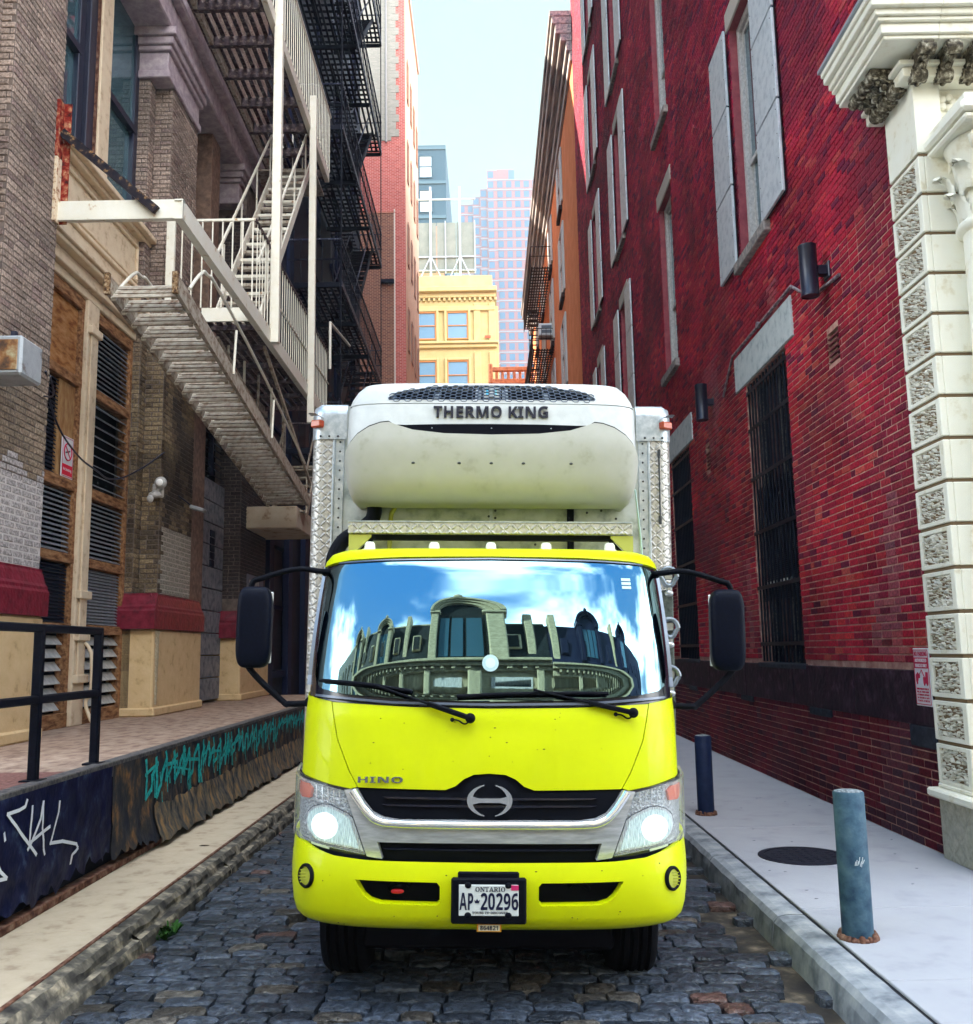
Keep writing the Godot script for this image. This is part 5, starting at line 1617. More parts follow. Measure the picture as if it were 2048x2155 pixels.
func _shift(a: Array, dy: float) -> Array:
	var r := []
	for q in a: r.append([q[0], q[1] - dy, q[2], q[3] - dy])
	return r

# ---------------------------------------------------------------- white cast iron corner building
func white_building() -> void:
	var w := mat("cast_iron_white", Color.WHITE, 0.5, 0.0, {"ramp": [Color(0.70, 0.64, 0.48), Color(0.84, 0.81, 0.69), Color(0.86, 0.84, 0.73)], "at": 0.34, "k": "patch", "s": 0.8})
	var base := mat("base_plate", Color.WHITE, 0.55, 0.1, {"ramp": [Color(0.34, 0.33, 0.27), Color(0.52, 0.50, 0.42)], "k": "patch", "s": 1.2, "bump": 0.5, "htex": tread_tex()})
	var b := thing("white_corner_building", "cream white cast iron building corner with carved panels, column and cornice", "building")
	var x := 3.405
	var zc := -6.93   # front corner
	var zr := -7.455  # joint with the brick
	pbox("pier_core", V3(x + 0.03, 0.15, zr), V3(3.56, 6.4, zc - 0.03), w, b)
	var fl := FastNoiseLite.new(); fl.seed = 12; fl.frequency = 1.0; fl.noise_type = FastNoiseLite.TYPE_SIMPLEX
	var fw := FastNoiseLite.new(); fw.seed = 5; fw.frequency = 1.0
	var worm := mat("worm_relief", Color.WHITE, 0.6, 0.0, {"ramp": [Color(0.62, 0.57, 0.46), Color(0.78, 0.76, 0.68)], "k": "patch", "s": 2.0})
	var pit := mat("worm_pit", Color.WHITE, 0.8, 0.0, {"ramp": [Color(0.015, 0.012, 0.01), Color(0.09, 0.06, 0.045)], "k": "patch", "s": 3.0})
	var y := 0.70
	var step := 0.322
	for i in 15:
		var y0 := y + step * i
		var y1 := y0 + step - 0.028
		# block: frame round a sunk panel, on the alley side; plain on the front side
		var za := zc - 0.0
		var zb := zr + 0.0
		var p0 := za - 0.07
		var p1 := zb + 0.05
		var mb := MB.new()
		mb.bb(V3(x, y0, p0), V3(x + 0.05, y1, za), 0.006)
		mb.bb(V3(x, y0, zb), V3(x + 0.05, y1, p1), 0.006)
		mb.bb(V3(x + 0.0005, y0, p1 - 0.004), V3(x + 0.05, y0 + 0.032, p0 + 0.004), 0.004)
		mb.bb(V3(x + 0.0005, y1 - 0.032, p1 - 0.004), V3(x + 0.05, y1, p0 + 0.004), 0.004)
		mb.bb(V3(x + 0.051, y0, zc - 0.06), V3(3.75, y1, zc), 0.006)
		var blk := part("quoin_block", mb, w, b)
		var rows := []
		var nr := 26
		var nc := 30
		for r in nr + 1:
			var row := []
			for c in nc + 1:
				var yy := lerpf(y0 + 0.031, y1 - 0.031, float(r) / nr)
				var zz := lerpf(p0 + 0.002, p1 - 0.002, float(c) / nc)
				var q := V3(yy * 34.0, zz * 34.0, i * 7.3)
				var wv := absf(fl.get_noise_3dv(q + V3(fw.get_noise_3dv(q * 0.5), fw.get_noise_3dv(q * 0.5 + V3(9, 2, 1)), 0) * 1.6))
				var h := smoothstep(0.20, 0.33, wv)
				if r == 0 or r == nr or c == 0 or c == nc: h = 0.3
				row.append(V3(x + 0.034 - 0.040 * h, yy, zz))
			rows.append(row)
		mb = MB.new(); mb.grid(rows, Vector3.LEFT)
		part("carved_panel", mb, worm, blk)
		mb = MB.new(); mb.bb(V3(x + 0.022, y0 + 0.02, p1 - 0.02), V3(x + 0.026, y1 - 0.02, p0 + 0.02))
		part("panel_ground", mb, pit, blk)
	var jm := mat("joint_brown", Color(0.22, 0.15, 0.09), 0.8)
	pbox("joint_backing", V3(x + 0.02, 0.7, zr), V3(3.74, 5.53, zc - 0.018), jm, b)
	# base
	pbox("pedestal", V3(x - 0.01, 0.15, zr), V3(3.95, 0.60, zc + 0.09), base, b, 0.004)
	pbox("pedestal_cap", V3(x - 0.08, 0.60, zr - 0.05), V3(4.1, 0.665, zc + 0.17), w, b, 0.015)
	pbox("plinth_step", V3(x - 0.01, 0.666, zr), V3(3.9, 0.70, zc + 0.05), w, b, 0.008)
	# frieze over the blocks
	pbox("frieze", V3(x + 0.004, 5.535, zr), V3(3.62, 6.12, zc - 0.003), w, b, 0.004)
	pbox("architrave", V3(3.62, 5.70, -7.2), V3(12.0, 6.12, zc - 0.10), w, b, 0.006)
	pbox("architrave_fillet", V3(3.60, 5.86, -7.2), V3(12.0, 5.93, zc - 0.07), w, b, 0.01)
	pbox("front_wall", V3(4.4, 0.15, -8.5), V3(16, 29, -7.6), w, b)
	pbox("upper_front", V3(3.52, 6.75, -8.6), V3(16, 30.0, -7.47), w, b)
	# column with carved capital
	var ctr := V3(3.86, 0.66, -6.73)
	var mb := MB.new()
	mb.lathe([Vector2(0.36, 0.0), Vector2(0.36, 0.06), Vector2(0.32, 0.10), Vector2(0.34, 0.16), Vector2(0.29, 0.20), Vector2(0.275, 0.26), Vector2(0.265, 1.6), Vector2(0.25, 3.0), Vector2(0.24, 4.12), Vector2(0.275, 4.14), Vector2(0.285, 4.17), Vector2(0.27, 4.20), Vector2(0.235, 4.21)], ctr, 48)
	var col := part("column", mb, w, b)
	mb = MB.new()
	mb.lathe([Vector2(0.235, 4.20), Vector2(0.24, 4.45), Vector2(0.27, 4.70), Vector2(0.32, 4.82)], ctr, 32)
	part("capital_bell", mb, w, col)
	for tier in 2:
		for k in 8:
			var a := TAU * (k + 0.5 * tier) / 8.0
			var rows := []
			var y0 := 4.22 + tier * 0.20
			for i in 9:
				var u := i / 8.0
				var r := []
				for j in 7:
					var v := (j - 3) / 3.0
					var rad := 0.25 + 0.035 * tier + 0.02 * u + 0.10 * pow(u, 3.0) + 0.012 * cos(v * 9.0)
					var half := 0.085 * (1.0 - 0.55 * u * u) * (1.0 + 0.14 * sin(u * 22.0))
					var yy := y0 + 0.30 * u - 0.10 * pow(u, 5.0) - 0.03 * v * v
					var an := a + v * half / rad
					r.append(ctr + V3(cos(an) * rad, yy, sin(an) * rad))
				rows.append(r)
			mb = MB.new(); mb.grid(rows, V3(cos(a), 0, sin(a)))
			part("acanthus_leaf", mb, w, col)
	for k in 4:
		var a := TAU * (k + 0.5) / 4.0
		var sp := []
		for i in 22:
			var u := i / 21.0
			var rr := 0.075 * (1.0 - 0.75 * u)
			var an := u * TAU * 1.4
			sp.append(ctr + V3(cos(a), 0, sin(a)) * (0.35 + cos(an) * rr) + Vector3.UP * (4.74 - sin(an) * rr))
		mb = MB.new(); mb.tube(sp, 0.026, 8, 0.012)
		part("volute", mb, w, col)
	mb = MB.new()
	mb.box(ctr + V3(0, 4.85, 0), V3(0.74, 0.05, 0.74), Basis(), 0.015); mb.box(ctr + V3(0, 4.92, 0), V3(0.80, 0.08, 0.80), Basis(), 0.02); mb.box(ctr + V3(0, 5.0, 0), V3(0.70, 0.08, 0.70), Basis(), 0.01)
	part("abacus", mb, w, col)
	# cornice: a stepped profile along the alley side and the front
	var prof := [[6.12, 6.20, 0.10], [6.20, 6.24, 0.14], [6.30, 6.335, 0.32], [6.335, 6.42, 0.345], [6.42, 6.455, 0.375], [6.455, 6.51, 0.40], [6.51, 6.57, 0.44], [6.57, 6.62, 0.46]]
	var grey := mat("lead_flashing", Color(0.36, 0.42, 0.47), 0.4, 0.4)
	mb = MB.new()
	for q in prof:
		mb.bb(V3(x - q[2], q[0], zr - 0.12), V3(x + 0.1, q[1] - 0.001, zc + q[2] * 0.9), 0.006)
		mb.bb(V3(x + 0.1, q[0], zc - 0.4), V3(12.0, q[1] - 0.001, zc + q[2] * 0.9 - 0.002), 0.006)
	var cor := part("cornice", mb, w, b)
	mb = MB.new()
	mb.bb(V3(x - 0.48, 6.62, zr - 0.14), V3(x + 0.1, 6.655, zc + 0.44), 0.004); mb.bb(V3(x + 0.1, 6.621, zc - 0.4), V3(12.0, 6.655, zc + 0.438), 0.004)
	part("flashing", mb, grey, cor)
	pbox("frieze_band", V3(x - 0.02, 6.24, zr - 0.05), V3(12.0, 6.30, zc + 0.02), w, cor)
	# scrolled brackets under the soffit
	var dirty := mat("bracket_grime", Color.WHITE, 0.6, 0.0, {"ramp": [Color(0.02, 0.016, 0.012), Color(0.12, 0.10, 0.07), Color(0.66, 0.62, 0.50)], "at": 0.5, "k": "patch", "s": 3.0})
	for i in 26:
		var side := i < 3
		var o := V3(x, 6.12, zr + 0.06 + i * 0.17) if side else V3(x + 0.02 + (i - 3) * 0.20, 6.12, zc)
		var dir := Vector3.LEFT if side else Vector3.BACK
		var wd := dir.cross(Vector3.UP).normalized()
		mb = MB.new()
		mb.prism(pv([0.0, -0.02, 0.07, -0.04, 0.12, -0.01, 0.13, 0.05, 0.19, 0.085, 0.26, 0.09, 0.29, 0.13, 0.28, 0.176, 0.0, 0.176]), -0.045, 0.045, Transform3D(Basis(dir, Vector3.UP, dir.cross(Vector3.UP)), o))
		for q in [[0.075, 0.005, 0.052], [0.25, 0.125, 0.045]]:
			var m: Vector3 = o + dir * q[0] + Vector3.UP * q[1]
			mb.tube([m - wd * 0.058, m + wd * 0.058], q[2], 14)
			mb.tube([m - wd * 0.066, m + wd * 0.066], q[2] * 0.45, 10)
		for k in 4:
			mb.ellipsoid(o + dir * (0.05 + k * 0.055) + Vector3.UP * (-0.035 + k * 0.038), V3(0.024, 0.03, 0.024), 1.0, Basis(), 8, 6)
		part("scroll_bracket", mb, dirty, cor)
	for i in 10:
		mb = MB.new()
		var o := V3(x + 0.3 + i * 0.6, 5.98, zc - 0.06)
		for k in 5:
			mb.ellipsoid(o + V3(cos(k * 1.256) * 0.05, sin(k * 1.256) * 0.05, 0), V3(0.035, 0.035, 0.02), 1.0, Basis(), 8, 6)
		part("rosette", mb, w, b)

# ---------------------------------------------------------------- tan brick building on the left
func louvre(parent: Node, za: float, zb: float, y0: float, y1: float, x: float, n: int, slatm: Material, tilt: float, wide: float, backm: Material) -> void:
	var mb := MB.new()
	mb.bb(V3(x - 0.16, y0, zb), V3(x - 0.15, y1, za))
	var o := part("louvre_panel", mb, backm, parent)
	for i in n:
		var y := lerpf(y0, y1, (i + 0.5) / n)
		mb = MB.new()
		mb.box(V3(x - 0.05, y, (za + zb) * 0.5), V3(wide, 0.012, za - zb - 0.01), Basis(Vector3.BACK, tilt))
		part("louvre_slat", mb, slatm, o)

func left_building() -> void:
	var b := thing("tan_brick_building", "tan brick building with cream trim, wooden louvres and plywood along the left loading dock", "building")
	var brickm := mat("tan_brick", Color.WHITE, 0.85, 0.0, {"v": 0.4, "k": "patch", "s": 5.0, "bump": 0.25, "bk": "grain"})
	var mortar := mat("dark_mortar", Color.WHITE, 0.95, 0.0, {"ramp": [Color(0.09, 0.07, 0.065), Color(0.20, 0.155, 0.13)], "k": "patch", "s": 1.0})
	var cream := mat("cream_paint", Color.WHITE, 0.6, 0.0, {"ramp": [Color(0.50, 0.37, 0.24), Color(0.68, 0.54, 0.38), Color(0.74, 0.61, 0.44)], "at": 0.36, "k": "patch", "s": 0.9, "bump": 0.15})
	var redp := mat("oxblood_paint", Color.WHITE, 0.35, 0.0, {"ramp": [Color(0.09, 0.005, 0.014), Color(0.17, 0.009, 0.026), Color(0.22, 0.022, 0.045)], "k": "patch", "s": 1.2, "bump": 0.3})
	var yel := mat("ochre_paint", Color.WHITE, 0.7, 0.0, {"ramp": [Color(0.50, 0.33, 0.17), Color(0.66, 0.47, 0.25), Color(0.72, 0.53, 0.30)], "at": 0.3, "k": "patch", "s": 0.8, "bump": 0.3, "bk": "patch"})
	var wood := mat("orange_wood", Color.WHITE, 0.8, 0.0, {"ramp": [Color(0.09, 0.035, 0.016), Color(0.27, 0.13, 0.06), Color(0.42, 0.24, 0.12)], "k": "patch", "s": V3(3.0, 3.0, 0.8), "bump": 0.3})
	var ply := mat("plywood", Color.WHITE, 0.8, 0.0, {"ramp": [Color(0.16, 0.05, 0.016), Color(0.36, 0.16, 0.055), Color(0.48, 0.25, 0.11)], "k": "blotch", "s": V3(2.5, 3.6, 1.2), "bump": 0.2})
	var navy := mat("navy_frame", Color(0.012, 0.014, 0.040), 0.4, 0.0, {"v": 0.25, "k": "fine", "s": 3.0})
	var glass := mat("left_glass", Color(0.10, 0.22, 0.27), 0.05, 0.6)
	var voidm := mat("deep_void", Color(0.004, 0.004, 0.008), 0.9)
	var H := 29.0
	# masses (the bays stay open)
	var mb := MB.new()
	mb.bb(V3(-70, 0, -19.19), V3(-5.25, H, -7.6))
	part("wall_mass", mb, mortar, b)
	var piers := [[-7.6, -8.65, -4.74, 11.0], [-8.652, -9.72, LX, 11.0], [-13.22, -14.66, LX, 6.6], [-13.22, -14.42, LX + 0.0005, 11.0], [-17.2, -19.19, LX + 0.1, 11.0]]
	for p in piers:
		pbox("pier", V3(-5.26, DOCK, p[1]), V3(p[2], p[3], p[0]), mortar, b)
	pbox("pier_step", V3(-5.26, DOCK, -13.225), V3(-4.86, 10.2, -12.98), mortar, b)
	pbox("upper_wall", V3(-5.26, 11.0, -19.19), V3(LX - 0.02, H, -7.6), mortar, b)
	# bricks
	var f := FastNoiseLite.new(); f.seed = 18; f.frequency = 0.5; f.fractal_octaves = 4
	var list := []
	var paint := FastNoiseLite.new(); paint.seed = 2; paint.frequency = 1.6; paint.fractal_octaves = 4
	for fc in [[V3(-4.74, 2.66, -7.65), Vector3.FORWARD, Vector3.RIGHT, 1.0, 11.0, 0], [V3(LX, 2.66, -8.655), Vector3.FORWARD, Vector3.RIGHT, 1.06, 11.0, 1], [V3(-4.735, 2.66, -8.65), Vector3.RIGHT, Vector3.BACK, 0.13, 11.0, 0],
		[V3(LX, 2.62, -13.225), Vector3.FORWARD, Vector3.RIGHT, 1.43, 3.95, 2], [V3(LX, 6.564, -13.225), Vector3.FORWARD, Vector3.RIGHT, 1.19, 3.6, 2], [V3(-4.855, 2.62, -13.22), Vector3.RIGHT, Vector3.BACK, 0.25, 7.55, 3], [V3(-5.15, 2.62, -12.98), Vector3.RIGHT, Vector3.BACK, 0.285, 7.55, 3], [V3(-4.86, 2.62, -12.985), Vector3.FORWARD, Vector3.RIGHT, 0.235, 7.55, 3],
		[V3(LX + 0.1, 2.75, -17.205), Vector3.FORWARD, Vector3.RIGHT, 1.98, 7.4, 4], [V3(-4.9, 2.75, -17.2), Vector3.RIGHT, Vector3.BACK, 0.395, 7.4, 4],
		[V3(LX - 0.02, 11.1, -7.65), Vector3.FORWARD, Vector3.RIGHT, 11.5, 6.0, 5]]:
		var kind: int = fc[5]
		var y00: float = fc[0].y
		var pick := func(u: float, v: float) -> Color:
			var y := v + y00
			var t := f.get_noise_2d(u + kind * 5.0, y)
			var k := rng.randf_range(0.8, 1.2) * (1.0 + 0.45 * t)
			var c := Color(0.46, 0.35, 0.29) * k
			if rng.randf() < 0.15: c = Color(0.36, 0.26, 0.23) * k
			if kind == 2 or kind == 3:
				var soot := smoothstep(6.4, 5.4, y) * clampf((0.62 if kind == 2 else 0.30) + 1.6 * paint.get_noise_2d(u * 0.9 + 3.0, y * 0.5), 0.0, 1.0)
				c = c.lerp(Color(0.40, 0.29, 0.15) * k, smoothstep(7.0, 5.5, y) * 0.8)
				c = c.lerp(Color(0.035, 0.026, 0.030), soot * 0.85)
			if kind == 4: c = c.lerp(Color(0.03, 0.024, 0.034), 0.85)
			if kind <= 1:
				c = c.lerp(Color(0.40, 0.30, 0.17) * k, smoothstep(5.2, 4.0, y) * 0.5)
				if y < 3.62 + 0.35 * paint.get_noise_2d(u * 1.2, y * 1.2): c = Color(0.62, 0.56, 0.54) * rng.randf_range(0.93, 1.05)
			if kind == 2 and y < 3.55 and u > 0.1: c = Color(0.46, 0.41, 0.34) * rng.randf_range(0.93, 1.05)
			return Color(clampf(c.r, 0.01, 0.9), clampf(c.g, 0.01, 0.9), clampf(c.b, 0.01, 0.9))
		var row := 0.068 if kind != 3 else 0.068
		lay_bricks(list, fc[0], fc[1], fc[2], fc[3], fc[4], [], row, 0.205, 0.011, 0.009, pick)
	set_bricks(list, b, "brick", 300, brickm, "far_bricks")
	var pw := mat("masonry_white", Color.WHITE, 0.6, 0.0, {"ramp": [Color(0.50, 0.45, 0.42), Color(0.60, 0.55, 0.53)], "k": "patch", "s": 1.5})
	pbox("painted_patch", V3(LX - 0.01, 2.66, -9.715), V3(LX + 0.004, 3.5, -8.66), pw, b)
	pbox("painted_patch", V3(LX - 0.14, 2.66, -8.6), V3(LX - 0.137, 3.5, -7.7), pw, b)
	pbox("painted_patch", V3(LX - 0.01, 2.62, -14.655), V3(LX + 0.004, 3.53, -13.33), mat("masonry_grey", Color(0.44, 0.39, 0.33), 0.7), b)
	# pier bases: ochre plinth, oxblood moulding
	for p in [[-7.6, -9.72, LX, 2.17], [-12.98, -15.1, LX, 2.12], [-17.14, -19.3, LX + 0.1, 2.05]]:
		var x: float = p[2]
		var y: float = p[3]
		pbox("plinth", V3(-5.26, DOCK, p[1] - 0.03), V3(x + 0.06, y, p[0] + 0.0), yel, b, 0.025)
		pbox("plinth_foot", V3(-5.26, DOCK, p[1] - 0.05), V3(x + 0.10, DOCK + 0.12, p[0] + 0.03), yel, b, 0.02)
		var prof := pv([0, 0, 0.10, 0, 0.105, 0.24, 0.085, 0.27, 0.085, 0.30, 0.06, 0.33, 0.03, 0.43, 0.015, 0.46, 0.015, 0.485, 0, 0.485])
		mb = MB.new()
		mb.prism(prof, 0.0, p[0] - p[1] + 0.06, Transform3D(Basis(Vector3.RIGHT, Vector3.UP, Vector3.BACK), V3(x, y + 0.002, p[1] - 0.03)))
		mb.prism(prof, 0.0, 0.66 + 0.1, Transform3D(Basis(Vector3.BACK, Vector3.UP, Vector3.RIGHT), V3(-5.26, y + 0.003, p[0] + 0.001)))
		part("base_moulding", mb, redp, b)
	# broken plaster down the corner of the second pier
	mb = MB.new()
	var rows := []
	for i in 26:
		var u := i / 25.0
		var r := []
		var half := 0.09 * (1.0 - 0.6 * u) * (0.7 + 0.6 * rng.randf())
		for j in 5:
			var s := (j - 2) / 2.0
			r.append(V3(LX + 0.066 + 0.012 * rng.randf(), 2.10 - u * 1.0, -13.0 - 0.02 + s * half - 0.10) if absf(s) < 0.9 else V3(LX + 0.058, 2.10 - u * 1.0, -13.02 + s * half - 0.10))
		rows.append(r)
	mb.grid(rows, Vector3.RIGHT)
	part("broken_plaster", mb, mat("bare_plaster", Color.WHITE, 0.9, 0.0, {"ramp": [Color(0.45, 0.36, 0.22), Color(0.70, 0.62, 0.45)], "k": "patch", "s": 6.0, "bump": 0.8}), b)

	# ------ ground floor bay with louvres and plywood
	var bx := -4.98
	pbox("bay_wall", V3(-5.3, DOCK, -12.98), V3(bx - 0.19, 6.3, -9.72), voidm, b)
	var slat := mat("louvre_grey", Color.WHITE, 0.5, 0.2, {"ramp": [Color(0.20, 0.22, 0.26), Color(0.40, 0.43, 0.47)], "k": "patch", "s": 2.0})
	var dslat := mat("louvre_dark", Color(0.020, 0.024, 0.05), 0.5, 0.2, {"v": 0.3, "k": "fine", "s": 3.0})
	var pale := mat("louvre_pale", Color.WHITE, 0.5, 0.1, {"ramp": [Color(0.32, 0.33, 0.33), Color(0.58, 0.57, 0.52)], "k": "patch", "s": 2.0})
	var rails := [[5.03, 5.15], [3.73, 3.86], [2.86, 2.97], [2.04, 2.15], [0.95, 1.12], [6.02, 6.18]]
	for q in rails:
		pbox("frame_rail", V3(bx - 0.12, q[0], -12.96), V3(bx + 0.02, q[1], -11.70), wood, b, 0.006)
		pbox("frame_rail", V3(bx - 0.12, q[0], -11.36), V3(bx + 0.02, q[1], -9.75), wood, b, 0.006)
	for q in [[-12.98, -12.90], [-11.78, -11.701], [-11.36, -11.29]]:
		pbox("frame_stile", V3(bx - 0.12, 1.12, q[0]), V3(bx + 0.015, 6.03, q[1]), wood, b, 0.005)
	louvre(b, -11.79, -12.89, 5.16, 6.0, bx, 13, slat, -0.5, 0.075, voidm)
	louvre(b, -11.79, -12.89, 3.87, 5.02, bx, 9, slat, -0.45, 0.10, voidm)
	louvre(b, -11.79, -12.89, 2.98, 3.72, bx, 13, slat, -0.5, 0.07, voidm)
	louvre(b, -11.79, -12.89, 2.16, 2.85, bx, 17, slat, -0.6, 0.055, voidm)
	louvre(b, -11.79, -12.89, 1.13, 2.03, bx, 6, pale, -0.9, 0.13, voidm)
	louvre(b, -9.8, -10.84, 3.87, 5.02, bx, 24, dslat, -0.7, 0.06, voidm)
	louvre(b, -9.8, -11.28, 2.98, 3.72, bx, 13, slat, -0.5, 0.07, voidm)
	louvre(b, -9.8, -11.28, 2.16, 2.85, bx, 17, dslat, -0.6, 0.055, voidm)
	louvre(b, -9.8, -11.2, 1.13, 2.03, bx, 6, pale, -0.9, 0.13, voidm)
	pbox("plywood_sheet", V3(bx - 0.07, 5.16, -11.28), V3(bx - 0.035, 6.01, -9.78), ply, b)
	pbox("plywood_sheet", V3(bx - 0.07, 3.87, -11.285), V3(bx - 0.03, 5.02, -10.86), mat("plywood_pale", Color.WHITE, 0.8, 0.0, {"ramp": [Color(0.26, 0.12, 0.045), Color(0.46, 0.28, 0.13)], "k": "blotch", "s": V3(2.5, 1.2, 3.6), "bump": 0.2}), b)
	pbox("mullion", V3(bx - 0.12, DOCK, -11.70), V3(bx + 0.06, 6.18, -11.365), cream, b, 0.012)
	pbox("mullion_face", V3(bx + 0.06, 1.5, -11.62), V3(bx + 0.085, 5.9, -11.44), cream, b, 0.008)
	for q in [5.75, 2.45, 1.95, 1.45]:
		pbox("mullion_block", V3(bx + 0.05, q, -11.69), V3(bx + 0.12, q + 0.10, -11.37), cream, b, 0.01)
	ptube("bent_pipe", smooth_path([V3(bx + 0.1, 1.92, -11.60), V3(bx + 0.16, 1.85, -11.58), V3(bx + 0.2, 1.72, -11.56), V3(bx + 0.2, 1.35, -11.56), V3(bx + 0.14, 1.22, -11.58), V3(bx + 0.2, 1.05, -11.56), V3(bx + 0.26, 0.97, -11.54)]), 0.022, cream, b, 8)
	# cream cornice and spandrel over the bay
	for q in [[6.18, 6.30, -4.93], [6.30, 6.36, -4.86], [6.36, 6.50, -4.90], [6.50, 6.56, -4.80], [6.56, 6.62, -4.76], [6.62, 6.86, -4.88], [6.86, 6.92, -4.84], [7.66, 7.72, -4.84], [7.72, 7.80, -4.76]]:
		pbox("cornice_course", V3(-5.24, q[0], -13.2), V3(q[2], q[1] - 0.002, -9.722), cream, b, 0.01)
	pbox("spandrel_panel", V3(-5.24, 6.92, -13.2), V3(-4.94, 7.66, -9.722), cream, b)
	for q in [[7.0, 7.04, -12.9, -9.75], [7.52, 7.56, -12.9, -9.75]]:
		pbox("panel_moulding", V3(-4.941, q[0], q[2]), V3(-4.90, q[1], q[3]), cream, b, 0.01)
	pbox("panel_moulding", V3(-4.941, 7.041, -12.9), V3(-4.90, 7.519, -12.86), cream, b, 0.01)
	# first floor window pair
	pbox("window_backing", V3(-5.3, 7.8, -13.2), V3(-5.22, 11.0, -9.72), voidm, b)
	pbox("mullion", V3(-5.2, 7.8, -11.70), V3(-4.90, 11.0, -11.37), cream, b, 0.01)
	pbox("rusted_edge", V3(-5.19, 7.8, -11.37), V3(-4.93, 11.0, -11.345), mat("rusty_steel"), b)
	for q in [[-9.74, -11.34], [-11.71, -13.2]]:
		var za: float = q[0]
		var zb: float = q[1]
		mb = MB.new()
		mb.bb(V3(-5.16, 7.8, zb), V3(-4.96, 11.0, zb + 0.20), 0.01)
		mb.bb(V3(-5.16, 7.8, zb + 0.20), V3(-5.02, 11.0, zb + 0.36), 0.01)
		mb.bb(V3(-5.16, 7.8, za - 0.08), V3(-4.99, 11.0, za), 0.01)
		mb.bb(V3(-5.12, 7.8, zb + 0.3), V3(-5.02, 7.9, za - 0.08)); mb.bb(V3(-5.13, 9.28, zb + 0.3), V3(-5.01, 9.38, za - 0.08))
		var o := part("window", mb, navy, b)
		pbox("pane", V3(-5.10, 7.9, zb + 0.34), V3(-5.09, 9.28, za - 0.08), glass, o)
		pbox("pane", V3(-5.07, 9.38, zb + 0.34), V3(-5.06, 11.0, za - 0.08), glass, o)
	# head over the bays and pier caps
	var stone := mat("purple_stone", Color.WHITE, 0.8, 0.0, {"ramp": [Color(0.28, 0.22, 0.26), Color(0.50, 0.42, 0.44)], "k": "patch", "s": 1.0})
	pbox("head_beam", V3(-5.24, 10.95, -19.18), V3(-4.52, 11.35, -9.73), stone, b, 0.02)
	pbox("head_beam", V3(-5.24, 11.35, -19.18), V3(-4.38, 11.55, -9.73), stone, b, 0.03)
	for z in [[-12.95, -14.45], [-16.95, -19.18]]:
		for q in [[10.20, 10.32, 0.03], [10.32, 10.62, 0.0], [10.62, 10.70, 0.05], [10.70, 10.82, 0.09], [10.82, 10.95, 0.14]]:
			pbox("pier_cap", V3(-5.24, q[0], z[1] - q[2]), V3(LX + q[2] + 0.01, q[1] - 0.002, z[0] + q[2]), stone, b, 0.012)
	# second bay: grey metal sheeting, brown post, small louvre
	var sheet := mat("grey_sheeting", Color.WHITE, 0.6, 0.1, {"ramp": [Color(0.10, 0.11, 0.14), Color(0.22, 0.22, 0.25), Color(0.30, 0.29, 0.30)], "k": "patch", "s": 1.1})
	pbox("bay_wall", V3(-5.3, DOCK, -17.2), V3(-5.13, 11.0, -14.42), voidm, b)
	for i in 10:
		pbox("metal_sheet", V3(-4.88, 1.0 + i * 0.38, -17.2), V3(-4.80, 1.0 + (i + 1) * 0.38 - 0.018, -15.7), sheet, b, 0.008)
	for i in 8:
		pbox("metal_sheet", V3(-4.88, 2.9 + i * 0.40, -15.0), V3(-4.80, 2.9 + (i + 1) * 0.40 - 0.018, -14.67), sheet, b, 0.008)
	pbox("dark_door", V3(-4.88, DOCK, -15.0), V3(-4.82, 2.88, -14.67), mat("navy_door", Color(0.012, 0.02, 0.035), 0.5), b)
	pbox("post", V3(-5.0, DOCK, -15.7), V3(-4.72, 6.3, -15.0), mat("brown_post", Color.WHITE, 0.7, 0.0, {"ramp": [Color(0.14, 0.09, 0.07), Color(0.30, 0.19, 0.14)], "k": "patch", "s": 1.5}), b, 0.012)
	louvre(b, -15.72, -17.0, 4.85, 5.9, -4.78, 9, dslat, -0.5, 0.08, voidm)
	pbox("louvre_stile", V3(-4.84, 4.85, -16.3), V3(-4.75, 5.9, -16.25), dslat, b)
	pbox("bay_head", V3(-5.24, 6.18, -17.2), V3(-4.64, 6.60, -15.3), stone, b, 0.012)
	pbox("post", V3(-5.1, 6.61, -16.25), V3(-4.75, 10.94, -15.75), mat("brown_post"), b, 0.01)
	mb = MB.new()
	for i in 5: mb.bb(V3(-4.80, 3.28 + i * 0.13, -16.6), V3(-4.785, 3.39 + i * 0.13, -16.35))
	part("sheet_vent", mb, dslat, b)
	# canopy over the dark doorway further along
	pbox("canopy", V3(-5.2, 4.08, -19.4), V3(-3.55, 4.50, -17.6), mat("stained_canopy", Color.WHITE, 0.8, 0.0, {"ramp": [Color(0.20, 0.12, 0.07), Color(0.46, 0.37, 0.27), Color(0.52, 0.44, 0.34)], "at": 0.35, "k": "blotch", "s": 0.9}), b, 0.02)
	mb = MB.new()
	for i in 5: mb.bb(V3(-4.48, 2.45, -17.9 - i * 0.16), V3(-4.47, 3.15, -17.85 - i * 0.16))
	mb.bb(V3(-4.482, 2.76, -18.6), V3(-4.468, 2.80, -17.8))
	part("window_guard", mb, mat("window_white"), b)
	pbox("plaster_patch", V3(-4.51, 2.4, -19.0), V3(-4.488, 3.25, -17.7), mat("patch_grey", Color(0.20, 0.20, 0.24), 0.8), b)

	# ------ small fittings, each a thing of its own
	var fb := thing("floodlight", "rusty square metal floodlight box on the tan brick pier at the left edge", "floodlight", V3(-4.32, 4.22, -8.32))
	mb = MB.new(); mb.box(V3(0, 0.2, 0), V3(0.45, 0.36, 0.40), Basis(), 0.02)
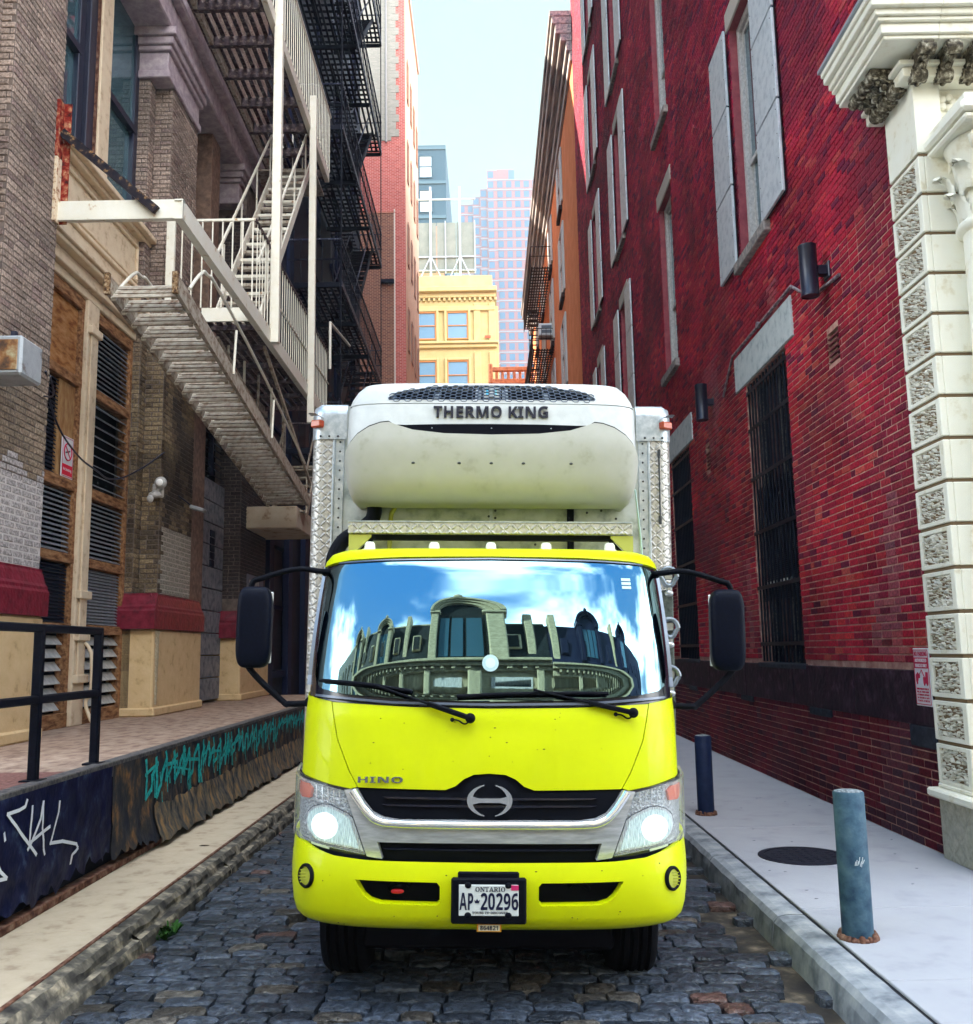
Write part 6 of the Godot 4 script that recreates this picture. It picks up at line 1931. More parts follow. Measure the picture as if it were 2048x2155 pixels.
	part("housing", mb, mat("flood_housing", Color.WHITE, 0.5, 0.3, {"ramp": [Color(0.16, 0.13, 0.12), Color(0.34, 0.36, 0.38), Color(0.42, 0.44, 0.46)], "at": 0.3, "k": "patch", "s": 0.9}), fb)
	mb = MB.new(); mb.box(V3(0, 0.2, 0.205), V3(0.38, 0.28, 0.012), Basis(), 0.005)
	part("lens", mb, mat("flood_lens", Color.WHITE, 0.4, 0.1, {"ramp": [Color(0.03, 0.015, 0.012), Color(0.24, 0.10, 0.03), Color(0.42, 0.38, 0.24)], "k": "blotch", "s": 2.0}), fb)
	mb = MB.new(); mb.box(V3(-0.28, 0.2, 0), V3(0.2, 0.10, 0.12)); mb.box(V3(0.05, 0.43, 0.0), V3(0.05, 0.10, 0.04))
	part("bracket", mb, navy, fb)
	var sl := thing("security_light", "small white twin security floodlight on the corner of the sooty brick pier", "light", V3(-4.58, 3.98, -13.12))
	mb = MB.new(); mb.ellipsoid(V3(0.04, 0.17, 0.06), V3(0.085, 0.085, 0.06)); part("lamp_head", mb, mat("window_white"), sl)
	mb = MB.new(); mb.ellipsoid(V3(0.04, 0.165, 0.115), V3(0.05, 0.05, 0.02)); part("lens", mb, mat("dark_glass"), sl)
	mb = MB.new(); mb.ellipsoid(V3(-0.04, 0.0, 0.05), V3(0.09, 0.05, 0.055)); mb.bar(V3(-0.02, 0.03, 0.03), V3(0.03, 0.12, 0.03), 0.03, 0.03); mb.box(V3(-0.02, 0.07, -0.02), V3(0.16, 0.20, 0.04), Basis(), 0.015); mb.bar(V3(0.0, 0.08, 0.0), V3(-0.06, 0.02, 0.09), 0.04, 0.04); mb.ellipsoid(V3(-0.09, -0.06, 0.09), V3(0.045, 0.055, 0.04)); part("sensor", mb, mat("window_white"), sl)
	var dl := thing("dock_lamp", "flat grey lamp on a short arm over the sheeted doorway beyond the sooty pier", "lamp", V3(-4.55, 3.9, -14.3))
	mb = MB.new(); mb.box(V3(0.16, 0.06, 0), V3(0.22, 0.06, 0.20), Basis(Vector3.BACK, -0.3), 0.015); part("head", mb, mat("flood_housing"), dl)
	ptube("arm", [V3(-0.05, 0.22, 0.3), V3(0.08, 0.10, 0.05)], 0.012, navy, dl, 6)
	var cb := thing("cable", "thin black cable sagging across the louvres from the left pier to the sooty pier", "cable")
	ptube("strand", smooth_path([V3(-4.58, 4.72, -9.6), V3(-4.75, 4.40, -10.2), V3(-4.82, 4.15, -10.9), V3(-4.84, 4.05, -11.6), V3(-4.86, 4.05, -12.2), V3(-4.80, 4.30, -12.9), V3(-4.57, 4.62, -13.25)]), 0.012, navy, cb, 6)
	ptube("strand", smooth_path([V3(-4.15, 4.42, -8.8), V3(-4.3, 4.35, -9.2), V3(-4.58, 4.45, -9.6)]), 0.009, navy, cb, 6)
	var ns := thing("no_smoking_sign", "small white and red no smoking sign on the plywood strip", "sign", V3(bx + 0.0, 3.86, -11.085))
	mb = MB.new(); mb.box(V3(0, 0.25, 0), V3(0.012, 0.50, 0.31), Basis(), 0.004)
	part("panel", mb, mat("sign_white"), ns)
	var pr := Node3D.new(); pr.name = "print"; ns.add_child(pr)
	pr.transform = Transform3D(Basis(Vector3.FORWARD, Vector3.UP, Vector3.RIGHT), V3(0.007, 0, 0))
	var redm := mat("sign_red_bright", Color(0.62, 0.02, 0.05), 0.5)
	mb = MB.new(); mb.box(V3(0, 0.095, 0.001), V3(0.26, 0.13, 0.002))
	part("red_field", mb, redm, pr)
	mb = MB.new()
	var ring := []
	for i in 29: ring.append(V3(cos(TAU * i / 28.0) * 0.10, 0.315 + sin(TAU * i / 28.0) * 0.10, 0.001))
	mb.tube(ring, 0.009, 6); mb.bar(V3(-0.07, 0.385, 0.002), V3(0.07, 0.245, 0.002), 0.016, 0.004, V3(0, 0, 1))
	part("barred_circle", mb, mat("sign_red"), pr)
	mb = MB.new(); mb.bar(V3(-0.06, 0.30, 0.001), V3(0.06, 0.335, 0.001), 0.018, 0.003, V3(0, 0, 1))
	part("cigarette", mb, navy, pr)
	mb = MB.new()
	for q in [[V3(0, 0.482, 0.001), V3(0.28, 0.006, 0.002)], [V3(0, 0.017, 0.001), V3(0.28, 0.006, 0.002)], [V3(0.137, 0.25, 0.001), V3(0.006, 0.46, 0.002)], [V3(-0.137, 0.25, 0.001), V3(0.006, 0.46, 0.002)]]: mb.box(q[0], q[1])
	part("border", mb, mat("sign_red"), pr)
	fit_text("wording", "No Smoking", -0.11, 0.11, 0.075, 0.12, 0.0015, 0.002, mat("sign_white"), pr)

# ---------------------------------------------------------------- white fire escape
func fire_escape() -> void:
	var w := mat("escape_white", Color.WHITE, 0.5, 0.1, {"ramp": [Color(0.42, 0.26, 0.14), Color(0.74, 0.70, 0.59), Color(0.78, 0.76, 0.68)], "at": 0.22, "k": "patch", "s": 0.9, "bump": 0.1})
	var g := mat("escape_grey", Color.WHITE, 0.55, 0.1, {"ramp": [Color(0.14, 0.08, 0.05), Color(0.36, 0.31, 0.25), Color(0.50, 0.46, 0.38)], "at": 0.42, "k": "patch", "s": 1.6, "bump": 0.2})
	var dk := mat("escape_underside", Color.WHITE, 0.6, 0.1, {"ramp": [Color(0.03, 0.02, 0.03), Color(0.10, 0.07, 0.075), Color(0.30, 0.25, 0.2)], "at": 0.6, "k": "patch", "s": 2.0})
	var rust := mat("red_rust", Color.WHITE, 0.7, 0.1, {"ramp": [Color(0.03, 0.012, 0.012), Color(0.22, 0.018, 0.012), Color(0.52, 0.36, 0.20)], "at": 0.45, "k": "patch", "s": 1.8})
	var fe := thing("fire_escape", "white painted steel fire escape with balconies, posts and stairs over the left dock", "fire escape")
	var ox := -3.21
	# bracket on the brick pier
	var rp := mat("plate_rust", Color.WHITE, 0.7, 0.1, {"ramp": [Color(0.16, 0.05, 0.02), Color(0.66, 0.50, 0.34), Color(0.74, 0.66, 0.52)], "at": 0.38, "k": "patch", "s": 2.4})
	var bd := mat("brace_dark", Color.WHITE, 0.6, 0.2, {"ramp": [Color(0.012, 0.012, 0.022), Color(0.03, 0.022, 0.025), Color(0.45, 0.25, 0.10)], "at": 0.6, "k": "patch", "s": 2.0})
	pbox("wall_plate", V3(-4.598, 7.12, -9.70), V3(-4.56, 7.78, -9.58), rust, fe, 0.004)
	pbox("wall_plate", V3(-4.598, 6.38, -9.70), V3(-4.56, 7.118, -9.58), rp, fe, 0.004)
	pbox("wall_plate_web", V3(-4.561, 6.38, -9.70), V3(-4.48, 7.78, -9.69), rust, fe)
	pbar("diagonal_brace", V3(-4.55, 7.42, -9.64), V3(-3.48, 6.48, -9.60), 0.05, 0.09, bd, fe)
	var mb := MB.new()
	mb.bb(V3(-4.56, 6.42, -9.66), V3(ox, 6.62, -9.645)); mb.bb(V3(-4.56, 6.60, -9.72), V3(ox, 6.625, -9.646)); mb.bb(V3(-4.56, 6.41, -9.72), V3(ox, 6.425, -9.646))
	part("cross_beam", mb, w, fe)
	# channel: long outer beam on the alley side
	for q in [[6.40, 6.62, -9.63, -18.5, "outer_beam"], [11.62, 11.84, -12.6, -18.9, "upper_beam"]]:
		mb = MB.new()
		mb.bb(V3(ox - 0.012, q[0], q[3]), V3(ox, q[1], q[2])); mb.bb(V3(ox - 0.09, q[1] - 0.014, q[3]), V3(ox - 0.0125, q[1] + 0.002, q[2])); mb.bb(V3(ox - 0.09, q[0] - 0.002, q[3]), V3(ox - 0.0125, q[0] + 0.014, q[2]))
		part(q[4], mb, w, fe)
		pbox("inner_beam", V3(-4.4, q[0] + 0.03, q[3]), V3(-4.34, q[1] - 0.03, q[2] - 3.0 if q[0] < 7.0 else q[2]), g, fe)
	# posts
	pbox("post", V3(ox - 0.02, 6.41, -13.92), V3(ox + 0.115, 14.2, -13.80), w, fe, 0.006)
	pbox("post", V3(ox - 0.02, 5.9, -16.90), V3(ox + 0.105, 12.3, -16.80), w, fe, 0.006)
	# lower balcony
	var y := 6.62
	pbox("front_channel", V3(-4.0, 6.44, -12.98), V3(-3.24, 6.64, -12.94), w, fe)
	for i in 9:
		pbox("floor_slat", V3(-4.5 + i * 0.14, y - 0.02, -18.4), V3(-4.5 + i * 0.14 + 0.085, y, -13.0), dk, fe)
	for i in 6:
		pbox("floor_bearer", V3(-4.55, y - 0.10, -13.6 - i * 0.95), V3(-3.24, y - 0.022, -13.54 - i * 0.95), dk, fe)
	pbox("guard_post", V3(-4.52, 6.64, -12.96), V3(-4.40, 7.95, -12.90), w, fe, 0.005)
	pbar("guard_rail", V3(-4.52, 7.95, -12.93), V3(-3.25, 7.95, -12.93), 0.035, 0.035, w, fe)
	for i in 8:
		pbar("baluster", V3(-4.3 + i * 0.145, 6.64, -12.93), V3(-4.3 + i * 0.145, 7.94, -12.93), 0.018, 0.018, w, fe)
	pbar("guard_rail", V3(-3.25, 7.95, -12.93), V3(-3.25, 7.95, -19.2), 0.035, 0.035, dk, fe)
	for i in 36:
		var z := -13.05 - i * 0.17
		pbar("baluster", V3(-3.25, 6.60, z), V3(-3.25, 7.93, z), 0.013, 0.013, w, fe)
	pbar("mid_rail", V3(-3.245, 7.2, -13.8), V3(-3.245, 7.3, -19.2), 0.02, 0.02, w, fe)
	# upper balcony
	y = 11.84
	pbox("end_channel", V3(-4.5, 11.60, -13.02), V3(ox - 0.1, 11.86, -12.96), w, fe)
	for i in 9:
		pbox("floor_slat", V3(-4.5 + i * 0.14, y - 0.03, -18.8), V3(-4.5 + i * 0.14 + 0.07, y - 0.01, -13.05), dk, fe)
	for i in 7:
		pbox("floor_bearer", V3(-4.58, y - 0.20, -13.5 - i * 0.88), V3(ox - 0.1, y - 0.032, -13.42 - i * 0.88), dk, fe)
	pbar("guard_rail", V3(ox + 0.01, 13.15, -12.8), V3(ox + 0.01, 13.15, -19.0), 0.035, 0.035, w, fe)
	for i in 36:
		var z := -12.9 - i * 0.17
		pbar("baluster", V3(ox + 0.01, 11.80, z), V3(ox + 0.01, 13.14, z), 0.013, 0.013, w, fe)
	# stair from the lower to the upper balcony
	var a := V3(-3.72, 6.62, -13.7)
	var c := V3(-3.72, 11.3, -17.7)
	for s in [-0.34, 0.34]:
		pbar("stringer", a + V3(s, 0.05, 0), c + V3(s, 0.05, 0), 0.03, 0.16, w, fe)
		pbar("hand_rail", a + V3(s, 0.95, 0.1), c + V3(s, 0.95, 0), 0.035, 0.035, w, fe)
		for i in 4:
			var p := a.lerp(c, (i + 0.5) / 4.0) + V3(s, 0, 0)
			pbar("rail_post", p, p + V3(0, 0.95, 0), 0.025, 0.025, w, fe)
	for i in 21:
		var p := a.lerp(c, (i + 0.3) / 21.0)
		mb = MB.new()
		mb.box(p + V3(0, 0.03, 0), V3(0.64, 0.05, 0.02))
		for k in 4: mb.box(p + V3(0, 0.05, -0.03 - k * 0.05), V3(0.64, 0.012, 0.03))
		part("tread", mb, g if i % 2 == 0 else w, fe)
	pbox("landing", V3(-4.5, 11.26, -18.8), V3(-3.3, 11.30, -17.7), g, fe)
	for i in 5: pbar("baluster", V3(-4.2 + i * 0.2, 11.3, -18.0), V3(-4.2 + i * 0.2, 12.4, -18.0), 0.02, 0.02, w, fe)
	pbar("guard_rail", V3(-4.25, 12.4, -18.0), V3(-3.35, 12.4, -18.0), 0.035, 0.035, w, fe)
	# shorter flight and landing behind the swinging stair
	a = V3(-3.75, 4.35, -17.9)
	c = V3(-3.75, 5.5, -18.9)
	for s in [-0.32, 0.32]:
		pbar("stringer", a + V3(s, 0, 0), c + V3(s, 0, 0), 0.03, 0.14, g, fe)
		pbar("hand_rail", a + V3(s, 0.9, 0), c + V3(s, 0.9, 0), 0.03, 0.03, g, fe)
		pbar("rail_post", a + V3(s, 0, 0), a + V3(s, 0.9, 0), 0.025, 0.025, g, fe)
		pbar("rail_post", c + V3(s, 0, 0), c + V3(s, 0.9, 0), 0.025, 0.025, g, fe)
	for i in 6:
		var p := a.lerp(c, (i + 0.4) / 6.0)
		pbox("tread", p + V3(-0.3, 0, -0.10), p + V3(0.3, 0.03, 0.10), g, fe)
	pbox("landing", V3(-4.4, 5.48, -20.2), V3(-3.35, 5.52, -18.9), g, fe)
	pbar("guard_rail", V3(-4.2, 6.40, -18.9), V3(-3.35, 6.4, -18.9), 0.03, 0.03, dk, fe)
	for q in [[V3(-3.9, 6.35, -13.4), V3(-3.4, 4.75, -17.2)], [V3(-3.35, 6.4, -14.0), V3(-3.3, 4.9, -17.6)]]:
		pbar("diagonal_bar", q[0], q[1], 0.04, 0.06, g, fe)
	for i in 5:
		pbar("hanger", V3(-3.95 + i * 0.04, 6.5, -14.2 - i * 0.8), V3(-3.95 + i * 0.04, 5.3 - i * 0.16, -14.2 - i * 0.8), 0.035, 0.035, g if i % 2 == 0 else w, fe)
	ptube("pipe_stub", [V3(-3.2, 7.6, -19.1), V3(-3.2, 8.6, -19.1), V3(-3.0, 8.55, -20.5)], 0.03, w, fe)

	# swinging stair held level under the balcony
	var st := thing("swing_stair", "long counterbalanced white stair hanging nearly level with its slatted underside showing", "stair")
	var n0 := V3(-3.25, 5.66, -9.62)
	var n1 := V3(-3.25, 4.50, -17.1)
	for s in [0.0, -0.72]:
		pbar("stringer", n0 + V3(s, 0, 0), n1 + V3(s, 0, 0), 0.045, 0.20, g, st)
		mb = MB.new(); mb.box(n0 + V3(s, 0.0, 0.03), V3(0.06, 0.24, 0.05), Basis(), 0.005)
		part("stringer_end", mb, mat("end_rust", Color.WHITE, 0.7, 0.1, {"ramp": [Color(0.02, 0.012, 0.012), Color(0.20, 0.11, 0.05), Color(0.5, 0.42, 0.3)], "k": "patch", "s": 4.0}), st)
	var slope := (n1 - n0).normalized()
	var tilt := Basis(Vector3.RIGHT, deg_to_rad(46.0))
	for i in 25:
		var p := n0.lerp(n1, (i + 0.4) / 25.0) + V3(-0.36, -0.02, 0)
		mb = MB.new()
		for k in 3:
			mb.box(p + tilt * V3(0, 0, -0.1 + k * 0.1), V3(0.66, 0.014, 0.072), tilt)
		var tr := part("tread", mb, g, st)
		mb = MB.new()
		mb.box(p + tilt * V3(0, -0.02, -0.14), V3(0.66, 0.05, 0.012), tilt)
		part("nosing", mb, w, tr)
		for s in [-0.32, 0.32]:
			mb = MB.new(); mb.box(p + V3(s, -0.01, 0) + tilt * V3(0, -0.012, 0), V3(0.05, 0.035, 0.24), tilt)
			part("tread_bracket", mb, w if s < 0.0 else g, tr)
	for s in [0.0, -0.72]:
		var x := V3(s + (0.03 if s == 0.0 else -0.03), 0, 0)
		ptube("hand_rail", smooth_path([n0 + x + V3(0, 0.08, -0.35), n0 + x + V3(0, 0.42, -0.75), n0 + x + V3(0, 0.50, -1.0), n0 + x + V3(0, 0.48, -1.6), n0 + x + V3(0, 0.05, -4.2), n0 + x + V3(0, -0.55, -7.0)], 5), 0.02, w, st, 8)
		for z in [-2.2, -4.4]:
			ptube("rail_post", [n0 + x + V3(0, z * 0.155, z), n0 + x + V3(0, z * 0.155 + 0.62, z - 0.1)], 0.018, w, st, 6)

# ---------------------------------------------------------------- dark building with black fire escape further left
func dark_building() -> void:
	var b := thing("dark_brick_building", "dark navy painted building beyond the white fire escape on the left", "building")
	var wall := mat("navy_wall", Color.WHITE, 0.7, 0.0, {"ramp": [Color(0.003, 0.0035, 0.012), Color(0.006, 0.008, 0.026)], "k": "patch", "s": 0.8, "bump": 0.3})
	var hol := []
	for i in 4:
		for j in 7:
			hol.append([1.0 + i * 3.6, 1.4 + j * 4.0, 2.9 + i * 3.6, 4.1 + j * 4.0])
	var mb := MB.new()
	holed(mb, V3(LX, 0, -19.2), Vector3.FORWARD, Vector3.RIGHT, 14.8, 31.0, hol, 0.35)
	part("wall", mb, wall, b)
	pbox("inner_mass", V3(-30, 0, -33.9), V3(LX - 0.36, 30.9, -19.2), mat("deep_void"), b)
	var fr := mat("navy_trim", Color(0.012, 0.016, 0.05), 0.75)
	for q in hol:
		if q[0] > 12.5: continue
		mb = MB.new()
		var z0: float = -19.2 - q[0]
		var z1: float = -19.2 - q[2]
		mb.bb(V3(LX - 0.2, q[1], z0 - 0.1), V3(LX - 0.08, q[3], z0)); mb.bb(V3(LX - 0.2, q[1], z1), V3(LX - 0.08, q[3], z1 + 0.1)); mb.bb(V3(LX - 0.2, (q[1] + q[3]) * 0.5, z1 + 0.1), V3(LX - 0.1, (q[1] + q[3]) * 0.5 + 0.08, z0 - 0.1))
		var o := part("window", mb, fr, b)
		pbox("pane", V3(LX - 0.17, q[1], z1 + 0.1), V3(LX - 0.16, q[3], z0 - 0.1), mat("navy_glass", Color(0.01, 0.014, 0.035), 0.5), o)
		pbox("sill", V3(LX - 0.2, q[1] - 0.14, z1 - 0.1), V3(LX + 0.08, q[1] - 0.002, z0 + 0.1), fr, o)
	for i in 3:
		pbox("pilaster", V3(LX, 0, -19.9 - i * 1.9), V3(LX + 0.12, 4.6, -19.5 - i * 1.9), fr, b)
	var bl := mat("black_iron", Color(0.003, 0.004, 0.014), 0.6, 0.0)
	var edge := mat("worn_iron", Color.WHITE, 0.5, 0.2, {"ramp": [Color(0.01, 0.012, 0.03), Color(0.03, 0.035, 0.07), Color(0.42, 0.44, 0.48)], "at": 0.64, "k": "patch", "s": 2.0})
	var fe := thing("black_fire_escape", "black iron fire escape zigzagging up the dark building", "fire escape")
	var za := -21.2
	var zb := -29.6
	for lv in 7:
		var y := 6.4 + lv * 3.95
		pbox("outer_beam", V3(-3.33, y - 0.12, zb), V3(-3.28, y + 0.02, za), edge, fe)
		for e in [za, zb, -23.9, -26.7]:
			pbox("bearer", V3(LX, y - 0.14, e - 0.03), V3(-3.335, y - 0.03, e + 0.03), bl, fe)
		for i in 8:
			pbox("floor_slat", V3(-4.55 + i * 0.155, y - 0.025, zb + 0.04 if i > 4 else -26.9), V3(-4.55 + i * 0.155 + 0.06, y, za - 0.04 if i > 4 else za - 0.05), bl, fe)
		for i in 3:
			pbox("floor_slat", V3(-4.55 + i * 0.155, y - 0.025, zb + 0.04), V3(-4.55 + i * 0.155 + 0.06, y, -28.2), bl, fe)
		for i in 34:
			pbox("cross_slat", V3(-4.55, y + 0.001, za - 0.15 - i * 0.25), V3(-3.9 if i > 22 and i < 29 else -3.34, y + 0.02, za - 0.07 - i * 0.25), bl, fe)
		for q in [1.05, 0.55]:
			pbar("guard_rail", V3(-3.30, y + q, za), V3(-3.30, y + q, zb), 0.035, 0.035, edge if q > 1.0 else bl, fe)
			for e in [za, zb]:
				pbar("guard_rail", V3(-4.55, y + q, e), V3(-3.30, y + q, e), 0.03, 0.03, edge if q > 1.0 else bl, fe)
		for i in 29:
			var z := za - i * 0.3
			pbar("baluster", V3(-3.30, y, z), V3(-3.30, y + 1.05, z), 0.02, 0.02, bl, fe)
		for i in 5:
			for e in [za, zb]:
				pbar("baluster", V3(-4.5 + i * 0.25, y, e), V3(-4.5 + i * 0.25, y + 1.05, e), 0.02, 0.02, bl, fe)
		# stair up to the next landing
		var s := V3(-3.75, y, -24.2)
		var t := V3(-3.75, y + 3.95, -28.4)
		for k in [-0.30, 0.30]:
			pbar("stringer", s + V3(k, 0, 0), t + V3(k, 0, 0), 0.03, 0.14, bl, fe)
			pbar("hand_rail", s + V3(k, 0.85, 0), t + V3(k, 0.85, 0), 0.03, 0.03, edge, fe)
		for i in 16:
			var p := s.lerp(t, (i + 0.5) / 16.0)
			mb = MB.new(); mb.box(p, V3(0.58, 0.03, 0.09)); mb.box(p + V3(0, 0, -0.13), V3(0.58, 0.03, 0.09))
			part("tread", mb, bl, fe)
	for z in [za, zb]:
		pbar("hanger_rod", V3(-3.31, 2.8, z), V3(-3.31, 32.0, z), 0.03, 0.03, bl, fe)

# ---------------------------------------------------------------- buildings closing the view
func brick_tex(lo: Color, hi: Color, joint: Color, sd: int) -> ImageTexture:
	var im := Image.create(256, 256, false, Image.FORMAT_RGB8)
	im.fill(joint)
	var r := RandomNumberGenerator.new()
	r.seed = sd
	for j in 16:
		for i in range(-1, 8):
			var c := lo.lerp(hi, r.randf())
			var x := i * 32 + (16 if j % 2 == 1 else 0)
			for w in [0, 256]:
				var x0 := maxi(x + w, 0)
				var x1 := mini(x + w + 29, 256)
				if x1 > x0: im.fill_rect(Rect2i(x0, j * 16, x1 - x0, 13), c)
	return ImageTexture.create_from_image(im)

func textured(called: String, t: Texture2D, s: Vector3) -> StandardMaterial3D:
	var m := mat(called, Color.WHITE, 0.85)
	m.albedo_texture = t
	m.uv1_scale = s
	return m

func far_window(parent: Node, c: Vector3, w: float, h: float, n: Vector3, fr: Material, gl: Material, depth := 0.12) -> void:
	# a framed window standing in a recess; n is the outward direction
	var t := Vector3.UP.cross(n).normalized()
	var b := Basis(t, Vector3.UP, n)
	var mb := MB.new()
	for s in [-1.0, 1.0]:
		mb.box(c + t * s * (w * 0.5 - 0.05) + n * 0.02, V3(0.10, h, depth), b)
		mb.box(c + Vector3.UP * s * (h * 0.5 - 0.05) + n * 0.021, V3(w - 0.2, 0.10, depth), b)
	mb.box(c + n * 0.015, V3(w - 0.2, 0.07, depth), b)
	var o := part("window", mb, fr, parent)
	mb = MB.new(); mb.box(c - n * 0.01, V3(w - 0.18, h - 0.18, 0.02), b)
	part("pane", mb, gl, o)

func far_buildings() -> void:
	var mb: MB
	# corner building with quoins, left
	var q := thing("quoined_brick_building", "tall pale and red brick building with toothed quoins behind the black fire escape", "building")
	var rb := textured("far_red_brick", brick_tex(Color(0.74, 0.38, 0.35), Color(0.64, 0.29, 0.27), Color(0.78, 0.62, 0.58), 3), V3(0.6, 0.9, 0.6))
	var gb := textured("far_pale_brick", brick_tex(Color(0.62, 0.60, 0.56), Color(0.56, 0.55, 0.51), Color(0.60, 0.59, 0.55), 4), V3(0.6, 0.9, 0.6))
	var ob := textured("far_old_brick", brick_tex(Color(0.52, 0.34, 0.28), Color(0.40, 0.26, 0.24), Color(0.68, 0.55, 0.46), 5), V3(0.6, 0.9, 0.6))
	var peach := mat("peach_render", Color.WHITE, 0.85, 0.0, {"ramp": [Color(0.62, 0.40, 0.27), Color(0.72, 0.48, 0.34)], "k": "blotch", "s": 0.2})
	var ex := -3.52
	pbox("wall", V3(-30, 0, -50.2), V3(ex, 34.5, -41.5), peach, q)
	pbox("brick_facing", V3(-20, 0, -41.5), V3(ex + 0.02, 25.2, -41.42), rb, q)
	pbox("brick_facing", V3(-20, 25.202, -41.5), V3(ex + 0.02, 34.5, -41.422), rb, q)
	pbox("pale_facing", V3(-20, 25.4, -41.43), V3(ex - 0.62, 34.5, -41.39), gb, q)
	for i in 24:
		pbox("quoin", V3(ex - 0.619, 25.6 + i * 0.37, -41.42), V3(ex - (0.26 if i % 2 == 0 else 0.40), 25.6 + i * 0.37 + 0.36, -41.392), gb, q)
	pbox("old_brick_patch", V3(-6.5, 10.0, -41.43), V3(ex - 0.52, 21.8, -41.395), ob, q)
	pbox("patch_edge", V3(ex - 0.515, 10.0, -41.43), V3(ex - 0.46, 22.0, -41.38), mat("pale_pipe", Color(0.66, 0.60, 0.52), 0.6), q)
	pbox("patch_edge", V3(-6.5, 21.81, -41.43), V3(ex - 0.46, 21.88, -41.38), mat("rust_line", Color(0.42, 0.17, 0.12), 0.7), q)
	ptube("drain_pipe", [V3(ex - 0.85, 25.3, -41.34), V3(ex - 0.85, 34.5, -41.34)], 0.05, mat("pipe_grey", Color(0.30, 0.29, 0.28), 0.6), q)
	pbox("coping", V3(-30, 34.5, -50.3), V3(ex + 0.1, 34.8, -41.3), mat("coping_pale", Color(0.6, 0.5, 0.44), 0.8), q)
	for i in 4:
		for j in 5:
			far_window(q, V3(ex + 0.02, 12.5 + j * 4.2, -43.0 - i * 2.0), 0.7, 2.1, Vector3.RIGHT, mat("peach_frame", Color(0.36, 0.18, 0.12), 0.6), mat("haze_glass", Color(0.20, 0.28, 0.34), 0.1, 0.4), 0.03)
	pbox("stub_bracket", V3(ex - 1.1, 18.4, -41.4), V3(ex - 0.5, 18.55, -41.2), mat("black_iron"), q)
	var hb := thing("brown_side_building", "plain brown building further along the left behind the quoined building", "building")
	pbox("wall", V3(-30, 0, -66), V3(-5.4, 38, -57.5), mat("brown_side", Color(0.25, 0.16, 0.12), 0.85), hb)
	# yellow building across the far end
	var y := thing("yellow_building", "pale yellow classical building facing down the end of the alley", "building")
	var yel := mat("yellow_facade", Color.WHITE, 0.7, 0.0, {"ramp": [Color(0.50, 0.41, 0.18), Color(0.56, 0.47, 0.23)], "k": "blotch", "s": 0.3})
	var z := -75.0
	pbox("wall", V3(-16, 0, -90), V3(1.25, 29.8, z), yel, y)
	for c in [[29.4, 29.8, 0.25, 1.3], [29.8, 30.5, 0.05, 1.26], [30.5, 30.9, 0.35, 1.35], [30.9, 31.3, 0.75, 1.45], [31.3, 32.3, 0.55, 1.1]]:
		pbox("cornice_course", V3(-16, c[0], -88), V3(c[3] - 0.3, c[1] - 0.004, z + c[2]), yel, y, 0.04)
	for i in 18: pbox("dentil", V3(-6.2 + i * 0.42, 30.25, z), V3(-6.0 + i * 0.42, 30.498, z + 0.30), yel, y, 0.02)
	for fl in [[27.0, 29.35], [22.75, 25.2], [18.4, 20.9]]:
		pbox("sill_course", V3(-16, fl[0] - 0.75, z), V3(1.1, fl[0] - 0.45, z + 0.30), yel, y, 0.04)
		pbox("sill_course", V3(-16, fl[0] - 0.45, z), V3(1.2, fl[0] - 0.25, z + 0.50), yel, y, 0.04)
		for k in 4:
			var x := -2.12 - k * 2.62
			far_window(y, V3(x, (fl[0] + fl[1]) * 0.5, z + 0.06), 1.75, fl[1] - fl[0], Vector3.BACK, mat("yellow_sash", Color(0.55, 0.24, 0.08), 0.6), mat("sky_pane", Color(0.10, 0.24, 0.38), 0.3), 0.14)
			for s in [-1.0, 1.0]:
				pbox("window_surround", V3(x + s * 0.98 - 0.10, fl[0] - 0.2, z), V3(x + s * 0.98 + 0.10, fl[1] + 0.2, z + 0.26), yel, y, 0.04)
			pbox("window_surround", V3(x - 0.88, fl[1] + 0.01, z), V3(x + 0.88, fl[1] + 0.22, z + 0.24), yel, y, 0.04)
		for s in [-0.78, 0.45]: pbox("pilaster", V3(s, fl[0] - 0.24, z), V3(s + 0.55, fl[1] + 0.7, z + 0.18), yel, y, 0.03)
	pbox("red_plate", V3(0.1, 27.05, z + 0.18), V3(0.6, 27.25, z + 0.25), mat("red_plate", Color(0.6, 0.12, 0.06), 0.6), y)
	# billboard frame on its roof
	var bb := thing("rooftop_billboard", "back of a white rooftop billboard on steel posts above the yellow building", "billboard")
	var pan := mat("billboard_back", Color.WHITE, 0.7, 0.0, {"ramp": [Color(0.20, 0.22, 0.19), Color(0.27, 0.28, 0.24)], "k": "blotch", "s": 0.3})
	for i in 4:
		pbox("panel", V3(-7.2 + i * 1.68, 33.6, -77.1), V3(-7.2 + i * 1.68 + 1.63, 38.1, -77.0), pan, bb)
	var st := mat("steel_white", Color(0.42, 0.46, 0.50), 0.5)
	for x in [-7.0, -4.35, -1.85]:
		pbox("post", V3(x - 0.09, 32.2, -76.8), V3(x + 0.09, 41.2, -76.6), st, bb)
		pbar("strut", V3(x, 35.0, -76.7), V3(x - 1.2, 32.3, -76.6), 0.09, 0.09, st, bb)
		pbar("strut", V3(x, 35.0, -76.7), V3(x + 1.2, 32.3, -76.6), 0.09, 0.09, st, bb)
	for h in [33.7, 34.9, 40.1]:
		pbox("rail", V3(-7.2, h, -76.95), V3(-0.5, h + 0.12, -76.82), mat("steel_grey", Color(0.38, 0.41, 0.44), 0.5) if h < 39.0 else st, bb)
	for x in [-3.1, -0.6, -5.6]: pbox("stiffener", V3(x - 0.05, 33.5, -76.96), V3(x + 0.05, 38.2, -76.84), mat("steel_grey"), bb)
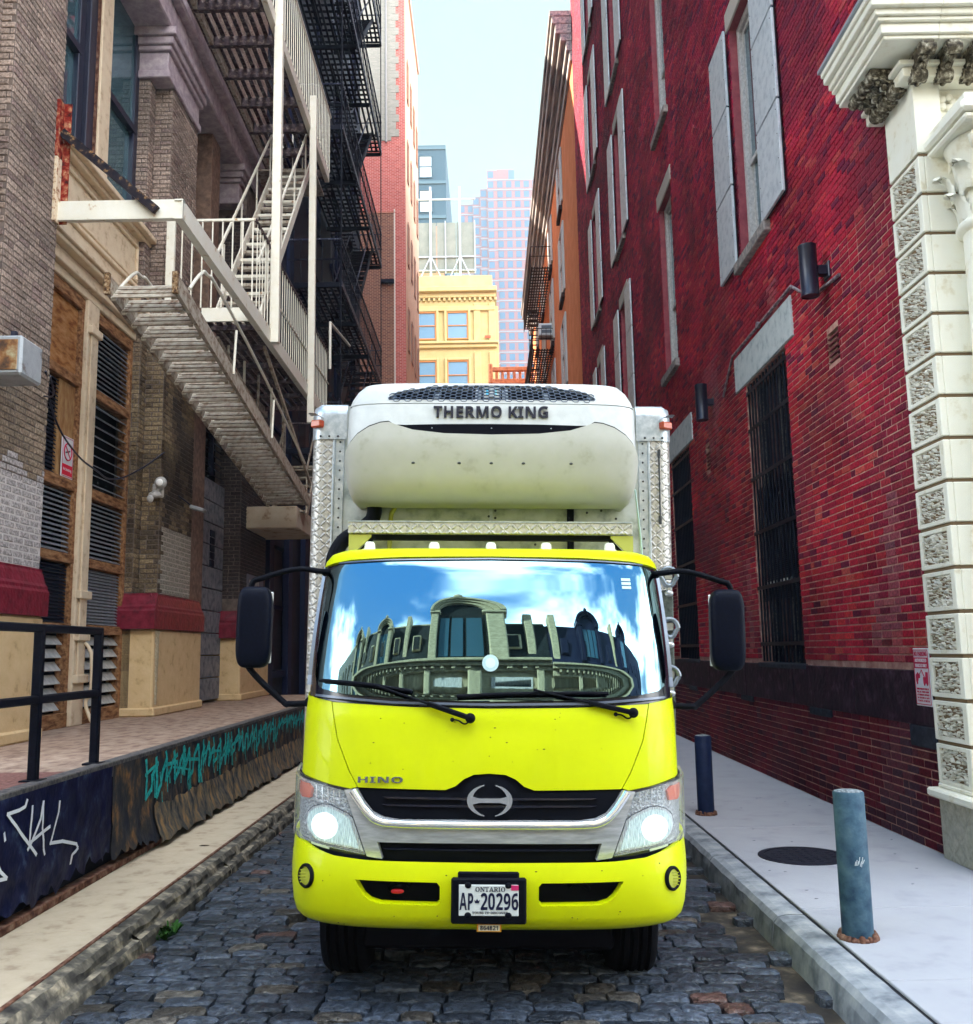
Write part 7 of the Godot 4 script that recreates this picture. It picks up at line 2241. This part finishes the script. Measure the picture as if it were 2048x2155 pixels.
	# dark glass building
	var d := thing("grey_glass_building", "slate grey modern building with tall pale windows behind the billboard", "building")
	var sl := mat("slate_panel", Color(0.06, 0.105, 0.135), 0.6)
	pbox("wall", V3(-26, 0, -125), V3(-3.9, 58.2, -100), sl, d)
	pbox("brick_base", V3(-25.9, 40, -100.2), V3(-4.2, 48.5, -99.9), mat("brick_base", Color(0.62, 0.22, 0.12), 0.8), d)
	for j in 3:
		pbox("floor_band", V3(-26, 58.0 - j * 4.1 - 0.35, -100.05), V3(-3.88, 58.0 - j * 4.1, -99.85), mat("slate_band", Color(0.10, 0.16, 0.19), 0.6), d)
		for i in 4:
			far_window(d, V3(-6.15 - i * 3.1, 55.6 - j * 4.1, -99.95), 1.5, 2.7, Vector3.BACK, sl, mat("white_pane", Color(0.45, 0.52, 0.55), 0.3), 0.16)
	# pink tower far off
	var t := thing("pink_tower", "far hazy pink and blue high rise tower with white floor bands", "building")
	var pink := mat("pink_brick", Color(0.22, 0.085, 0.09), 0.8)
	var blue := mat("tower_glass", Color(0.035, 0.10, 0.18), 0.5)
	var band := mat("tower_band", Color(0.20, 0.22, 0.25), 0.7)
	var cnt := 0
	for bk in [[-6.6, -2.4, 131.0, -262.0], [-2.4, -0.2, 132.6, -260.5], [-0.2, 1.9, 134.5, -259.5], [1.9, 4.6, 139.5, -258.0], [4.6, 18.0, 137.0, -259.0], [2.3, 9.9, 143.8, -266.0]]:
		pbox("block", V3(bk[0], 0, -290), V3(bk[1] - 0.02, bk[2], bk[3]), pink, t)
		if bk[3] < -265.0:
			pbox("corner_glass", V3(bk[0] - 0.1, 137.2, -266.3), V3(bk[0] + 1.6, bk[2] - 0.3, -265.9), blue, t)
			pbox("corner_glass", V3(bk[1] - 1.6, 137.2, -266.3), V3(bk[1] + 0.1, bk[2] - 0.3, -265.9), blue, t)
			continue
		var fl := 0
		var h: float = bk[2]
		while h > 78.0:
			pbox("floor_band", V3(bk[0] - 0.08, h - 0.32, bk[3] - 1.0), V3(bk[1] + 0.06, h, bk[3] + 0.12), band, t)
			var wx: float = bk[0] + 0.15
			while wx < bk[1] - 0.9 and cnt < 300:
				var wide := 1.55
				if wx + wide > bk[1]: wide = bk[1] - wx - 0.15
				pbox("window", V3(wx, h - 2.5, bk[3] - 0.3), V3(wx + wide, h - 0.6, bk[3] + 0.06), blue, t)
				cnt += 1
				wx += 2.55 if bk[1] - bk[0] > 3.0 else 5.0
			h -= 3.05
			fl += 1
	# low brown building with a pierced parapet
	var s := thing("low_brown_building", "low brown building with a pierced ornamental parapet just over the truck roof", "building")
	var br := mat("brown_terracotta", Color.WHITE, 0.8, 0.0, {"ramp": [Color(0.30, 0.12, 0.06), Color(0.52, 0.26, 0.14)], "k": "patch", "s": 0.6})
	pbox("wall", V3(0.7, 0, -72), V3(6.0, 20.3, -66), br, s)
	pbox("parapet", V3(0.62, 21.55, -66.2), V3(6.0, 21.85, -65.85), br, s, 0.03)
	for i in 12: pbox("baluster", V3(0.8 + i * 0.42, 20.95, -66.15), V3(1.0 + i * 0.42, 21.55, -65.95), br, s, 0.04)
	pbox("parapet", V3(0.6, 20.6, -66.2), V3(6.0, 20.95, -65.8), br, s, 0.03)
	for i in 20: pbox("rib", V3(0.75 + i * 0.25, 19.6, -65.99), V3(0.87 + i * 0.25, 20.6, -65.92), mat("rib_cream", Color(0.66, 0.52, 0.34), 0.7), s)
	pbox("end_scroll", V3(0.3, 20.6, -66.3), V3(0.62, 22.1, -65.7), br, s, 0.08)
	# orange building on the right
	var o := thing("orange_building", "orange rendered building with heavy dark cornice beyond the red brick wall", "building")
	var org := mat("orange_render", Color.WHITE, 0.85, 0.0, {"ramp": [Color(0.62, 0.17, 0.06), Color(0.74, 0.24, 0.10)], "k": "blotch", "s": 0.35})
	pbox("wall", V3(RX, 0, -64), V3(16, 24.6, -32.22), org, o)
	var cn := mat("cornice_grey", Color.WHITE, 0.6, 0.0, {"ramp": [Color(0.10, 0.11, 0.15), Color(0.32, 0.28, 0.27), Color(0.5, 0.44, 0.40)], "at": 0.5, "k": "patch", "s": V3(1.5, 1.5, 0.12)})
	for c in [[23.2, 23.6, 0.10], [23.6, 24.0, 0.22], [24.0, 24.3, 0.42], [24.3, 24.7, 0.60], [24.7, 25.0, 0.72], [25.0, 25.25, 0.80]]:
		pbox("cornice_course", V3(RX - c[2], c[0], -64.2), V3(8, c[1] - 0.004, -32.24), cn, o, 0.03)
	pbox("chimney", V3(3.6, 25.2, -38.5), V3(5.5, 27.6, -36.0), mat("chimney_pale", Color(0.66, 0.56, 0.50), 0.8), o)
	var shm := mat("shutter_far", Color(0.50, 0.52, 0.52), 0.6)
	var gl := mat("orange_pane", Color(0.03, 0.04, 0.06), 0.1, 0.4)
	for zc in [-39.0, -45.3, -52.0, -58.0]:
		for fy in [[8.3, 11.3], [12.6, 15.6], [16.6, 19.6], [20.5, 22.9]]:
			far_window(o, V3(RX + 0.01, (fy[0] + fy[1]) * 0.5, zc), 1.15, fy[1] - fy[0], Vector3.LEFT, mat("window_white"), gl)
			for s2 in [-1.0, 1.0]:
				pbox("shutter", V3(RX - 0.07, fy[0], zc + s2 * 0.92 - 0.33), V3(RX - 0.005, fy[1], zc + s2 * 0.92 + 0.33), shm, o, 0.01)
			pbox("sill", V3(RX - 0.14, fy[0] - 0.2, zc - 0.8), V3(RX, fy[0] - 0.004, zc + 0.8), mat("sill_dark", Color(0.05, 0.03, 0.03), 0.8), o)
	var fe := thing("small_fire_escape", "small dark iron fire escape with ladder on the orange wall", "fire escape")
	var ir := mat("brown_iron", Color(0.030, 0.014, 0.014), 0.6)
	for yy in [20.4, 16.2, 12.0]:
		for i in 8: pbox("floor_slat", V3(2.42 + i * 0.13, yy, -53.8), V3(2.42 + i * 0.13 + 0.06, yy + 0.03, -44.6), ir, fe)
		for i in 24: pbox("cross_slat", V3(2.41, yy - 0.03, -53.7 + i * 0.39), V3(3.44, yy - 0.002, -53.6 + i * 0.39), ir, fe)
		pbox("outer_beam", V3(2.38, yy - 0.12, -53.9), V3(2.415, yy + 0.06, -44.5), ir, fe)
		for h in [0.5, 1.0]:
			pbox("guard_rail", V3(2.38, yy + h, -53.9), V3(2.41, yy + h + 0.035, -44.5), ir, fe)
			for e in [-53.9, -44.5]: pbox("guard_rail", V3(2.41, yy + h, e), V3(3.45, yy + h + 0.035, e + 0.03), ir, fe)
		for i in 32: pbox("baluster", V3(2.385, yy, -53.8 + i * 0.3), V3(2.405, yy + 1.0, -53.78 + i * 0.3), ir, fe)
		for i in 4: pbox("baluster", V3(2.6 + i * 0.22, yy, -44.5), V3(2.62 + i * 0.22, yy + 1.0, -44.48), ir, fe)
		for k in [0.0, 0.5]:
			pbar("ladder_rail", V3(2.5 + k, yy - 4.2, -49.5), V3(2.5 + k, yy, -50.5), 0.04, 0.06, ir, fe)
		for i in 14:
			var p := V3(2.5, yy - 4.2, -49.5).lerp(V3(2.5, yy, -50.5), (i + 0.5) / 14.0)
			pbox("rung", p, p + V3(0.5, 0.04, 0.10), ir, fe)
	var ac := thing("air_conditioner", "white window air conditioner box sticking out of the orange wall", "air conditioner", V3(3.05, 17.0, -45.2))
	mb = MB.new(); mb.box(V3(0.05, 0.3, 0), V3(0.75, 0.62, 0.75), Basis(), 0.03)
	part("case", mb, mat("ac_white", Color(0.62, 0.66, 0.68), 0.5), ac)
	for i in 2:
		mb = MB.new(); mb.box(V3(0.05, 0.19 + i * 0.22, 0.38), V3(0.5, 0.17, 0.02))
		part("grille", mb, mat("ac_grille", Color(0.12, 0.14, 0.17), 0.6), ac)

# ---------------------------------------------------------------- the street behind the camera (seen in the windscreen)
func arch_dormer(b: Node, xc: float, w: float, h: float, y0: float, z: float, trim: Material, dark: Material, pane: Material) -> void:
	# round headed dormer: piers, arch ring, dark tympanum, finial
	var r := w * 0.5
	var mb := MB.new()
	for s in [-1.0, 1.0]:
		mb.bb(V3(xc + s * r - 0.28, y0, z), V3(xc + s * r + 0.28, y0 + h, z + 1.2), 0.04)
		mb.bb(V3(xc + s * r - 0.40, y0 + h - 0.35, z - 0.15), V3(xc + s * r + 0.40, y0 + h, z + 1.2), 0.04)
	var d := part("dormer", mb, trim, b)
	for k in 3:
		mb = MB.new()
		var rows := []
		for i in 25:
			var a := PI * i / 24.0
			var r0 := r + 0.40 - k * 0.22
			var r1 := r0 - 0.20
			var zz := z - 0.25 + k * 0.16
			var o := V3(xc, y0 + h, 0)
			rows.append([o + V3(cos(a) * r1, sin(a) * r1 * 1.15, zz + 1.4), o + V3(cos(a) * r1, sin(a) * r1 * 1.15, zz), o + V3(cos(a) * r0, sin(a) * r0 * 1.15, zz), o + V3(cos(a) * r0, sin(a) * r0 * 1.15, zz + 1.4)])
		for i in 24:
			for j in 3:
				mb.quad(rows[i][j], rows[i][j + 1], rows[i + 1][j + 1], rows[i + 1][j])
		part("arch_ring", mb, trim, d)
	mb = MB.new()
	var poly := PackedVector2Array([Vector2(-r + 0.2, 0), Vector2(r - 0.2, 0)])
	for i in 17:
		var a := PI * i / 16.0
		poly.append(Vector2(cos(a) * (r - 0.1), h + sin(a) * (r - 0.1) * 1.15))
	mb.prism(poly, 0.0, 0.1, Transform3D(Basis(Vector3.LEFT, Vector3.UP, Vector3.FORWARD), V3(xc, y0, z + 0.5)))
	part("tympanum", mb, dark, d)
	for i in 3:
		pbox("pane", V3(xc + (i - 1) * r * 0.5 - r * 0.2, y0 + 0.6, z + 0.34), V3(xc + (i - 1) * r * 0.5 + r * 0.2, y0 + h * 0.85, z + 0.39), pane, d)
	mb = MB.new()
	mb.ellipsoid(V3(xc, y0 + h + r * 1.15 + 0.75, z), V3(0.28, 0.4, 0.2)); mb.box(V3(xc, y0 + h + r * 1.15 + 0.38, z), V3(0.9, 0.25, 0.5), Basis(), 0.05)
	part("finial", mb, trim, d)

func street_behind() -> void:
	var cream := mat("mansard_cream", Color(0.52, 0.45, 0.30), 0.7, 0.0, {"v": 0.2, "k": "patch", "s": 0.6})
	var slate := mat("mansard_slate", Color(0.022, 0.028, 0.030), 0.6, 0.0, {"v": 0.4, "k": "patch", "s": V3(0.6, 2.0, 0.6)})
	var dslate := mat("dark_slate", Color(0.010, 0.013, 0.035), 0.6)
	var pane := mat("behind_pane", Color(0.06, 0.14, 0.20), 0.08, 0.4)
	var side := mat("behind_brick", Color(0.22, 0.12, 0.10), 0.8, 0.0, {"v": 0.3, "k": "patch", "s": 1.0})
	for it in [[-34.0, 3.0, 11.2, cream, slate, "cream_mansard_building", "cream classical building with slate mansard and arched dormers across the street, mirrored in the windscreen"], [3.02, 30.0, 10.8, cream, dslate, "dark_mansard_building", "cream building with dark navy mansard across the street, mirrored in the right of the windscreen"]]:
		var b := thing(it[5], it[6], "building")
		var x0: float = it[0]
		var x1: float = it[1]
		var top: float = it[2]
		var z := 11.5
		pbox("wall", V3(x0, 0, z), V3(x1, top, z + 14), it[3], b)
		for c in [[top - 0.9, top - 0.4, 0.25], [top - 0.4, top, 0.6], [top, top + 0.25, 0.9]]:
			pbox("cornice_course", V3(x0, c[0], z - c[2]), V3(x1, c[1] - 0.004, z + 0.1), it[3], b, 0.03)
		var mb := MB.new()
		mb.prism(pv([0, 0, 12, 0, 12, 5.2, 1.1, 5.2]), 0.0, x1 - x0, Transform3D(Basis(Vector3.BACK, Vector3.UP, Vector3.LEFT), V3(x1, top + 0.26, z)))
		part("mansard_roof", mb, it[4], b)
		pbox("roof_kerb", V3(x0, top + 5.42, z + 1.2), V3(x1, top + 5.8, z + 1.8), it[3] if x1 < 4.0 else it[4], b, 0.05)
		var x := x0 + 1.4
		while x < x1 - 1.2:
			for fl in [[top - 4.2, top - 1.3], [top - 8.4, top - 5.3], [top - 11.0, top - 9.3]]:
				far_window(b, V3(x, (fl[0] + fl[1]) * 0.5, z - 0.02), 1.5, fl[1] - fl[0], Vector3.FORWARD, mat("window_white"), pane, 0.1)
				pbox("pilaster", V3(x + 0.98, fl[0] - 0.6, z - 0.32), V3(x + 1.42, fl[1] + 0.5, z), it[3], b, 0.05)
				pbox("balustrade", V3(x - 0.85, fl[0] - 0.75, z - 0.25), V3(x + 0.85, fl[0] - 0.15, z), it[3], b, 0.03)
			pbox("roof_niche", V3(x - 0.4, top + 1.6, z + 0.15), V3(x + 0.4, top + 3.2, z + 0.9), it[3] if x1 < 4.0 else it[4], b, 0.06)
			pbox("niche_panel", V3(x - 0.28, top + 1.72, z + 0.10), V3(x + 0.28, top + 3.0, z + 0.16), it[4], b)
			for k in 4: pbox("bracket", V3(x - 0.9 + k * 0.6, top - 0.75, z - 0.5), V3(x - 0.7 + k * 0.6, top - 0.41, z - 0.2), it[3], b, 0.03)
			x += 2.4
		if x1 < 4.0:
			arch_dormer(b, -0.9, 2.9, 6.4, top + 0.3, z - 0.3, it[3], slate, pane)
			arch_dormer(b, -8.6, 2.2, 4.4, top + 0.3, z - 0.2, it[3], slate, pane)
			arch_dormer(b, -16.0, 2.2, 4.4, top + 0.3, z - 0.2, it[3], slate, pane)
			for xx in [-5.0, -13.5, 1.9]:
				pbox("chimney_pier", V3(xx - 0.25, top + 0.3, z + 0.2), V3(xx + 0.25, top + 6.6, z + 1.6), it[3], b, 0.05)
		else:
			arch_dormer(b, 8.0, 3.0, 4.4, top + 1.0, z - 0.2, dslate, dslate, pane)
			arch_dormer(b, 17.0, 2.6, 4.4, top + 1.0, z - 0.2, dslate, dslate, pane)
			for xx in [3.6, 13.5]:
				pbox("chimney_pier", V3(xx - 0.3, top + 0.3, z + 0.2), V3(xx + 0.3, top + 7.0, z + 1.6), it[3], b, 0.05)

func _ready() -> void:
	rng.seed = 20240
	light_and_lens()
	make_brick_mesh()
	ground_and_street()
	loading_dock()
	red_building()
	white_building()
	left_building()
	dark_building()
	far_buildings()
	street_behind()
	fire_escape()
	truck()
